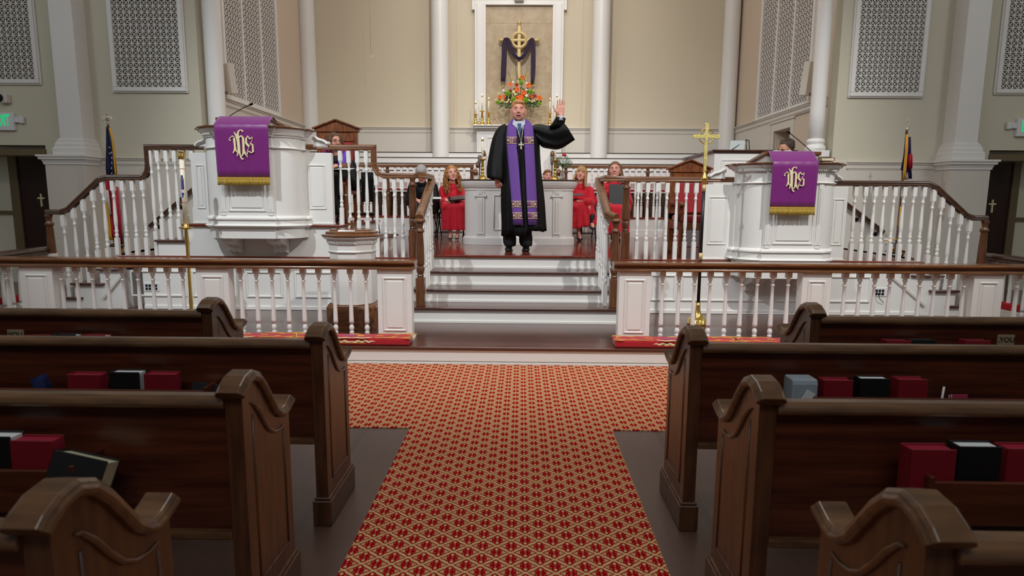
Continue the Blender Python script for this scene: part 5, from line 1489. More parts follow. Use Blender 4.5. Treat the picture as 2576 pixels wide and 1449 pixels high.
for k_, m_, zx, zy, r_ in FL:
    o = blossom(k_, fp(zx, zy, -.02 - r_ * .6), r_, M[m_])
    if k_ != 'ball': o['label'] = {'f_orange': 'orange lily', 'f_green': 'green chrysanthemum', 'f_red': 'dark red flower'}[m_]
mb = MB()
for pts in ([(330, 950), (345, 860), (350, 740)], [(540, 930), (570, 850), (600, 800)], [(240, 990), (200, 1010), (170, 1040)], [(640, 1010), (680, 990), (700, 1000)], [(700, 1100), (750, 1085), (800, 1075)], [(760, 1190), (810, 1180), (860, 1175)]):
    P = [fp(*q) for q in pts]; mb.tube(P, .004, 5)
    for k in range(12):
        q = P[1].lerp(P[2], k / 12) if k > 3 else P[0].lerp(P[1], .5 + k/8); mb.ball(q + Vector((random.uniform(-.02, .02), -.01, 0)), .011 - k*.0006, 6, 4)
build(mb, 'flower_spikes', M['f_yellow'], t)
mb = MB()
for pts in ([(340, 950), (310, 830), (290, 770)], [(430, 920), (405, 780), (400, 640)], [(440, 900), (430, 760), (435, 690)], [(530, 920), (580, 780), (560, 640)]): mb.tube([fp(*q) for q in pts], [.005, .004, .002], 5)
build(mb, 'bare_twigs', M['raildark'], t)
# thin hanging cord with a hook
a = at(932, -20, Y=13.3); b = at(933, 139, Y=13.3)
t = thing('hanging_cord', 'thin cord with a small white hook hanging before the rear wall', 'cord', b)
build(MB().tube([(b.x, b.y, 8.5), b], .004, 6), 'cord', M['whitedim'], t); build(MB().tube([b, b + Vector((-.01, 0, -.03)), b + Vector((.02, 0, -.035)), b + Vector((.045, 0, -.01))], .008, 6), 'hook', M['white'], t)

# ---------------------------------------------------------------- thrones
def throne(label, cx, yb, zf, s, k=1.0):
    t = thing('throne_chair', label, 'chair', (cx, yb, zf), group='carved high-backed chairs with red upholstery'); local(t)
    w, H = .235*k, 1.145*k
    d = -.52*k     # toward the camera
    def bld(mb, *a, **kk): return build(mb.xform(Matrix.Scale(1, 3)), *a, **kk)
    mb = MB().box(-w, -w + .07, 0, .06, 0, H - .12).box(w - .07, w, 0, .06, 0, H - .12).box(-w, w, 0, .05, .42*k, .50*k).box(-w + .05, w - .05, .015, .045, .5*k, H - .1)
    build(mb, 'back_frame', M['throne'], t, bevel=.004)
    pts = [(-w - .02, H - .14), (w + .02, H - .14), (w + .02, H - .10), (0, H), (-w - .02, H - .10)]
    mb = MB().prism(pts, 'xz', -.015, .065); mb.box(-w + .03, w - .03, -.012, 0, H - .26, H - .15)
    mb.bar((-w - .045, .02, H - .10), (0, .02, H + .012), .12, .022).bar((w + .045, .02, H - .10), (0, .02, H + .012), .12, .022)
    build(mb, 'pediment', M['throne'], t, bevel=.004)
    build(MB().box(-w + .06, w - .06, -.035, .02, .50*k, H - .27), 'back_cushion', M['redvel'], t, bevel=.02, bseg=3)
    build(MB().box(-w + .03, w - .03, d, .0, .40*k, .475*k), 'seat_cushion', M['redvel'], t, bevel=.025, bseg=3)
    build(MB().box(-w, w, d - .01, .03, .31*k, .40*k), 'seat_rail', M['throne'], t, bevel=.005)
    for sx in (-1, 1):
        a, b = sx*w, sx*(w - .055)
        mb = MB().box(a, b, d - .03, d + .05, 0, .10).prism([(d - .01, .1), (d + .04, .1), (d + .05, .33), (d - .02, .33)], 'yz', a, b)
        build(mb, 'leg', M['throne'], t, bevel=.006)
        mb = MB().prism([(d + .08, .40), (d + .13, .40), (d + .13, .56), (d + .06, .60), (d + .05, .56)], 'yz', a, b).box(a, b, d + .02, .02, .60*k, .64*k)
        mb.lathe([(.03, -.03), (.03, .03)], (sx*(w - .027), d + .02, .61*k), 12, rotm(0, PI/2, 0))
        build(mb, 'armrest', M['throne'], t, bevel=.005)
    return t
throne('carved wooden throne chair with red back and peaked top right of the steps', 2.16, 7.85, ST, 1)
throne('carved wooden throne chair with peaked top behind the woman in glasses', at(849, 400, Y=8.1).x, 8.1, UP, -1, 1.12)

# black stacking chair and floor items
p = at(924, 480, Y=9.1)
t = thing('black_chair', 'black ribbed-back chair beside the left throne chair', 'chair', (p.x, 9.1, ST)); local(t)
zt = at(924, 433, Y=9.1).z - ST; zb = at(924, 508, Y=9.1).z - ST
mb = MB().box(-.09, .09, 0, .03, zb, zt)
for i in range(6): mb.box(-.085 + i*.032, -.07 + i*.032, -.012, 0, zb + .01, zt - .06)
build(mb, 'backrest', M['blackplastic'], t, bevel=.01)
build(MB().box(-.17, .17, -.38, .02, .42, .46), 'seat', M['blackplastic'], t, bevel=.01)
for sx in (-1, 1):
    build(MB().tube([(sx*.1, .015, zt - .1), (sx*.13, .02, .44), (sx*.15, .12, 0.012)], .011, 8), 'leg', M['black'], t)
    build(MB().tube([(sx*.15, -.34, .43), (sx*.16, -.36, 0.012)], .011, 8), 'leg', M['black'], t)
p = at(1738, 620, Z=ST)
t = thing('floor_monitor', 'grey wedge-shaped floor monitor behind the right balustrade', 'speaker', (p.x, p.y, ST), rz=-.35); local(t)
M['greycloth'] = mat('grey_speaker_cloth', (96, 90, 90), .8)
build(MB().prism([(-.16, 0), (.18, 0), (.18, .12), (.06, .30), (-.10, .30)], 'xz', -.14, .14), 'cabinet', M['greycloth'], t, bevel=.01)
M['redcable'] = mat('orange_red_cable', (206, 62, 30), .5)
build(MB().tube([(-.17 + .03*math.cos(a), -.10, .10 + .07*math.sin(a)) for a in [R(60 + i*24) for i in range(11)]], .01, 8), 'cable_loop', M['redcable'], t)

# ---------------------------------------------------------------- organ console
OY = 9.5
def organ():
    ax, bx, cx_ = at(1722, 400, Y=11.25).x, at(1798, 380, Y=OY).x, at(1912, 380, Y=OY).x
    zt = at(1798, 377, Y=OY).z
    t = thing('organ_console', 'white panelled organ enclosure with a brown top behind the right throne', 'organ', ((ax + cx_)/2, OY, ST))
    out = [(bx, OY), (cx_ + .5, OY), (cx_ + .5, 11.28), (ax, 11.28)]
    build(MB().stack(out, [(0, ST + .0), (0, zt - .05)]), 'enclosure', M['white'], t)
    build(MB().stack(out, [(.0, zt - .05), (.02, zt - .045), (.045, zt - .02), (.045, zt), (-.02, zt + .001)]), 'top_ledge', M['raildark'], t)
    mb = MB(); frame_mould(mb, bx + .1, cx_ + .3, ST + .2, zt - .14, OY, .02, .012, True); build(mb, 'raised_panel', M['white'], t, bevel=.003)
    p = at(1860, 366, Y=OY + .15)
    t2 = thing('music_rack', 'clear music rack with sheets on top of the organ enclosure', 'music stand', (p.x, OY + .15, zt + .002)); local(t2)
    h = at(1860, 352, Y=OY + .15).z - zt; w = .12
    build(MB().obox((-.03, 0, h * .5), (.22, .004, h * .85), rotm(.2, 0, 0)), 'sheet', M['page'], t2)
    mb = MB()
    for a, b in (((-.13, 0, 0), (.10, 0, h)), ((.10, 0, h), (.15, .02, h - .01)), ((.15, .02, h - .01), (.165, .02, 0)), ((.10, 0, h), (.11, 0, 0))): mb.tube([a, b], .006, 6)
    build(mb, 'rack_frame', M['black'], t2)
organ()

# ---------------------------------------------------------------- flags
def sweep_flag(mb, rows, m_idx=0):
    pass
M['flagblue'] = mat('navy_cloth', (22, 26, 66), .7); M['flagred'] = mat('red_cloth', (170, 24, 44), .7); M['flagwhite'] = mat('white_cloth', (206, 200, 196), .7); M['flagpurple'] = mat('blue_violet_cloth', (40, 26, 78), .7); M['goldcord'] = mat('gold_braid', (206, 150, 30), .6)
M['silver0'] = mat('dull_nickel', (190, 180, 160), .4, metal=.7)
def flag_us():
    Yv = 8.2
    P = lambda x, y, d=0: at(x, y, Y=Yv + d)
    top = P(275, 292)
    t = thing('flag', 'drooping flag with white stars on navy and red stripes, eagle on top', 'flag', (top.x, Yv, ST + .0))
    x = P(283, 450).x
    build(MB().lathe([(.12, 0), (.12, .02), (.03, .05), (.014, .06), (.014, top.z - ST - .09)], (x, Yv, ST), 16).xform(Matrix.Identity(3)), 'pole', M['raildark'], t)
    z0 = top.z - .05
    mb = MB(); c = Vector((x, Yv, z0))
    mb.lathe([(.014, -.07), (.016, -.03), (.012, -.01), (.03, 0), (.012, .01)], c, 12)
    mb.ball(c + Vector((0, 0, .03)), (.02, .02, .03), 10, 8); mb.ball(c + Vector((.004, -.01, .07)), (.011, .013, .012), 8, 6)
    for s in (-1, 1):
        w = [(.01, .03), (.03, .058), (.052, .05), (.062, .025), (.072, -.02), (.055, .004), (.04, -.004), (.025, .008)]
        mb.prism([(c.x + s*a, c.z + b) for a, b in (w if s > 0 else w[::-1])], 'xz', Yv - .006, Yv + .006)
    build(mb, 'eagle_finial', M['silver0'], t, bevel=.002)
    def band(name, m, pts, d, pleats=4, amp=.02):
        """pts: (left px, right px, y px) rows"""
        rings = []
        for i, (a, b, y) in enumerate(pts):
            A, B = P(a, y), P(b, y); n = 14
            front = [(A.x + (B.x - A.x)*k/n, Yv - d + amp*math.sin(k/n*PI*pleats), A.z) for k in range(n + 1)]
            back = [(q[0], q[1] + .008, q[2]) for q in front[::-1]]
            rings.append(front + back)
        mb = MB().loft(rings); return build(mb, name, m, t)
    band('star_field', M['flagblue'], [(273, 280, 320), (273, 288, 370), (272, 293, 420), (274, 295, 445)], .05)
    mb = MB()
    for sx, sy in ((275, 371), (280, 384), (281, 397), (281, 410), (280, 423), (281, 436), (290, 428), (288, 400), (287, 440), (276, 386)):
        q = P(sx, sy, -.078); pts = []
        for k in range(10):
            r = .014 if k % 2 == 0 else .006; a = PI/2 + k*PI/5; pts.append((q.x + r*math.cos(a)*.7, q.z + r*math.sin(a)))
        mb.prism(pts[::-1], 'xz', q.y, q.y + .004)
    build(mb, 'stars', M['flagwhite'], t)
    band('red_stripe', M['flagred'], [(270, 280, 440), (268, 287, 480), (271, 290, 520), (280, 298, 580), (290, 308, 610)], .03)
    band('white_stripe', M['flagwhite'], [(288, 300, 445), (291, 306, 500), (296, 312, 560), (303, 314, 615)], .02, 3, .015)
    band('white_stripe', M['flagwhite'], [(270, 279, 478), (270, 282, 500), (279, 287, 540)], .055, 2, .01)
    band('red_stripe', M['flagred'], [(294, 302, 470), (300, 309, 540), (306, 314, 618)], .045, 2, .01)
    band('gold_fringe', M['goldcord'], [(267, 274, 508), (275, 281, 522), (281, 288, 592), (283, 292, 603)], .06, 2, .005)
    band('gold_fringe', M['goldcord'], [(303, 314, 614), (304, 314, 640)], .03, 2, .01)
    mb = MB().tube([P(275, 322, -.09), P(282, 350, -.09), P(286, 390, -.09), P(290, 430, -.09), P(292, 445, -.09)], .008, 6).tube([P(277, 320, -.09), P(284, 350, -.09), P(289, 380, -.09), P(294, 442, -.08)], .007, 6)
    build(mb, 'gold_cord', M['goldcord'], t)
flag_us()
def flag_chr():
    Yv = 8.2
    P = lambda x, y, d=0: at(x, y, Y=Yv + d)
    top = P(2283, 297); x = P(2281, 330).x
    t = thing('flag', 'drooping blue-violet and red flag with gold cords, cross on top', 'flag', (top.x, Yv, ST))
    build(MB().lathe([(.12, 0), (.12, .02), (.03, .05), (.014, .06), (.014, P(2280, 325).z - ST)], (x, Yv, ST), 16), 'pole', M['raildark'], t)
    q = P(2282, 318)
    mb = MB().lathe([(.016, -.05), (.02, 0), (.01, .01)], (q.x, Yv, q.z - .02), 10).box(q.x - .006, q.x + .006, Yv - .006, Yv + .006, q.z, top.z).box(q.x - .025, q.x + .025, Yv - .006, Yv + .006, top.z - .055, top.z - .04)
    build(mb, 'cross_finial', M['silver0'], t)
    def poly(name, m, pts, d, th=.01):
        rings = []
        for a, b, y in pts:
            A, B = P(a, y), P(b, y); n = 12
            fr = [(A.x + (B.x - A.x)*k/n, Yv - d + .02*math.sin(k/n*PI*4), A.z) for k in range(n + 1)]
            rings.append(fr + [(u, v + th, w) for u, v, w in fr[::-1]])
        return build(MB().loft(rings), name, m, t)
    poly('blue_field', M['flagpurple'], [(2280, 2286, 345), (2272, 2288, 385), (2263, 2289, 428), (2275, 2289, 430), (2284, 2289, 450)], .03)
    poly('red_cross_panel', M['flagred'], [(2281, 2287, 388), (2279, 2288, 405), (2280, 2287, 425)], .055)
    poly('white_field', M['flagwhite'], [(2266, 2282, 430), (2268, 2284, 452)], .01)
    mb = MB().tube([P(2281, 338, -.09), P(2279, 380, -.09), P(2274, 430, -.09), P(2272, 454, -.08)], .010, 6).tube([P(2283, 338, -.09), P(2283, 370, -.09), P(2278, 430, -.09), P(2276, 452, -.08)], .008, 6).tube([P(2266, 520, -.05), P(2262, 560, -.05), P(2260, 568, -.05)], .008, 6)
    build(mb, 'gold_cord', M['goldcord'], t)
    mb = MB(); 
    for pts in ([(2226, 606), (2240, 604), (2256, 602)], [(2243, 622), (2250, 628)], [(2268, 645), (2274, 638)]): mb.tube([P(*k, -.02) for k in pts], .022, 6, flat=.4)
    build(mb, 'gold_fringe', M['goldcord'], t)
    poly('lower_fold', M['flagwhite'], [(2228, 2266, 600), (2236, 2262, 640)], -.03)
flag_chr()

# ---------------------------------------------------------------- exit signs, lamps, speakers
M['exit'] = mat('lit_green_lettering', (20, 190, 120), .5, emit=(10, 200, 124), estr=.7)
def exit_sign(label, cxp, cyp, s):
    y = TY - .03; p = at(cxp, cyp, Y=y)
    t = thing('exit_sign', label, 'sign', (p.x, TY, p.z)); local(t)
    build(MB().box(-.15, .15, -.05, 0, -.13, .12), 'sign_face', M['plate'], t, bevel=.004)
    o = text_on('lettering', 'EXIT', (0, -.052, .005), .225, M['exit'], t, .001, bold=.004); o.scale = (.40, 1, 1)
    m_ = MB().box(s*.15, s*.23, -.045, -.01, -.02, .06).box(s*.23, s*.29, -.06, -.01, -.03, .07); build(m_, 'emergency_lamp', M['plate'], t, bevel=.008)
exit_sign('lit green EXIT sign cut by the left edge, above the dark opening', 11, 305, 1)
exit_sign('lit green EXIT sign cut by the right edge, above the dark opening', 2584, 320, -1)
p = at(4, 247, Y=TY - .05)
t = thing('wall_camera', 'small dark round camera on the wall above the left exit sign', 'camera', (p.x, TY, p.z)); local(t)
build(MB().box(-.02, .10, -.09, 0, -.07, .06), 'housing', M['whitedim'], t, bevel=.012); build(MB().lathe([(.055, 0), (.055, .03), (.04, .04)], (0, -.09, 0), 20, rotm(R(90), 0, 0)), 'lens', M['blackplastic'], t)
def wall_speaker(label, s, q0, q1, yt, yb):
    X = s * (SX - .16); a = at((q0 + q1)/2, (yt + yb)/2, X=X); zt, zb = at(q0, yt, X=X).z, at(q0, yb, X=X).z
    h = zt - zb
    t = thing('column_speaker', label, 'speaker', (a.x, a.y, (zt + zb)/2)); local(t)
    m_ = rotm(.12, 0, s*.5)
    build(MB().box(-.07, .07, -.06, .06, -h/2, h/2).xform(m_), 'cabinet', M['whitedim'], t, bevel=.006)
    build(MB().box(-.012, s*.14, -.02, .02, -h/2 + .0, -h/2 + .04), 'bracket', M['screen'], t)
wall_speaker('slim white column speaker tilted out from the left chancel grille', -1, 568, 588, 157, 232)
wall_speaker('slim white column speaker tilted out from the right chancel grille', 1, 2022, 2040, 162, 243)
# ---------------------------------------------------------------- people
def V3(*a): return Vector(a)
M['skin_fair'] = mat('fair_skin', (226, 168, 146), .5, sub=.08); M['skin_pink'] = mat('rosy_skin', (222, 158, 140), .5, sub=.08); M['skin_tan'] = mat('tan_skin', (196, 140, 112), .5, sub=.08); M['skin_warm'] = mat('warm_skin', (206, 146, 124), .5, sub=.08)
M['eyewhite'] = mat('eye_white', (228, 222, 216), .3); M['iris'] = mat('dark_iris', (48, 44, 48), .2); M['mouthin'] = mat('mouth_interior', (74, 18, 20), .6); M['lip'] = mat('lips', (188, 104, 100), .5); M['teeth'] = mat('teeth', (236, 230, 220), .4)
M['hair_ginger'] = mat('sandy_hair', (176, 112, 62), .6, noise=(40, (212, 154, 96), 3, (4, 4, .6)), bump=(160, .5, (3, 3, .4))); M['hair_grey'] = mat('grey_hair', (140, 136, 134), .65, noise=(40, (196, 194, 192), 3, (3, 3, .8)), bump=(160, .5))
M['hair_curly'] = mat('curly_auburn_hair', (140, 84, 42), .6, noise=(30, (206, 150, 84), 3), bump=(90, .6)); M['hair_blonde'] = mat('dark_blonde_hair', (160, 112, 66), .55, noise=(30, (208, 166, 108), 3, (5, 5, .5)), bump=(140, .5, (4, 4, .3)))
M['hair_brown'] = mat('brown_hair', (98, 66, 44), .55, noise=(30, (146, 108, 76), 3, (5, 5, .5)), bump=(140, .5, (4, 4, .3))); M['hair_dark'] = mat('dark_brown_hair', (44, 32, 28), .6, noise=(30, (80, 62, 52), 3), bump=(120, .6)); M['hair_boy'] = mat('chestnut_hair', (104, 68, 38), .6, noise=(30, (146, 100, 60), 3), bump=(140, .5))
M['hair_bob'] = mat('dark_brown_bob', (72, 46, 32), .5, noise=(30, (116, 78, 52), 3, (5, 5, .5)), bump=(140, .5, (4, 4, .3)))
M['brow'] = mat('eyebrow', (150, 96, 62), .8); M['browdark'] = mat('dark_eyebrow', (84, 58, 44), .8)
M['robeblack'] = mat('black_robe_cloth', (9, 9, 10), .6, spec=.25, bump=(22, .5, (1, 1, .3))); M['robered'] = mat('red_choir_robe', (200, 4, 36), .75, sheen=.2, bump=(24, .25, (1, 1, .4)))
M['suit'] = mat('black_trouser_cloth', (24, 24, 28), .7); M['shoe'] = mat('black_shoe_leather', (10, 10, 11), .22); M['shirt'] = mat('pale_blue_shirt', (196, 206, 218), .7); M['tie'] = mat('blue_patterned_tie', (44, 68, 110), .5, noise=(90, (80, 108, 150), 2)); M['stole'] = mat('purple_stole', (104, 62, 150), .7, bump=(220, .25), sheen=.2); M['stoleband'] = mat('mauve_embroidered_band', (92, 44, 96), .75, noise=(60, (140, 90, 120), 2)); M['tan_thread'] = mat('cream_tan_thread', (216, 190, 160), .7)
M['silver'] = mat('silver_metal', (232, 224, 200), .4, metal=.35)

def head(t, body, c, yaw, pitch, roll, s, skin, mouth='closed', brows='browdark', chubby=1.0, eyes=True):
    """adds the head into the body mesh, face details as parts; c = centre of the skull; faces -Y at yaw 0; s = head height"""
    m = Euler((pitch, roll, yaw)).to_matrix(); k = s / .235
    P = lambda x, y, z: c + m @ Vector((x*k, y*k, z*k))
    B = body
    B.ball(P(0, .018, .035), (.076*k, .092*k, .083*k), 20, 14, m)            # cranium
    B.ball(P(0, -.018, -.008), (.071*k*chubby, .068*k, .084*k), 20, 14, m)     # mid face
    B.ball(P(0, -.028, -.052), (.056*k*chubby, .052*k, .052*k), 16, 12, m)     # jaw
    B.ball(P(0, -.062, -.088), (.024*k, .020*k, .018*k), 12, 8, m)            # chin
    for sx in (-1, 1):
        B.ball(P(sx*.036*chubby, -.058, -.022), (.024*k, .018*k, .024*k), 12, 8, m)   # cheeks
        B.cap(P(sx*.012, -.082, .028), P(sx*.048, -.064, .026), .0085*k, .0085*k, 8)    # brow ridge
        B.ball(P(sx*(.076 + .06*(chubby - 1)), .012, -.004), (.009*k, .019*k, .031*k), 10, 8, m @ rotm(0, 0, sx*-.35))   # ears
        B.cap(P(sx*.066*chubby, .006, -.035), P(sx*.04, -.04, -.075), .014*k, .014*k, 8)
    B.cap(P(0, -.083, .022), P(0, -.104, -.018), .0075*k, .0115*k, 10)        # nose
    for sx in (-1, 1): B.ball(P(sx*.012, -.093, -.022), (.0085*k, .0095*k, .007*k), 8, 6, m)
    if mouth == 'open':
        B.cap(P(-.018, -.081, -.043), P(.018, -.081, -.043), .0065*k, .0065*k, 8); B.cap(P(-.014, -.077, -.075), P(.014, -.077, -.075), .0075*k, .0075*k, 8)
        mb = MB().ball(P(0, -.080, -.058), (.022*k, .012*k, .0115*k), 14, 8, m); build(mb, 'mouth', M['mouthin'], t)
        mb = MB().obox(P(0, -.091, -.0505), (.022*k, .003*k, .004*k), m); build(mb, 'teeth', M['teeth'], t)
        mb = MB().tube([P(.025*math.cos(a), -.089 + .012*abs(math.cos(a)), -.058 + .0145*math.sin(a)) for a in [2*PI*i/20 for i in range(21)]], .0034*k, 6); build(mb, 'lips', M['lip'], t)
    elif mouth == 'smile':
        mb = MB().tube([P(x, -.090 + abs(x)*.55, -.056 + abs(x)*.28) for x in (-.027, -.018, -.008, 0, .008, .018, .027)], [.001*k, .004*k, .0055*k, .005*k, .0055*k, .004*k, .001*k], 8); build(mb, 'lips', M['lip'], t)
        mb = MB().tube([P(x, -.0945 + abs(x)*.55, -.055 + abs(x)*.28) for x in (-.018, -.008, 0, .008, .018)], .0017*k, 6); build(mb, 'mouth', M['teeth'], t)
    else:
        mb = MB().tube([P(x, -.090 + abs(x)*.5, -.055 + abs(x)*.1) for x in (-.022, -.014, -.006, 0, .006, .014, .022)], [.001*k, .0045*k, .006*k, .0055*k, .006*k, .0045*k, .001*k], 8); build(mb, 'lips', M['lip'], t)
    if eyes:
        for sx in (-1, 1):
            e = build(MB().ball(P(sx*.029, -.0745, .010), (.0115*k, .009*k, .0055*k), 12, 8, m), 'eye', M['eyewhite'], t)
            build(MB().ball(P(sx*.029, -.0825, .0095), (.0052*k, .0028*k, .005*k), 10, 6, m), 'iris', M['iris'], e)
            build(MB().tube([P(sx*(.029 + q), -.0835 + abs(q)*.35, .0155 - abs(q)*.22) for q in (-.014, -.007, 0, .007, .014)], .0017*k, 6), 'eyelid', M[brows], t)
            build(MB().tube([P(sx*(.012 + q*.042), -.0905 + q*.016, .030 + .006*math.sin(q*PI) - .003*q) for q in (0, .25, .5, .75, 1)], [.002*k, .0034*k, .0036*k, .003*k, .001*k], 6), 'eyebrow', M[brows], t)
    return P, m, k

def hair_cap(P, m, k, mb, full=1.0, front=.030, sides=-.01):
    """short hair: shell over the cranium, cut back from the face"""
    mb.ball(P(0, .026, .042), (.083*k*full, .096*k*full, .086*k*full), 20, 14, m)
def cut_face(mb, P, m, k, zfront, yfront=-.045, yside=-.02, zlow=-.04):
    """pull hair vertices away from the face region"""
    mi = m.transposed(); c0 = P(0, 0, 0)
    for i, v in enumerate(mb.v):
        l = mi @ (v - c0) / k
        lim = zfront + .02 * (abs(l.x) / .07) ** 2 * -1
        if l.y < yfront and l.z < zfront: l.y = yfront + (l.y - yfront) * .05; l.y = max(l.y, yfront - .005)
        if l.z < zlow and l.y < .04: l.z = zlow
        if l.y < yside and l.z < zfront - .03: l.y = yside
        mb.v[i] = c0 + m @ (l * k)

def hand(B, wrist, d, up, s, side, curl=.2, spread=.12, thumb=1.0, hold=False):
    """palm and five fingers. d: direction the fingers point, up: normal of the back of the hand, side: +1 thumb towards d x up"""
    d = Vector(d).normalized(); up = Vector(up).normalized(); x = d.cross(up).normalized() * side; up = up - d * up.dot(d); up.normalize()
    k = s / .19; W = Vector(wrist)
    Q = lambda a, b, c_: W + d*(a*k) + x*(b*k) + up*(c_*k)
    for b in (-.030, -.012, .010, .030): B.cap(Q(.012, b*.62, 0), Q(.088, b, -.002), .015*k, .0125*k, 10)
    B.cap(Q(.02, .02, -.004), Q(.055, .036, -.008), .016*k, .013*k, 10)
    L = (.062, .076, .082, .074); rr = (.0078, .0088, .0092, .0088)
    for i, b in enumerate((-.033, -.0115, .0105, .032)):
        a = spread * (i - 1.5) * .55; p = Q(.088, b, 0); r = rr[i]*k
        ang = 0; dirv = d * math.cos(a) + x * math.sin(a)
        seg = [L[i]*.44, L[i]*.31, L[i]*.25]
        for j, sl in enumerate(seg):
            ang += curl * (1.0, 1.35, 1.1)[j]
            q = p + (dirv * math.cos(ang) - up * math.sin(ang)) * sl * k
            B.cap(p, q, r * (1 - .07*j), r * (.93 - .07*j), 9); p = q
    p = Q(.025, .036, -.006); ang = .75 * thumb
    for sl, rad in ((.038, .0115), (.032, .0098), (.024, .009)):
        q = p + (d * math.cos(ang) + x * math.sin(ang) - up * curl * .35) * sl * k
        B.cap(p, q, rad*k, rad*k*.9, 9); p = q; ang *= .72

def person(label, loc, rz=0, group=None):
    t = thing('person', label, 'person', loc, rz=0, group=group); return t

# ---- the preacher
def preacher():
    Yp = 8.05
    g = at(1303, 632, Z=ST); cx = at(1301, 450, Y=Yp).x
    t = person('man in a black preaching robe and purple stole raising his open hand on the stage', (cx, Yp, ST))
    Wp = lambda px_, py_, dy=0: at(px_, py_, Y=Yp + dy)
    B = MB()
    # legs
    hip = Vector((cx, Yp, ST + .92))
    feetL, feetR = Wp(1281, 622, -.02), Wp(1322, 622, -.02)
    for fx, kx in ((feetL.x, -.10), (feetR.x, .10)):
        B.chain([(cx + kx, Yp + .02, ST + .90), (fx*.5 + (cx + kx)*.5, Yp, ST + .5), (fx, Yp + .035, ST + .12)], [.095, .062, .038])
        B.cap((fx, Yp + .03, ST + .07), (fx, Yp - .05, ST + .04), .024, .02)
    B.chain([(cx, Yp + .02, ST + .92), (cx, Yp + .02, ST + 1.15), (cx, Yp + .03, ST + 1.42)], [.155, .15, .13])
    sh = 1.515
    hc = Wp(1304, 279, -.06)
    neck = Vector((cx + .01, Yp + .02, ST + 1.56))
    B.chain([(cx, Yp + .03, ST + 1.45), neck, hc + Vector((0, .02, -.06))], [.10, .062, .058])
    SL = Vector((cx - .20, Yp + .03, ST + sh - .06)); SR = Vector((cx + .20, Yp + .03, ST + sh - .05))
    B.cap(SL, SR, .07, .07)
    hl = Wp(1251, 450, -.10)          # lowered hand wrist
    el = (SL + hl) / 2 + Vector((-.05, .03, .02))
    B.chain([SL, el, hl], [.062, .048, .032])
    wr = Wp(1411, 291, -.22)          # raised wrist
    er = Wp(1400, 352, -.04)
    B.chain([SR, er, wr], [.062, .05, .031])
    hand(B, wr, (-.03, -.05, 1), (-.12, 1, .06), .218, 1, curl=.10, spread=.11, thumb=.95)
    hand(B, hl + Vector((0, 0, .01)), (.25, -.10, -1), (-.45, -.9, .1), .185, 1, curl=.62, spread=.03, thumb=.45)
    P, m, k = head(t, B, hc, .04, .03, .0, .262, 'skin_pink', 'open', 'brow', 1.15)
    build(B, 'body', M['skin_pink'], t, voxel=.0052, smooth=3)
    # hair: short, brushed to one side
    mb = MB(); hair_cap(P, m, k, mb, 1.04)
    mb.ball(P(.012, -.04, .088), (.062*k, .040*k, .024*k), 16, 10, m)
    mb.ball(P(0, .04, .085), (.072*k, .062*k, .042*k), 16, 10, m)
    cut_face(mb, P, m, k, .070, -.058, -.022, -.02)
    build(mb, 'hair', M['hair_ginger'], t, voxel=.007, smooth=3)
    build(MB().tube([P(-.076, -.0, -.02), P(-.078, -.03, -.035), P(-.062, -.065, -.055)], .0024, 6).ball(P(-.061, -.068, -.056), .005, 8, 6), 'headset_microphone', M['tan_thread'], t)
    # trousers and shoes
    mb = MB()
    for fx, kx in ((feetL.x, -.10), (feetR.x, .10)):
        mb.chain([(cx + kx, Yp + .03, ST + .85), ((cx + kx + fx)/2, Yp + .02, ST + .5), (fx, Yp + .02, ST + .115)], [.10, .088, .085], 16)
        mb.cap((fx + .008, Yp + .0, ST + .17), (fx + .01, Yp + .0, ST + .09), .084, .082)
    for i, v in enumerate(mb.v):
        if v.z < ST + .05: v.z = ST + .05
    build(mb, 'trousers', M['suit'], t, voxel=.012, smooth=2)
    for fx, sx in ((feetL.x, -1), (feetR.x, 1)):
        rings = []
        prof = [(.085, .030, .052), (.06, .042, .088), (.02, .045, .10), (-.04, .044, .082), (-.09, .048, .060), (-.14, .049, .05), (-.175, .043, .042), (-.20, .026, .03)]
        for y, w, h in prof:
            rings.append([(fx + sx*.012*(-y/.2) + w*math.cos(a), Yp + y - .01, ST + .002 + max(0, h*.5 + h*.52*math.sin(a))) for a in [2*PI*i/16 for i in range(16)]])
        sh_ = build(MB().loft(rings), 'shoe', M['shoe'], t, subsurf=1)
        build(MB().box(fx - .046, fx + .046, Yp - .20, Yp + .08, ST + .0005, ST + .013), 'sole', M['blackplastic'], sh_, bevel=.006)
    # robe body
    yb = Yp
    rows = [  # px left, px right, py, depth radius, y shift
        (1290, 1322, 306, .085, .02), (1268, 1345, 318, .135, .02), (1254, 1356, 338, .16, .01), (1258, 1357, 370, .175, 0), (1262, 1358, 410, .18, 0), (1261, 1361, 450, .19, -.01),
        (1260, 1366, 490, .20, -.02), (1261, 1368, 530, .21, -.02), (1263, 1369, 560, .22, -.02), (1262.5, 1370, 584, .225, -.02)]
    rings = []; N = 110
    for j, (a, b, q, dr, ys) in enumerate(rows):
        A, Bq = Wp(a, q), Wp(b, q); c = (A + Bq)/2; hw = (Bq.x - A.x)/2; kf = max(0, (j - 1) / 8)
        ring = []
        for i in range(N):
            th = 2*PI*i/N; f = 1 + kf * (.05*math.sin(th*13 + .5*j*.25) + .04*math.sin(th*7 + 1.3) + .03*math.sin(th*21))
            zz = c.z
            if j == len(rows) - 1: zz += .015*math.sin(th*5) + (-.035 if math.cos(th) < .1 else .02)
            ring.append((c.x + hw*math.cos(th)*f, yb + ys + dr*math.sin(th)*f, zz))
        rings.append(ring)
    robe = build(MB().loft(rings[::-1], cap=False), 'robe', M['robeblack'], t, subsurf=1)
    so = robe.modifiers.new('so', 'SOLIDIFY'); so.thickness = .008
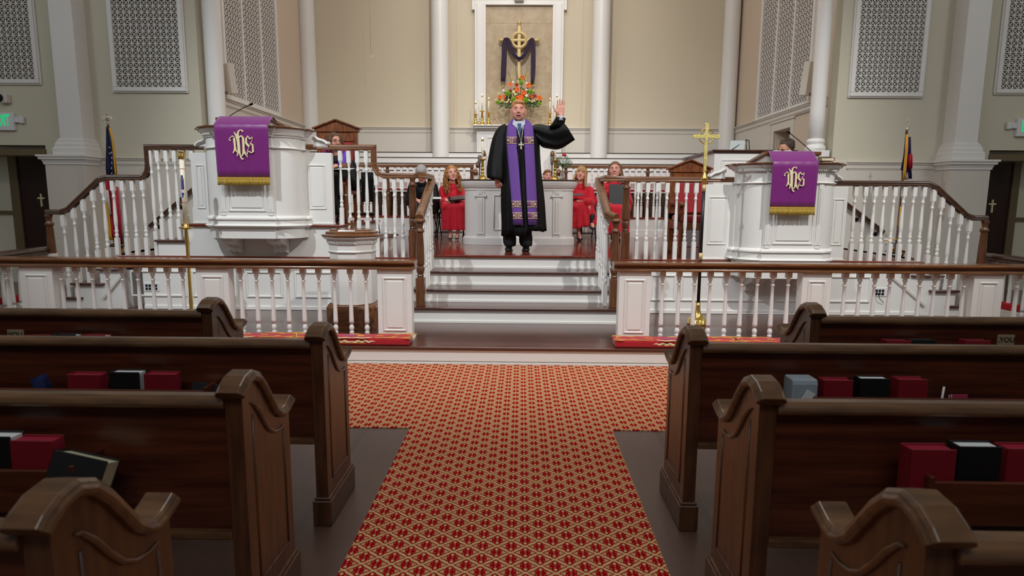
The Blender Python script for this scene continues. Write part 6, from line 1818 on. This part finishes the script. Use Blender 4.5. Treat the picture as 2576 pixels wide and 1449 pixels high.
    # front opening seam
    A = [Wp(1311, q, -.19 - .04 * (q - 330)/250) for q in (330, 380, 440, 500, 550, 582)]
    build(MB().tube(A, .008, 6), 'robe_seam', M['robeblack'], t)
    def sleeve(rows, name, cap_end=True):
        rings = []; n = 40
        for j, (c, ax, w, d, ph) in enumerate(rows):
            c = Vector(c); ax = Vector(ax).normalized(); u = Vector((0, 1, 0)); u = (u - ax*u.dot(ax)).normalized(); v = ax.cross(u)
            rings.append([c + v*(w*math.cos(th)*(1 + .04*math.sin(th*6 + ph + j*.5))) + u*(d*math.sin(th)*(1 + .06*math.sin(th*5 + ph))) for th in [2*PI*i/n for i in range(n)]])
        o = build(MB().loft(rings, cap=False), name, M['robeblack'], t, subsurf=1)
        so = o.modifiers.new('so', 'SOLIDIFY'); so.thickness = .006
    # lowered left-of-picture sleeve
    sleeve([(Wp(1276, 320, .02), (1, 0, .7), .055, .09, 0), (Wp(1266, 328, .02), (.8, 0, 1), .085, .10, 0), (Wp(1257, 350, .0), (.25, 0, 1), .098, .105, .5), (Wp(1252, 385, -.02), (.15, 0, 1), .105, .11, 1), (Wp(1248, 415, -.04), (.12, .05, 1), .115, .12, 1.5), (Wp(1246, 438, -.06), (.12, .05, 1), .118, .13, 2), (Wp(1246, 452, -.07), (.25, .05, 1), .112, .135, 2.2)], 'sleeve')
    # raised sleeve: wide drape hanging from the forearm
    q = lambda px_, py_, dy=-.03: Wp(px_, py_, dy)
    def between(top, bot, dy, dep, ph):
        a = q(*top, dy); b = q(*bot, dy); return a, b, dep, ph
    secs = [between((1335, 318), (1352, 352), .02, .10, 0), between((1350, 312), (1360, 366), .02, .11, .3), between((1366, 314), (1366, 371), .0, .12, .6), between((1384, 319), (1384, 373), -.02, .12, .9),
            between((1395, 310), (1397, 376), -.05, .12, 1.2), between((1400, 302), (1412, 373), -.08, .115, 1.5), between((1403, 298), (1428, 362), -.11, .10, 1.8), between((1404, 296), (1440, 354), -.13, .085, 2.1)]
    rings = []; n = 44
    for a, b, dep, ph in secs:
        c = (a + b)/2; h = (a - b)/2
        rings.append([c + h*math.cos(th)*(1 + .02*math.sin(6*th + ph)) + Vector((0, dep*math.sin(th)*(1 + .16*math.sin(5*th + ph*1.7)), 0)) for th in [2*PI*i/n for i in range(n)]])
    # closing ring at the cuff opening
    a, b = q(1407, 294, -.16), q(1446, 351, -.15); c = (a + b)/2; h = (a - b)/2
    rings.append([c + h*math.cos(th) + Vector((0, .055*math.sin(th), 0)) for th in [2*PI*i/n for i in range(n)]])
    o = build(MB().loft(rings, cap=False), 'sleeve', M['robeblack'], t, subsurf=1); so = o.modifiers.new('so', 'SOLIDIFY'); so.thickness = .006
    # cuff part around the forearm
    sleeve([(q(1400, 322, -.12), (.05, 0, 1), .085, .085, 0), (q(1407, 306, -.17), (.1, 0, 1), .062, .062, 0), (q(1411, 296, -.20), (.12, 0, 1), .054, .05, 0)], 'sleeve_cuff')
    build(MB().lathe([(.036, -.035), (.040, 0), (.039, .018), (.034, .018)], q(1411, 296, -.215), 20), 'shirt_cuff', M['shirt'], t)
    # shirt, tie
    mb = MB().lathe([(.085, -.05), (.076, 0), (.070, .045), (.064, .05)], neck + Vector((0, -.018, -.0)), 24)
    mb.prism([(Wp(1293, 303).x, Wp(1293, 303).z), (Wp(1305, 322).x, Wp(1305, 322).z), (Wp(1303, 328).x, Wp(1303, 328).z), (Wp(1289, 316).x, Wp(1289, 316).z)], 'xz', Yp - .135, Yp - .12)
    mb.prism([(Wp(1320, 303).x, Wp(1320, 303).z), (Wp(1321, 316).x, Wp(1321, 316).z), (Wp(1309, 328).x, Wp(1309, 328).z), (Wp(1307, 322).x, Wp(1307, 322).z)], 'xz', Yp - .135, Yp - .12)
    mb.prism([(Wp(1296, 308).x, Wp(1296, 308).z), (Wp(1318, 308).x, Wp(1318, 308).z), (Wp(1316, 335).x, Wp(1316, 335).z), (Wp(1298, 335).x, Wp(1298, 335).z)][::-1], 'xz', Yp - .125, Yp - .08)
    build(mb, 'shirt', M['shirt'], t, bevel=.003)
    T_ = lambda px_, py_: (Wp(px_, py_).x, Wp(px_, py_).z)
    build(MB().prism([T_(1302, 314), T_(1311, 314), T_(1310, 321), T_(1313, 340), T_(1308, 348), T_(1303, 340), T_(1304, 321)][::-1], 'xz', Yp - .155, Yp - .13), 'necktie', M['tie'], t, bevel=.004)
    # stole: two bands following the front of the robe
    def ydepth(py_): 
        kk = [(306, -.10), (322, -.15), (345, -.18), (400, -.215), (450, -.235), (500, -.262), (565, -.285)]
        for a, b in zip(kk[:-1], kk[1:]):
            if a[0] <= py_ <= b[0]: return a[1] + (b[1]-a[1])*(py_-a[0])/(b[0]-a[0])
        return kk[0][1] if py_ < 306 else kk[-1][1]
    edges = {'L': [(300, 1289, 1293), (306, 1282, 1297), (318, 1276, 1299), (340, 1274, 1300), (368, 1275, 1300), (430, 1280, 1306), (500, 1286, 1311), (566, 1291, 1316)],
             'R': [(300, 1320, 1325), (306, 1317, 1333), (318, 1318, 1341), (340, 1318, 1343), (368, 1319, 1344), (430, 1322, 1347), (500, 1325, 1350.5), (566, 1329, 1354)]}
    for nm, E_ in edges.items():
        def row(py_, off=0, th=.008):
            for a, b in zip(E_[:-1], E_[1:]):
                if a[0] <= py_ <= b[0]:
                    f = (py_-a[0])/(b[0]-a[0]); l = a[1]+(b[1]-a[1])*f; r = a[2]+(b[2]-a[2])*f; break
            mid_ = 1308; n = 6; yy = ydepth(py_) - off
            fr = []
            for i in range(n + 1):
                x_ = l + (r - l)*i/n; cur = .10 * ((x_ - mid_)/48)**2
                fr.append(Wp(x_, py_, yy + cur))
            bk = [v + Vector((0, th, 0)) for v in fr[::-1]]
            return fr + bk
        rr_ = [row(q_) for q_ in (300, 306, 312, 318, 330, 345, 368, 400, 430, 465, 500, 535, 566)]
        st_ = build(MB().loft(rr_), 'stole', M['stole'], t)
        for y0, y1 in ((345, 361), (506, 521), (535, 550)):
            build(MB().loft([row(q_, .004) for q_ in (y0, (y0 + y1)/2, y1)]), 'embroidered_band', M['stoleband'], st_)
            mb = MB()
            for ya, yb_ in ((y0 - .5, y0 + 1.2), (y1 - 1.2, y1 + .5)): mb.loft([row(ya, .007), row(yb_, .007)])
            rw = row((y0 + y1)/2, .008); c = (rw[0] + rw[6])/2; c.y = rw[3].y - .001
            R_ = .034
            mb.tube([c + Vector((R_*math.cos(a), 0, R_*math.sin(a))) for a in [2*PI*i/24 for i in range(25)]], .0035, 6)
            mb.tube([c + Vector((.010*math.cos(a), 0, .010*math.sin(a))) for a in [2*PI*i/12 for i in range(13)]], .0025, 6)
            for i in range(6):
                a = PI/3*i; mb.ball(c + Vector((.021*math.cos(a), 0, .021*math.sin(a))), (.007, .002, .007), 8, 6)
            for sx in (-1, 1): mb.box(c.x + sx*.046 - .006, c.x + sx*.046 + .006, c.y - .001, c.y + .003, c.z - .014, c.z + .014)
            build(mb, 'cream_embroidery', M['tan_thread'], st_)
    # chain and pectoral cross
    pc = Wp(1311, 355, -.235)
    build(MB().tube([Wp(1299, 318, -.165), Wp(1305, 335, -.20), pc + Vector((-.002, 0, 0))], .0028, 6).tube([Wp(1317, 318, -.165), Wp(1314, 335, -.20), pc + Vector((.002, 0, 0))], .0028, 6), 'chain', M['silver'], t)
    c = Wp(1311, 363.5, -.24)
    mb = MB()
    for dx, dz, L in ((0, 1, .034), (0, -1, .056), (1, 0, .032), (-1, 0, .032)):
        mb.prism([(c.x + dx*0 - abs(dz)*.005 - 0, c.z) if 0 else (c.x - .005*abs(dz), c.z - .005*abs(dx)), (c.x + dx*L - .010*abs(dz), c.z + dz*L - .010*abs(dx)), (c.x + dx*L + .010*abs(dz), c.z + dz*L + .010*abs(dx)), (c.x + .005*abs(dz), c.z + .005*abs(dx))], 'xz', c.y - .004, c.y + .004)
    mb.ball(c, (.010, .006, .010), 10, 6)
    build(mb, 'pectoral_cross', M['silver'], t)
preacher()

# ---- folding chairs
def folding_chair(label, x, y, rz=0, first=[None]):
    if first[0] is None:
        t = thing('folding_chair', label, 'chair', (x, y, ST), rz, 'black folding chairs behind the altar'); local(t)
        for sx in (-1, 1):
            build(MB().tube([(sx*.21, .24, .80), (sx*.215, .20, .45), (sx*.22, -.22, .012)], .011, 8), 'leg', M['black'], t)
            build(MB().tube([(sx*.195, -.16, .43), (sx*.20, .24, .012)], .010, 8), 'leg', M['black'], t)
        build(MB().box(-.19, .19, -.20, .20, .425, .45), 'seat', M['blackplastic'], t, bevel=.012, bseg=2)
        build(MB().box(-.21, .21, .215, .235, .60, .80), 'backrest', M['blackplastic'], t, bevel=.010, bseg=2)
        build(MB().tube([(-.2, -.13, .10), (.2, -.13, .10)], .007, 6).tube([(-.2, .19, .10), (.2, .19, .10)], .007, 6), 'crossbar', M['black'], t)
        first[0] = t; return t
    return dup(first[0], (x, y, ST), rz, label)

# ---- seated robed figures
def seated(label, px_, Yh, py_head, robe, skin, s=.225, yaw=0, pitch=0, roll=0, mouth='closed', hair=None, tall=1.0, lap=True, knees=(0, 0), hem=.10, feet='shoes', hidden_low=False, arms='lap', group=None, z0=ST, seat=.45, brows='browdark', chubby=1.0, lean=0, cross=False, eyes=True):
    hc = at(px_, py_head, Y=Yh - .05 - lean)
    cx = hc.x + lean * 0
    t = person(label, (cx, Yh, z0), group=group)
    zs_ = z0 + seat; zsh = hc.z - .265
    if lean: zsh = hc.z - .20
    B = MB()
    pel = Vector((cx, Yh + .03, zs_ + .10)); ch = Vector((cx, Yh + .05 - lean*.5, zsh - .08)); nk = Vector((cx, Yh + .0 - lean*.8, hc.z - .15))
    B.chain([pel, (pel + ch)/2, ch, nk, hc + Vector((0, .01, -.05))], [.125, .115, .115, .055, .05])
    w = .165 * tall
    SL, SR = Vector((cx - w, Yh + .04 - lean*.6, zsh)), Vector((cx + w, Yh + .04 - lean*.6, zsh)); B.cap(SL, SR, .055, .055)
    kl = Vector((cx - .10 + knees[0], Yh - .42, zs_ + .09)); kr = Vector((cx + .10 + knees[1], Yh - .42, zs_ + .09))
    al, ar = Vector(((kl.x + kr.x)/2 - .05, Yh - .34, z0 + .09)), Vector(((kl.x + kr.x)/2 + .06, Yh - .34, z0 + .09))
    if cross: kr = kr + Vector((-.06, -.02, .09)); ar = Vector((kr.x + .06, Yh - .52, z0 + .28))
    for k_, a_ in ((kl, al), (kr, ar)):
        B.chain([pel + Vector(((k_.x - cx)*.8, -.02, -.02)), k_, a_], [.08, .045, .032]); B.cap(a_, a_ + Vector((0, -.12, -.05)), .036, .028)
    # arms
    if arms == 'lap':
        eL, eR = SL + Vector((-.05, -.06, -.26)), SR + Vector((.05, -.06, -.26)); hL, hR = Vector((cx - .07, Yh - .30, zs_ + .20)), Vector((cx + .08, Yh - .30, zs_ + .20))
    elif arms == 'folder':
        eL, eR = SL + Vector((-.06, -.06, -.26)), SR + Vector((.06, -.06, -.26)); hL, hR = Vector((cx - .10, Yh - .26, zs_ + .36)), Vector((cx + .10, Yh - .26, zs_ + .36))
    else:
        eL, eR = SL + Vector((-.05, -.02, -.26)), SR + Vector((.05, -.02, -.26)); hL, hR = Vector((cx - .14, Yh - .25, zs_ + .2)), Vector((cx + .14, Yh - .25, zs_ + .2))
    B.chain([SL, eL, hL], [.05, .042, .028]); B.chain([SR, eR, hR], [.05, .042, .028])
    hand(B, hL, (.75, -.6, -.2), (-.2, -.3, 1), .17, -1, curl=.35, spread=.05, thumb=.6)
    hand(B, hR, (-.75, -.6, -.2), (.2, -.3, 1), .17, 1, curl=.35, spread=.05, thumb=.6)
    P, m, k = head(t, B, hc, yaw, pitch, roll, s, skin, mouth, brows, chubby, eyes)
    build(B, 'body', M[skin], t, voxel=.006, smooth=3)
    # robe: torso, sleeves, skirt
    rb = MB()
    rb.chain([pel + Vector((0, 0, -.02)), (pel + ch)/2, ch], [.16, .132, .138], 18)
    rb.cap(SL + Vector((.02, 0, -.01)), SR + Vector((-.02, 0, -.01)), .078, .078); rb.cap((cx, Yh - lean*.7, zsh + .04), (cx, Yh - lean*.7, zsh + .085), .078, .062)
    for S, e, h in ((SL, eL, hL), (SR, eR, hR)):
        rb.chain([S, e, e + (h - e)*.5, h + (e - h)*.16], [.068, .07, .068, .062], 14)
        rb.cap(e + Vector((0, 0, -.02)), e + (h - e)*.7 + Vector((0, 0, -.035)), .05, .056)
    for k_ in (kl, kr): rb.chain([pel + Vector(((k_.x - cx)*.9, 0, -.03)), k_], [.118, .078], 16)
    zh = z0 + hem
    xm = (kl.x + kr.x)/2
    n = 9
    for i in range(n):
        f = i/(n - 1); xk = kl.x + (kr.x - kl.x)*f; xb = xm + (f - .5)*(.34 if not cross else .38)
        if cross: top = Vector((xk, kl.y, zs_ + .10 + .07*f)); bot = Vector((xb - .04 + .10*f, Yh - .42 - .12*f, zh + .10*f))
        else: top = Vector((xk, kl.y + .0, zs_ + .09)); bot = Vector((xb, Yh - .43 + .03*math.sin(i*2.3), zh))
        rb.cap(top, bot, .06, .026 + .018*(i % 2), 12)
        if i < n - 1: rb.cap(top + Vector((.01, .08, 0)), bot + Vector((0, .12, .02)), .05, .04, 10)
    for i, v in enumerate(rb.v):
        if v.z < zh: v.z = zh
    build(rb, 'robe', M[robe], t, voxel=.010, smooth=9, disp=(.012, .10))
    if feet:
        for a_ in (al, ar):
            if feet == 'heels':
                mb = MB(); d = Vector((0, -1, 0))
                rg = [[(a_.x + w_*math.cos(q), a_.y + y_, a_.z - .09 + .01 + zz + h_*.5 + h_*.5*math.sin(q)) for q in [2*PI*i/12 for i in range(12)]] for y_, w_, h_, zz in ((.05, .02, .03, .05), (.02, .03, .045, .04), (-.06, .034, .035, .015), (-.13, .036, .03, 0), (-.17, .015, .015, 0))]
                mb.loft(rg).lathe([(.007, 0), (.01, .05)], (a_.x, a_.y + .03, a_.z - .088), 8); build(mb, 'shoe', M['shoe'], t)
            else:
                mb = MB(); b_ = a_ if not (cross and a_ is ar) else a_
                zz0 = b_.z - .088
                rg = [[(b_.x + w_*math.cos(q), b_.y + y_, zz0 + h_*.5 + h_*.5*math.sin(q)) for q in [2*PI*i/12 for i in range(12)]] for y_, w_, h_ in ((.07, .032, .07), (.03, .042, .10), (-.05, .042, .075), (-.12, .044, .055), (-.17, .02, .03))]
                mb.loft(rg).cap(b_ + Vector((0, .01, .0)), b_ + Vector((0, .01, .12)), .045, .048); build(mb, 'shoe', M['suit'], t)
    return t, P, m, k, cx, zs_, hL, hR, B

def long_hair(P, m, k, mb, drop, width, back=.06, lock=.024, n=13, bangs=False, front=True):
    hair_cap(P, m, k, mb, 1.03)
    for i in range(n):
        f = i/(n - 1); a = R(-200 + 220*f) ; x = .078*math.cos(a); y = .03 - .078*math.sin(a)
        if y < -.03: y = -.03
        e = .5 + .5*math.sin(i*2.1)
        mb.chain([P(x*.9, y, .06), P(x*1.12, y + .01, -.02), P(x*(1.15 + width), y + .015, -.02 - drop*(.85 + .2*e))], [lock*k*1.1, lock*k, lock*k*.6], 10)
HZ = .0
# man with grey hair, head bowed, reading
t, P, m, k, cx, zs_, hL, hR, _ = seated('grey-haired man in a black robe bowed over a white paper, left of the altar', 1060, 10.45, 437, 'robeblack', 'skin_pink', .25, yaw=-.1, pitch=.75, lean=.10, mouth='closed', tall=1.1, knees=(0, .07), hem=.14, arms='lap', eyes=True)
mb = MB(); hair_cap(P, m, k, mb, 1.04); cut_face(mb, P, m, k, .07, -.055, -.02, -.02); build(mb, 'hair', M['hair_grey'], t, voxel=.007, smooth=2, disp=(.006, .02))
pp = Vector((cx + .23, 10.02, zs_ + .23)); tp = build(MB().obox(pp, (.26, .2, .004), rotm(.15, .0, .1)), 'paper_sheet', M['page']); tag(tp, 'white paper on the lap of the grey-haired man', 'paper')
folding_chair('black folding chair under the grey-haired man in black', cx, 10.50)
# curly-haired woman
t, P, m, k, cx, zs_, hL, hR, _ = seated('woman with long curly auburn hair in a red choir robe, left of the altar', 1137, 10.55, 437, 'robered', 'skin_fair', .262, yaw=.32, pitch=-.08, roll=-.12, tall=1.02, knees=(.02, .10), hem=.16, feet='heels', arms='lap')
mb = MB(); long_hair(P, m, k, mb, .15, .3); cut_face(mb, P, m, k, .078, -.045, -.02, -.4)
random.seed(21)
for i in range(520):
    a = random.uniform(0, 2*PI); ph = random.uniform(-1, 1)
    z = .11 - random.random()**.8 * .36; wd = .085 + .055*min(1, max(0, (.10 - z)/.16)) - .02*max(0, -(z + .14))*6
    x = wd*math.cos(a); y = .03 + .085*math.sin(a)
    if y < -.02 and z < .075 and abs(x) < .058: continue
    if y < -.05 and z < .07: y = -.05
    rr_ = random.uniform(.006, .0095)*k; c = P(x, y, z)
    pts = [c + m @ Vector((rr_*1.1*math.cos(q + ph), rr_*1.1*math.sin(q + ph), -.006*k*q)) for q in [j*PI/3 for j in range(9)]]
    mb.tube(pts, rr_*.55, 5)
build(mb, 'hair', M['hair_curly'], t)
tf = thing('music_folder', 'black music folder on the lap of the curly-haired woman', 'folder', (cx + .12, 10.2, zs_ + .22)); local(tf)
build(MB().obox((0, 0, .01), (.30, .22, .012), rotm(.3, -.12, .1)), 'cover', M['blackplastic'], tf, bevel=.002); build(MB().obox((.02, 0, .02), (.27, .19, .004), rotm(.3, -.12, .1)), 'pages', M['screen'], tf)
folding_chair('black folding chair under the curly-haired woman', cx - .03, 10.60)
# girl with fringe
t, P, m, k, cx, zs_, hL, hR, _ = seated('girl with straight blonde hair and a fringe in a red robe, right of the altar', 1462, 10.5, 438, 'robered', 'skin_pink', .245, yaw=-.22, pitch=-.12, roll=.18, tall=.98, knees=(-.02, .05), hem=.20, arms='lap', cross=True, chubby=1.05)
mb = MB(); hair_cap(P, m, k, mb, 1.03)
for i in range(15):
    x = -.062 + i*.0088; mb.chain([P(x*.6, -.045, .105), P(x, -.078 + abs(x)*.5, .075), P(x*1.05, -.086 + abs(x)*.5, .040)], [.014*k, .012*k, .006*k], 8)
for sx in (-1, 1):
    for j in range(7):
        y = -.045 + j*.018; mb.chain([P(sx*.062, y, .06), P(sx*.083, y + .004, -.02), P(sx*(.090 + .006*(j % 2)), y - .005, -.10), P(sx*(.082 + (.03 if sx > 0 else .01)), y - .02, -.185 - .01*(j % 3))], [.016*k, .016*k, .015*k, .009*k], 8)
for j in range(9):
    x = -.07 + j*.0175; mb.chain([P(x, .09, .06), P(x*1.1, .105, -.05), P(x*1.1, .10, -.17)], [.018*k, .018*k, .012*k], 8)
build(mb, 'hair', M['hair_blonde'], t, voxel=.006, smooth=1)
tf = thing('music_folder', 'grey-edged folder held flat by the girl in red beside the altar', 'folder', (cx - .12, 10.18, zs_ + .29)); build(MB().obox((cx - .12, 10.18, zs_ + .30), (.28, .22, .018), rotm(.12, .0, 0)), 'cover', M['screen'], tf, bevel=.002)
folding_chair('black folding chair under the girl with the fringe', cx + .04, 10.56)
# smiling woman
t, P, m, k, cx, zs_, hL, hR, _ = seated('smiling woman with long brown hair in a red choir robe holding a black folder', 1547, 10.45, 428, 'robered', 'skin_pink', .27, yaw=-.25, pitch=-.05, roll=-.05, mouth='smile', tall=1.15, knees=(-.03, .05), hem=.12, arms='folder', chubby=1.12)
mb = MB(); long_hair(P, m, k, mb, .16, .35); cut_face(mb, P, m, k, .075, -.05, -.02, -.4)
build(mb, 'hair', M['hair_brown'], t, voxel=.007, smooth=1)
tf = thing('music_folder', 'black folder held upright against the chest of the smiling woman', 'folder', (cx + .0, 10.16, zs_ + .2)); build(MB().obox((cx + .02, 10.10, zs_ + .30), (.30, .02, .34), rotm(-.2, 0, 0)), 'cover', M['bookblack'], tf, bevel=.003)
folding_chair('black folding chair under the smiling woman', cx + .02, 10.50)
# boy seen over the altar
t, P, m, k, cx, zs_, hL, hR, _ = seated('boy with side-parted brown hair, his face just showing above the altar beside the preacher', 1378, 10.42, 444, 'robered', 'skin_pink', .215, yaw=.15, pitch=0, tall=.82, hem=.2, arms='lap', chubby=1.08)
mb = MB(); hair_cap(P, m, k, mb, 1.02); mb.ball(P(-.01, -.05, .085), (.055*k, .03*k, .022*k), 14, 8, m); cut_face(mb, P, m, k, .072, -.055, -.02, -.02)
build(mb, 'hair', M['hair_boy'], t, voxel=.006, smooth=2)
folding_chair('black folding chair under the boy behind the altar', cx, 10.48)
# woman in glasses on the throne beside the tall pulpit
def glasses(P, m, k, t):
    mb = MB()
    for sx in (-1, 1):
        mb.tube([P(sx*.031 + .021*math.cos(a), -.094 + .010*abs(math.cos(a)), .008 + .015*math.sin(a)) for a in [2*PI*i/16 for i in range(17)]], .0022*k, 6)
        mb.tube([P(sx*.052, -.086, .012), P(sx*.076, .0, .010)], .0022*k, 6)
    mb.tube([P(-.01, -.096, .012), P(.01, -.096, .012)], .002*k, 6); build(mb, 'eyeglasses', M['raildark'], t)
t, P, m, k, cx, zs_, hL, hR, _ = seated('woman in glasses and a violet stole on the throne chair beside the tall pulpit', 842, 7.8, 358, 'robeblack', 'skin_warm', .225, yaw=.75, pitch=.02, tall=1.0, hem=.10, arms='lap', z0=UP, seat=.48)
mb = MB(); long_hair(P, m, k, mb, .075, .1, n=13, lock=.03); cut_face(mb, P, m, k, .072, -.055, -.03, -.3)
for sx in (-1, 1): mb.chain([P(sx*.055, -.035, .10), P(sx*.083, -.04, .03), P(sx*.086, -.03, -.05), P(sx*.07, -.025, -.10)], [.02*k, .022*k, .022*k, .012*k])
build(mb, 'hair', M['hair_bob'], t, voxel=.007, smooth=1); glasses(P, m, k, t)
M['violet'] = mat('violet_stole_cloth', (86, 40, 170), .6)
zq = at(842, 345, Y=7.75).z
for sx in (-1, 1):
    build(MB().loft([[(cx + sx*.10 - .05, 7.8 + yy, z_), (cx + sx*.10 + .05, 7.8 + yy, z_), (cx + sx*.10 + .05, 7.8 + yy + .012, z_), (cx + sx*.10 - .05, 7.8 + yy + .012, z_)] for z_, yy in ((zq - .17, .0), (zq - .24, -.11), (zq - .40, -.135), (zq - .60, -.16))]), 'stole', M['violet'], t)
tp = build(MB().obox((cx + .13, 7.42, at(860, 424, Y=7.35).z), (.34, .24, .006), rotm(.1, 0, 0)), 'music_folder', M['page']); tag(tp, 'thin white-edged folder on the lap of the woman in glasses', 'folder')
# organist, only the top of the head shows
t, P, m, k, cx, zs_, hL, hR, _ = seated('organist with dark curly hair and glasses, mostly hidden behind the lower right pulpit', 1974, 9.22, 378, 'robeblack', 'skin_tan', .235, yaw=-1.1, pitch=.25, hem=.1, arms='lap', z0=ST + .28, seat=.5)
mb = MB(); hair_cap(P, m, k, mb, .98)
random.seed(5)
for i in range(120):
    a = random.uniform(0, 2*PI); z = random.uniform(-.04, .125); rr_ = math.sqrt(max(.05, 1 - ((z - .04)/.1)**2))
    x = .08*rr_*math.cos(a); y = .05 + .10*rr_*math.sin(a)
    if y < .0: continue
    mb.ball(P(x*1.05, y + .012, z + .008), random.uniform(.016, .028)*k, 7, 5)
cut_face(mb, P, m, k, .09, -.03, -.005, -.05)
build(mb, 'hair', M['hair_dark'], t, voxel=.008, smooth=1); glasses(P, m, k, t)
# ---------------------------------------------------------------- light
sc = bpy.context.scene
w = bpy.data.worlds.new('world'); sc.world = w; w.use_nodes = True
w.node_tree.nodes['Background'].inputs[0].default_value = (.82, .9, 1, 1)
w.node_tree.nodes['Background'].inputs[1].default_value = .10
def spot(name, loc, tgt, power, col, size, blend=.6, rad=.08):
    l = bpy.data.lights.new(name, 'SPOT'); l.energy = power; l.color = col; l.spot_size = R(size); l.spot_blend = blend; l.shadow_soft_size = rad
    o = bpy.data.objects.new(name, l); C.objects.link(o); o.location = loc
    o.rotation_euler = (Vector(tgt) - Vector(loc)).to_track_quat('-Z', 'Y').to_euler(); return o
def area(name, loc, tgt, power, col, sx, sy):
    l = bpy.data.lights.new(name, 'AREA'); l.energy = power; l.color = col; l.shape = 'RECTANGLE'; l.size = sx; l.size_y = sy
    o = bpy.data.objects.new(name, l); C.objects.link(o); o.location = loc
    o.rotation_euler = (Vector(tgt) - Vector(loc)).to_track_quat('-Z', 'Y').to_euler(); return o
spot('spot_lamp_left', (-4.6, 1.2, 7.6), (-.6, 8.4, .9), 1500, (.87, .95, 1), 62, .7)
spot('spot_lamp_right', (4.4, 1.2, 7.6), (.8, 8.4, .9), 1700, (1, .975, .94), 62, .7)
spot('spot_lamp_rear', (0, 6.5, 8.2), (0, 14, 3.6), 850, (1, .955, .89), 62, 1)
area('ceiling_lamp_chancel', (0, 10.8, 8.4), (0, 10.8, 0), 160, (1, .95, .9), 5, 3)
area('ceiling_lamp_aisle', (0, 3.4, 8.4), (0, 3.9, 0), 100, (1, .95, .92), 2, 3)
area('fill_light_rear_nave', (0, -3.5, 8.3), (0, 2.5, 0), 230, (.97, .97, 1), 6, 2)  # soft fill added out of view behind the camera to brighten the pew backs
area('window_glow_left', (-8.4, 3, 4.8), (-4, 9, 3), 70, (.75, .9, 1), 2, 3)
area('window_glow_right', (8.4, 3, 4.8), (4, 9, 3), 80, (.85, .95, 1), 2, 3)
sc.view_settings.view_transform = 'Standard'; sc.view_settings.look = 'None'; sc.view_settings.gamma = 1
sc.view_settings.use_curve_mapping = False
sc.view_settings.exposure = 0.0
sc.cycles.max_bounces = 8
sc.cycles.sample_clamp_indirect = 6
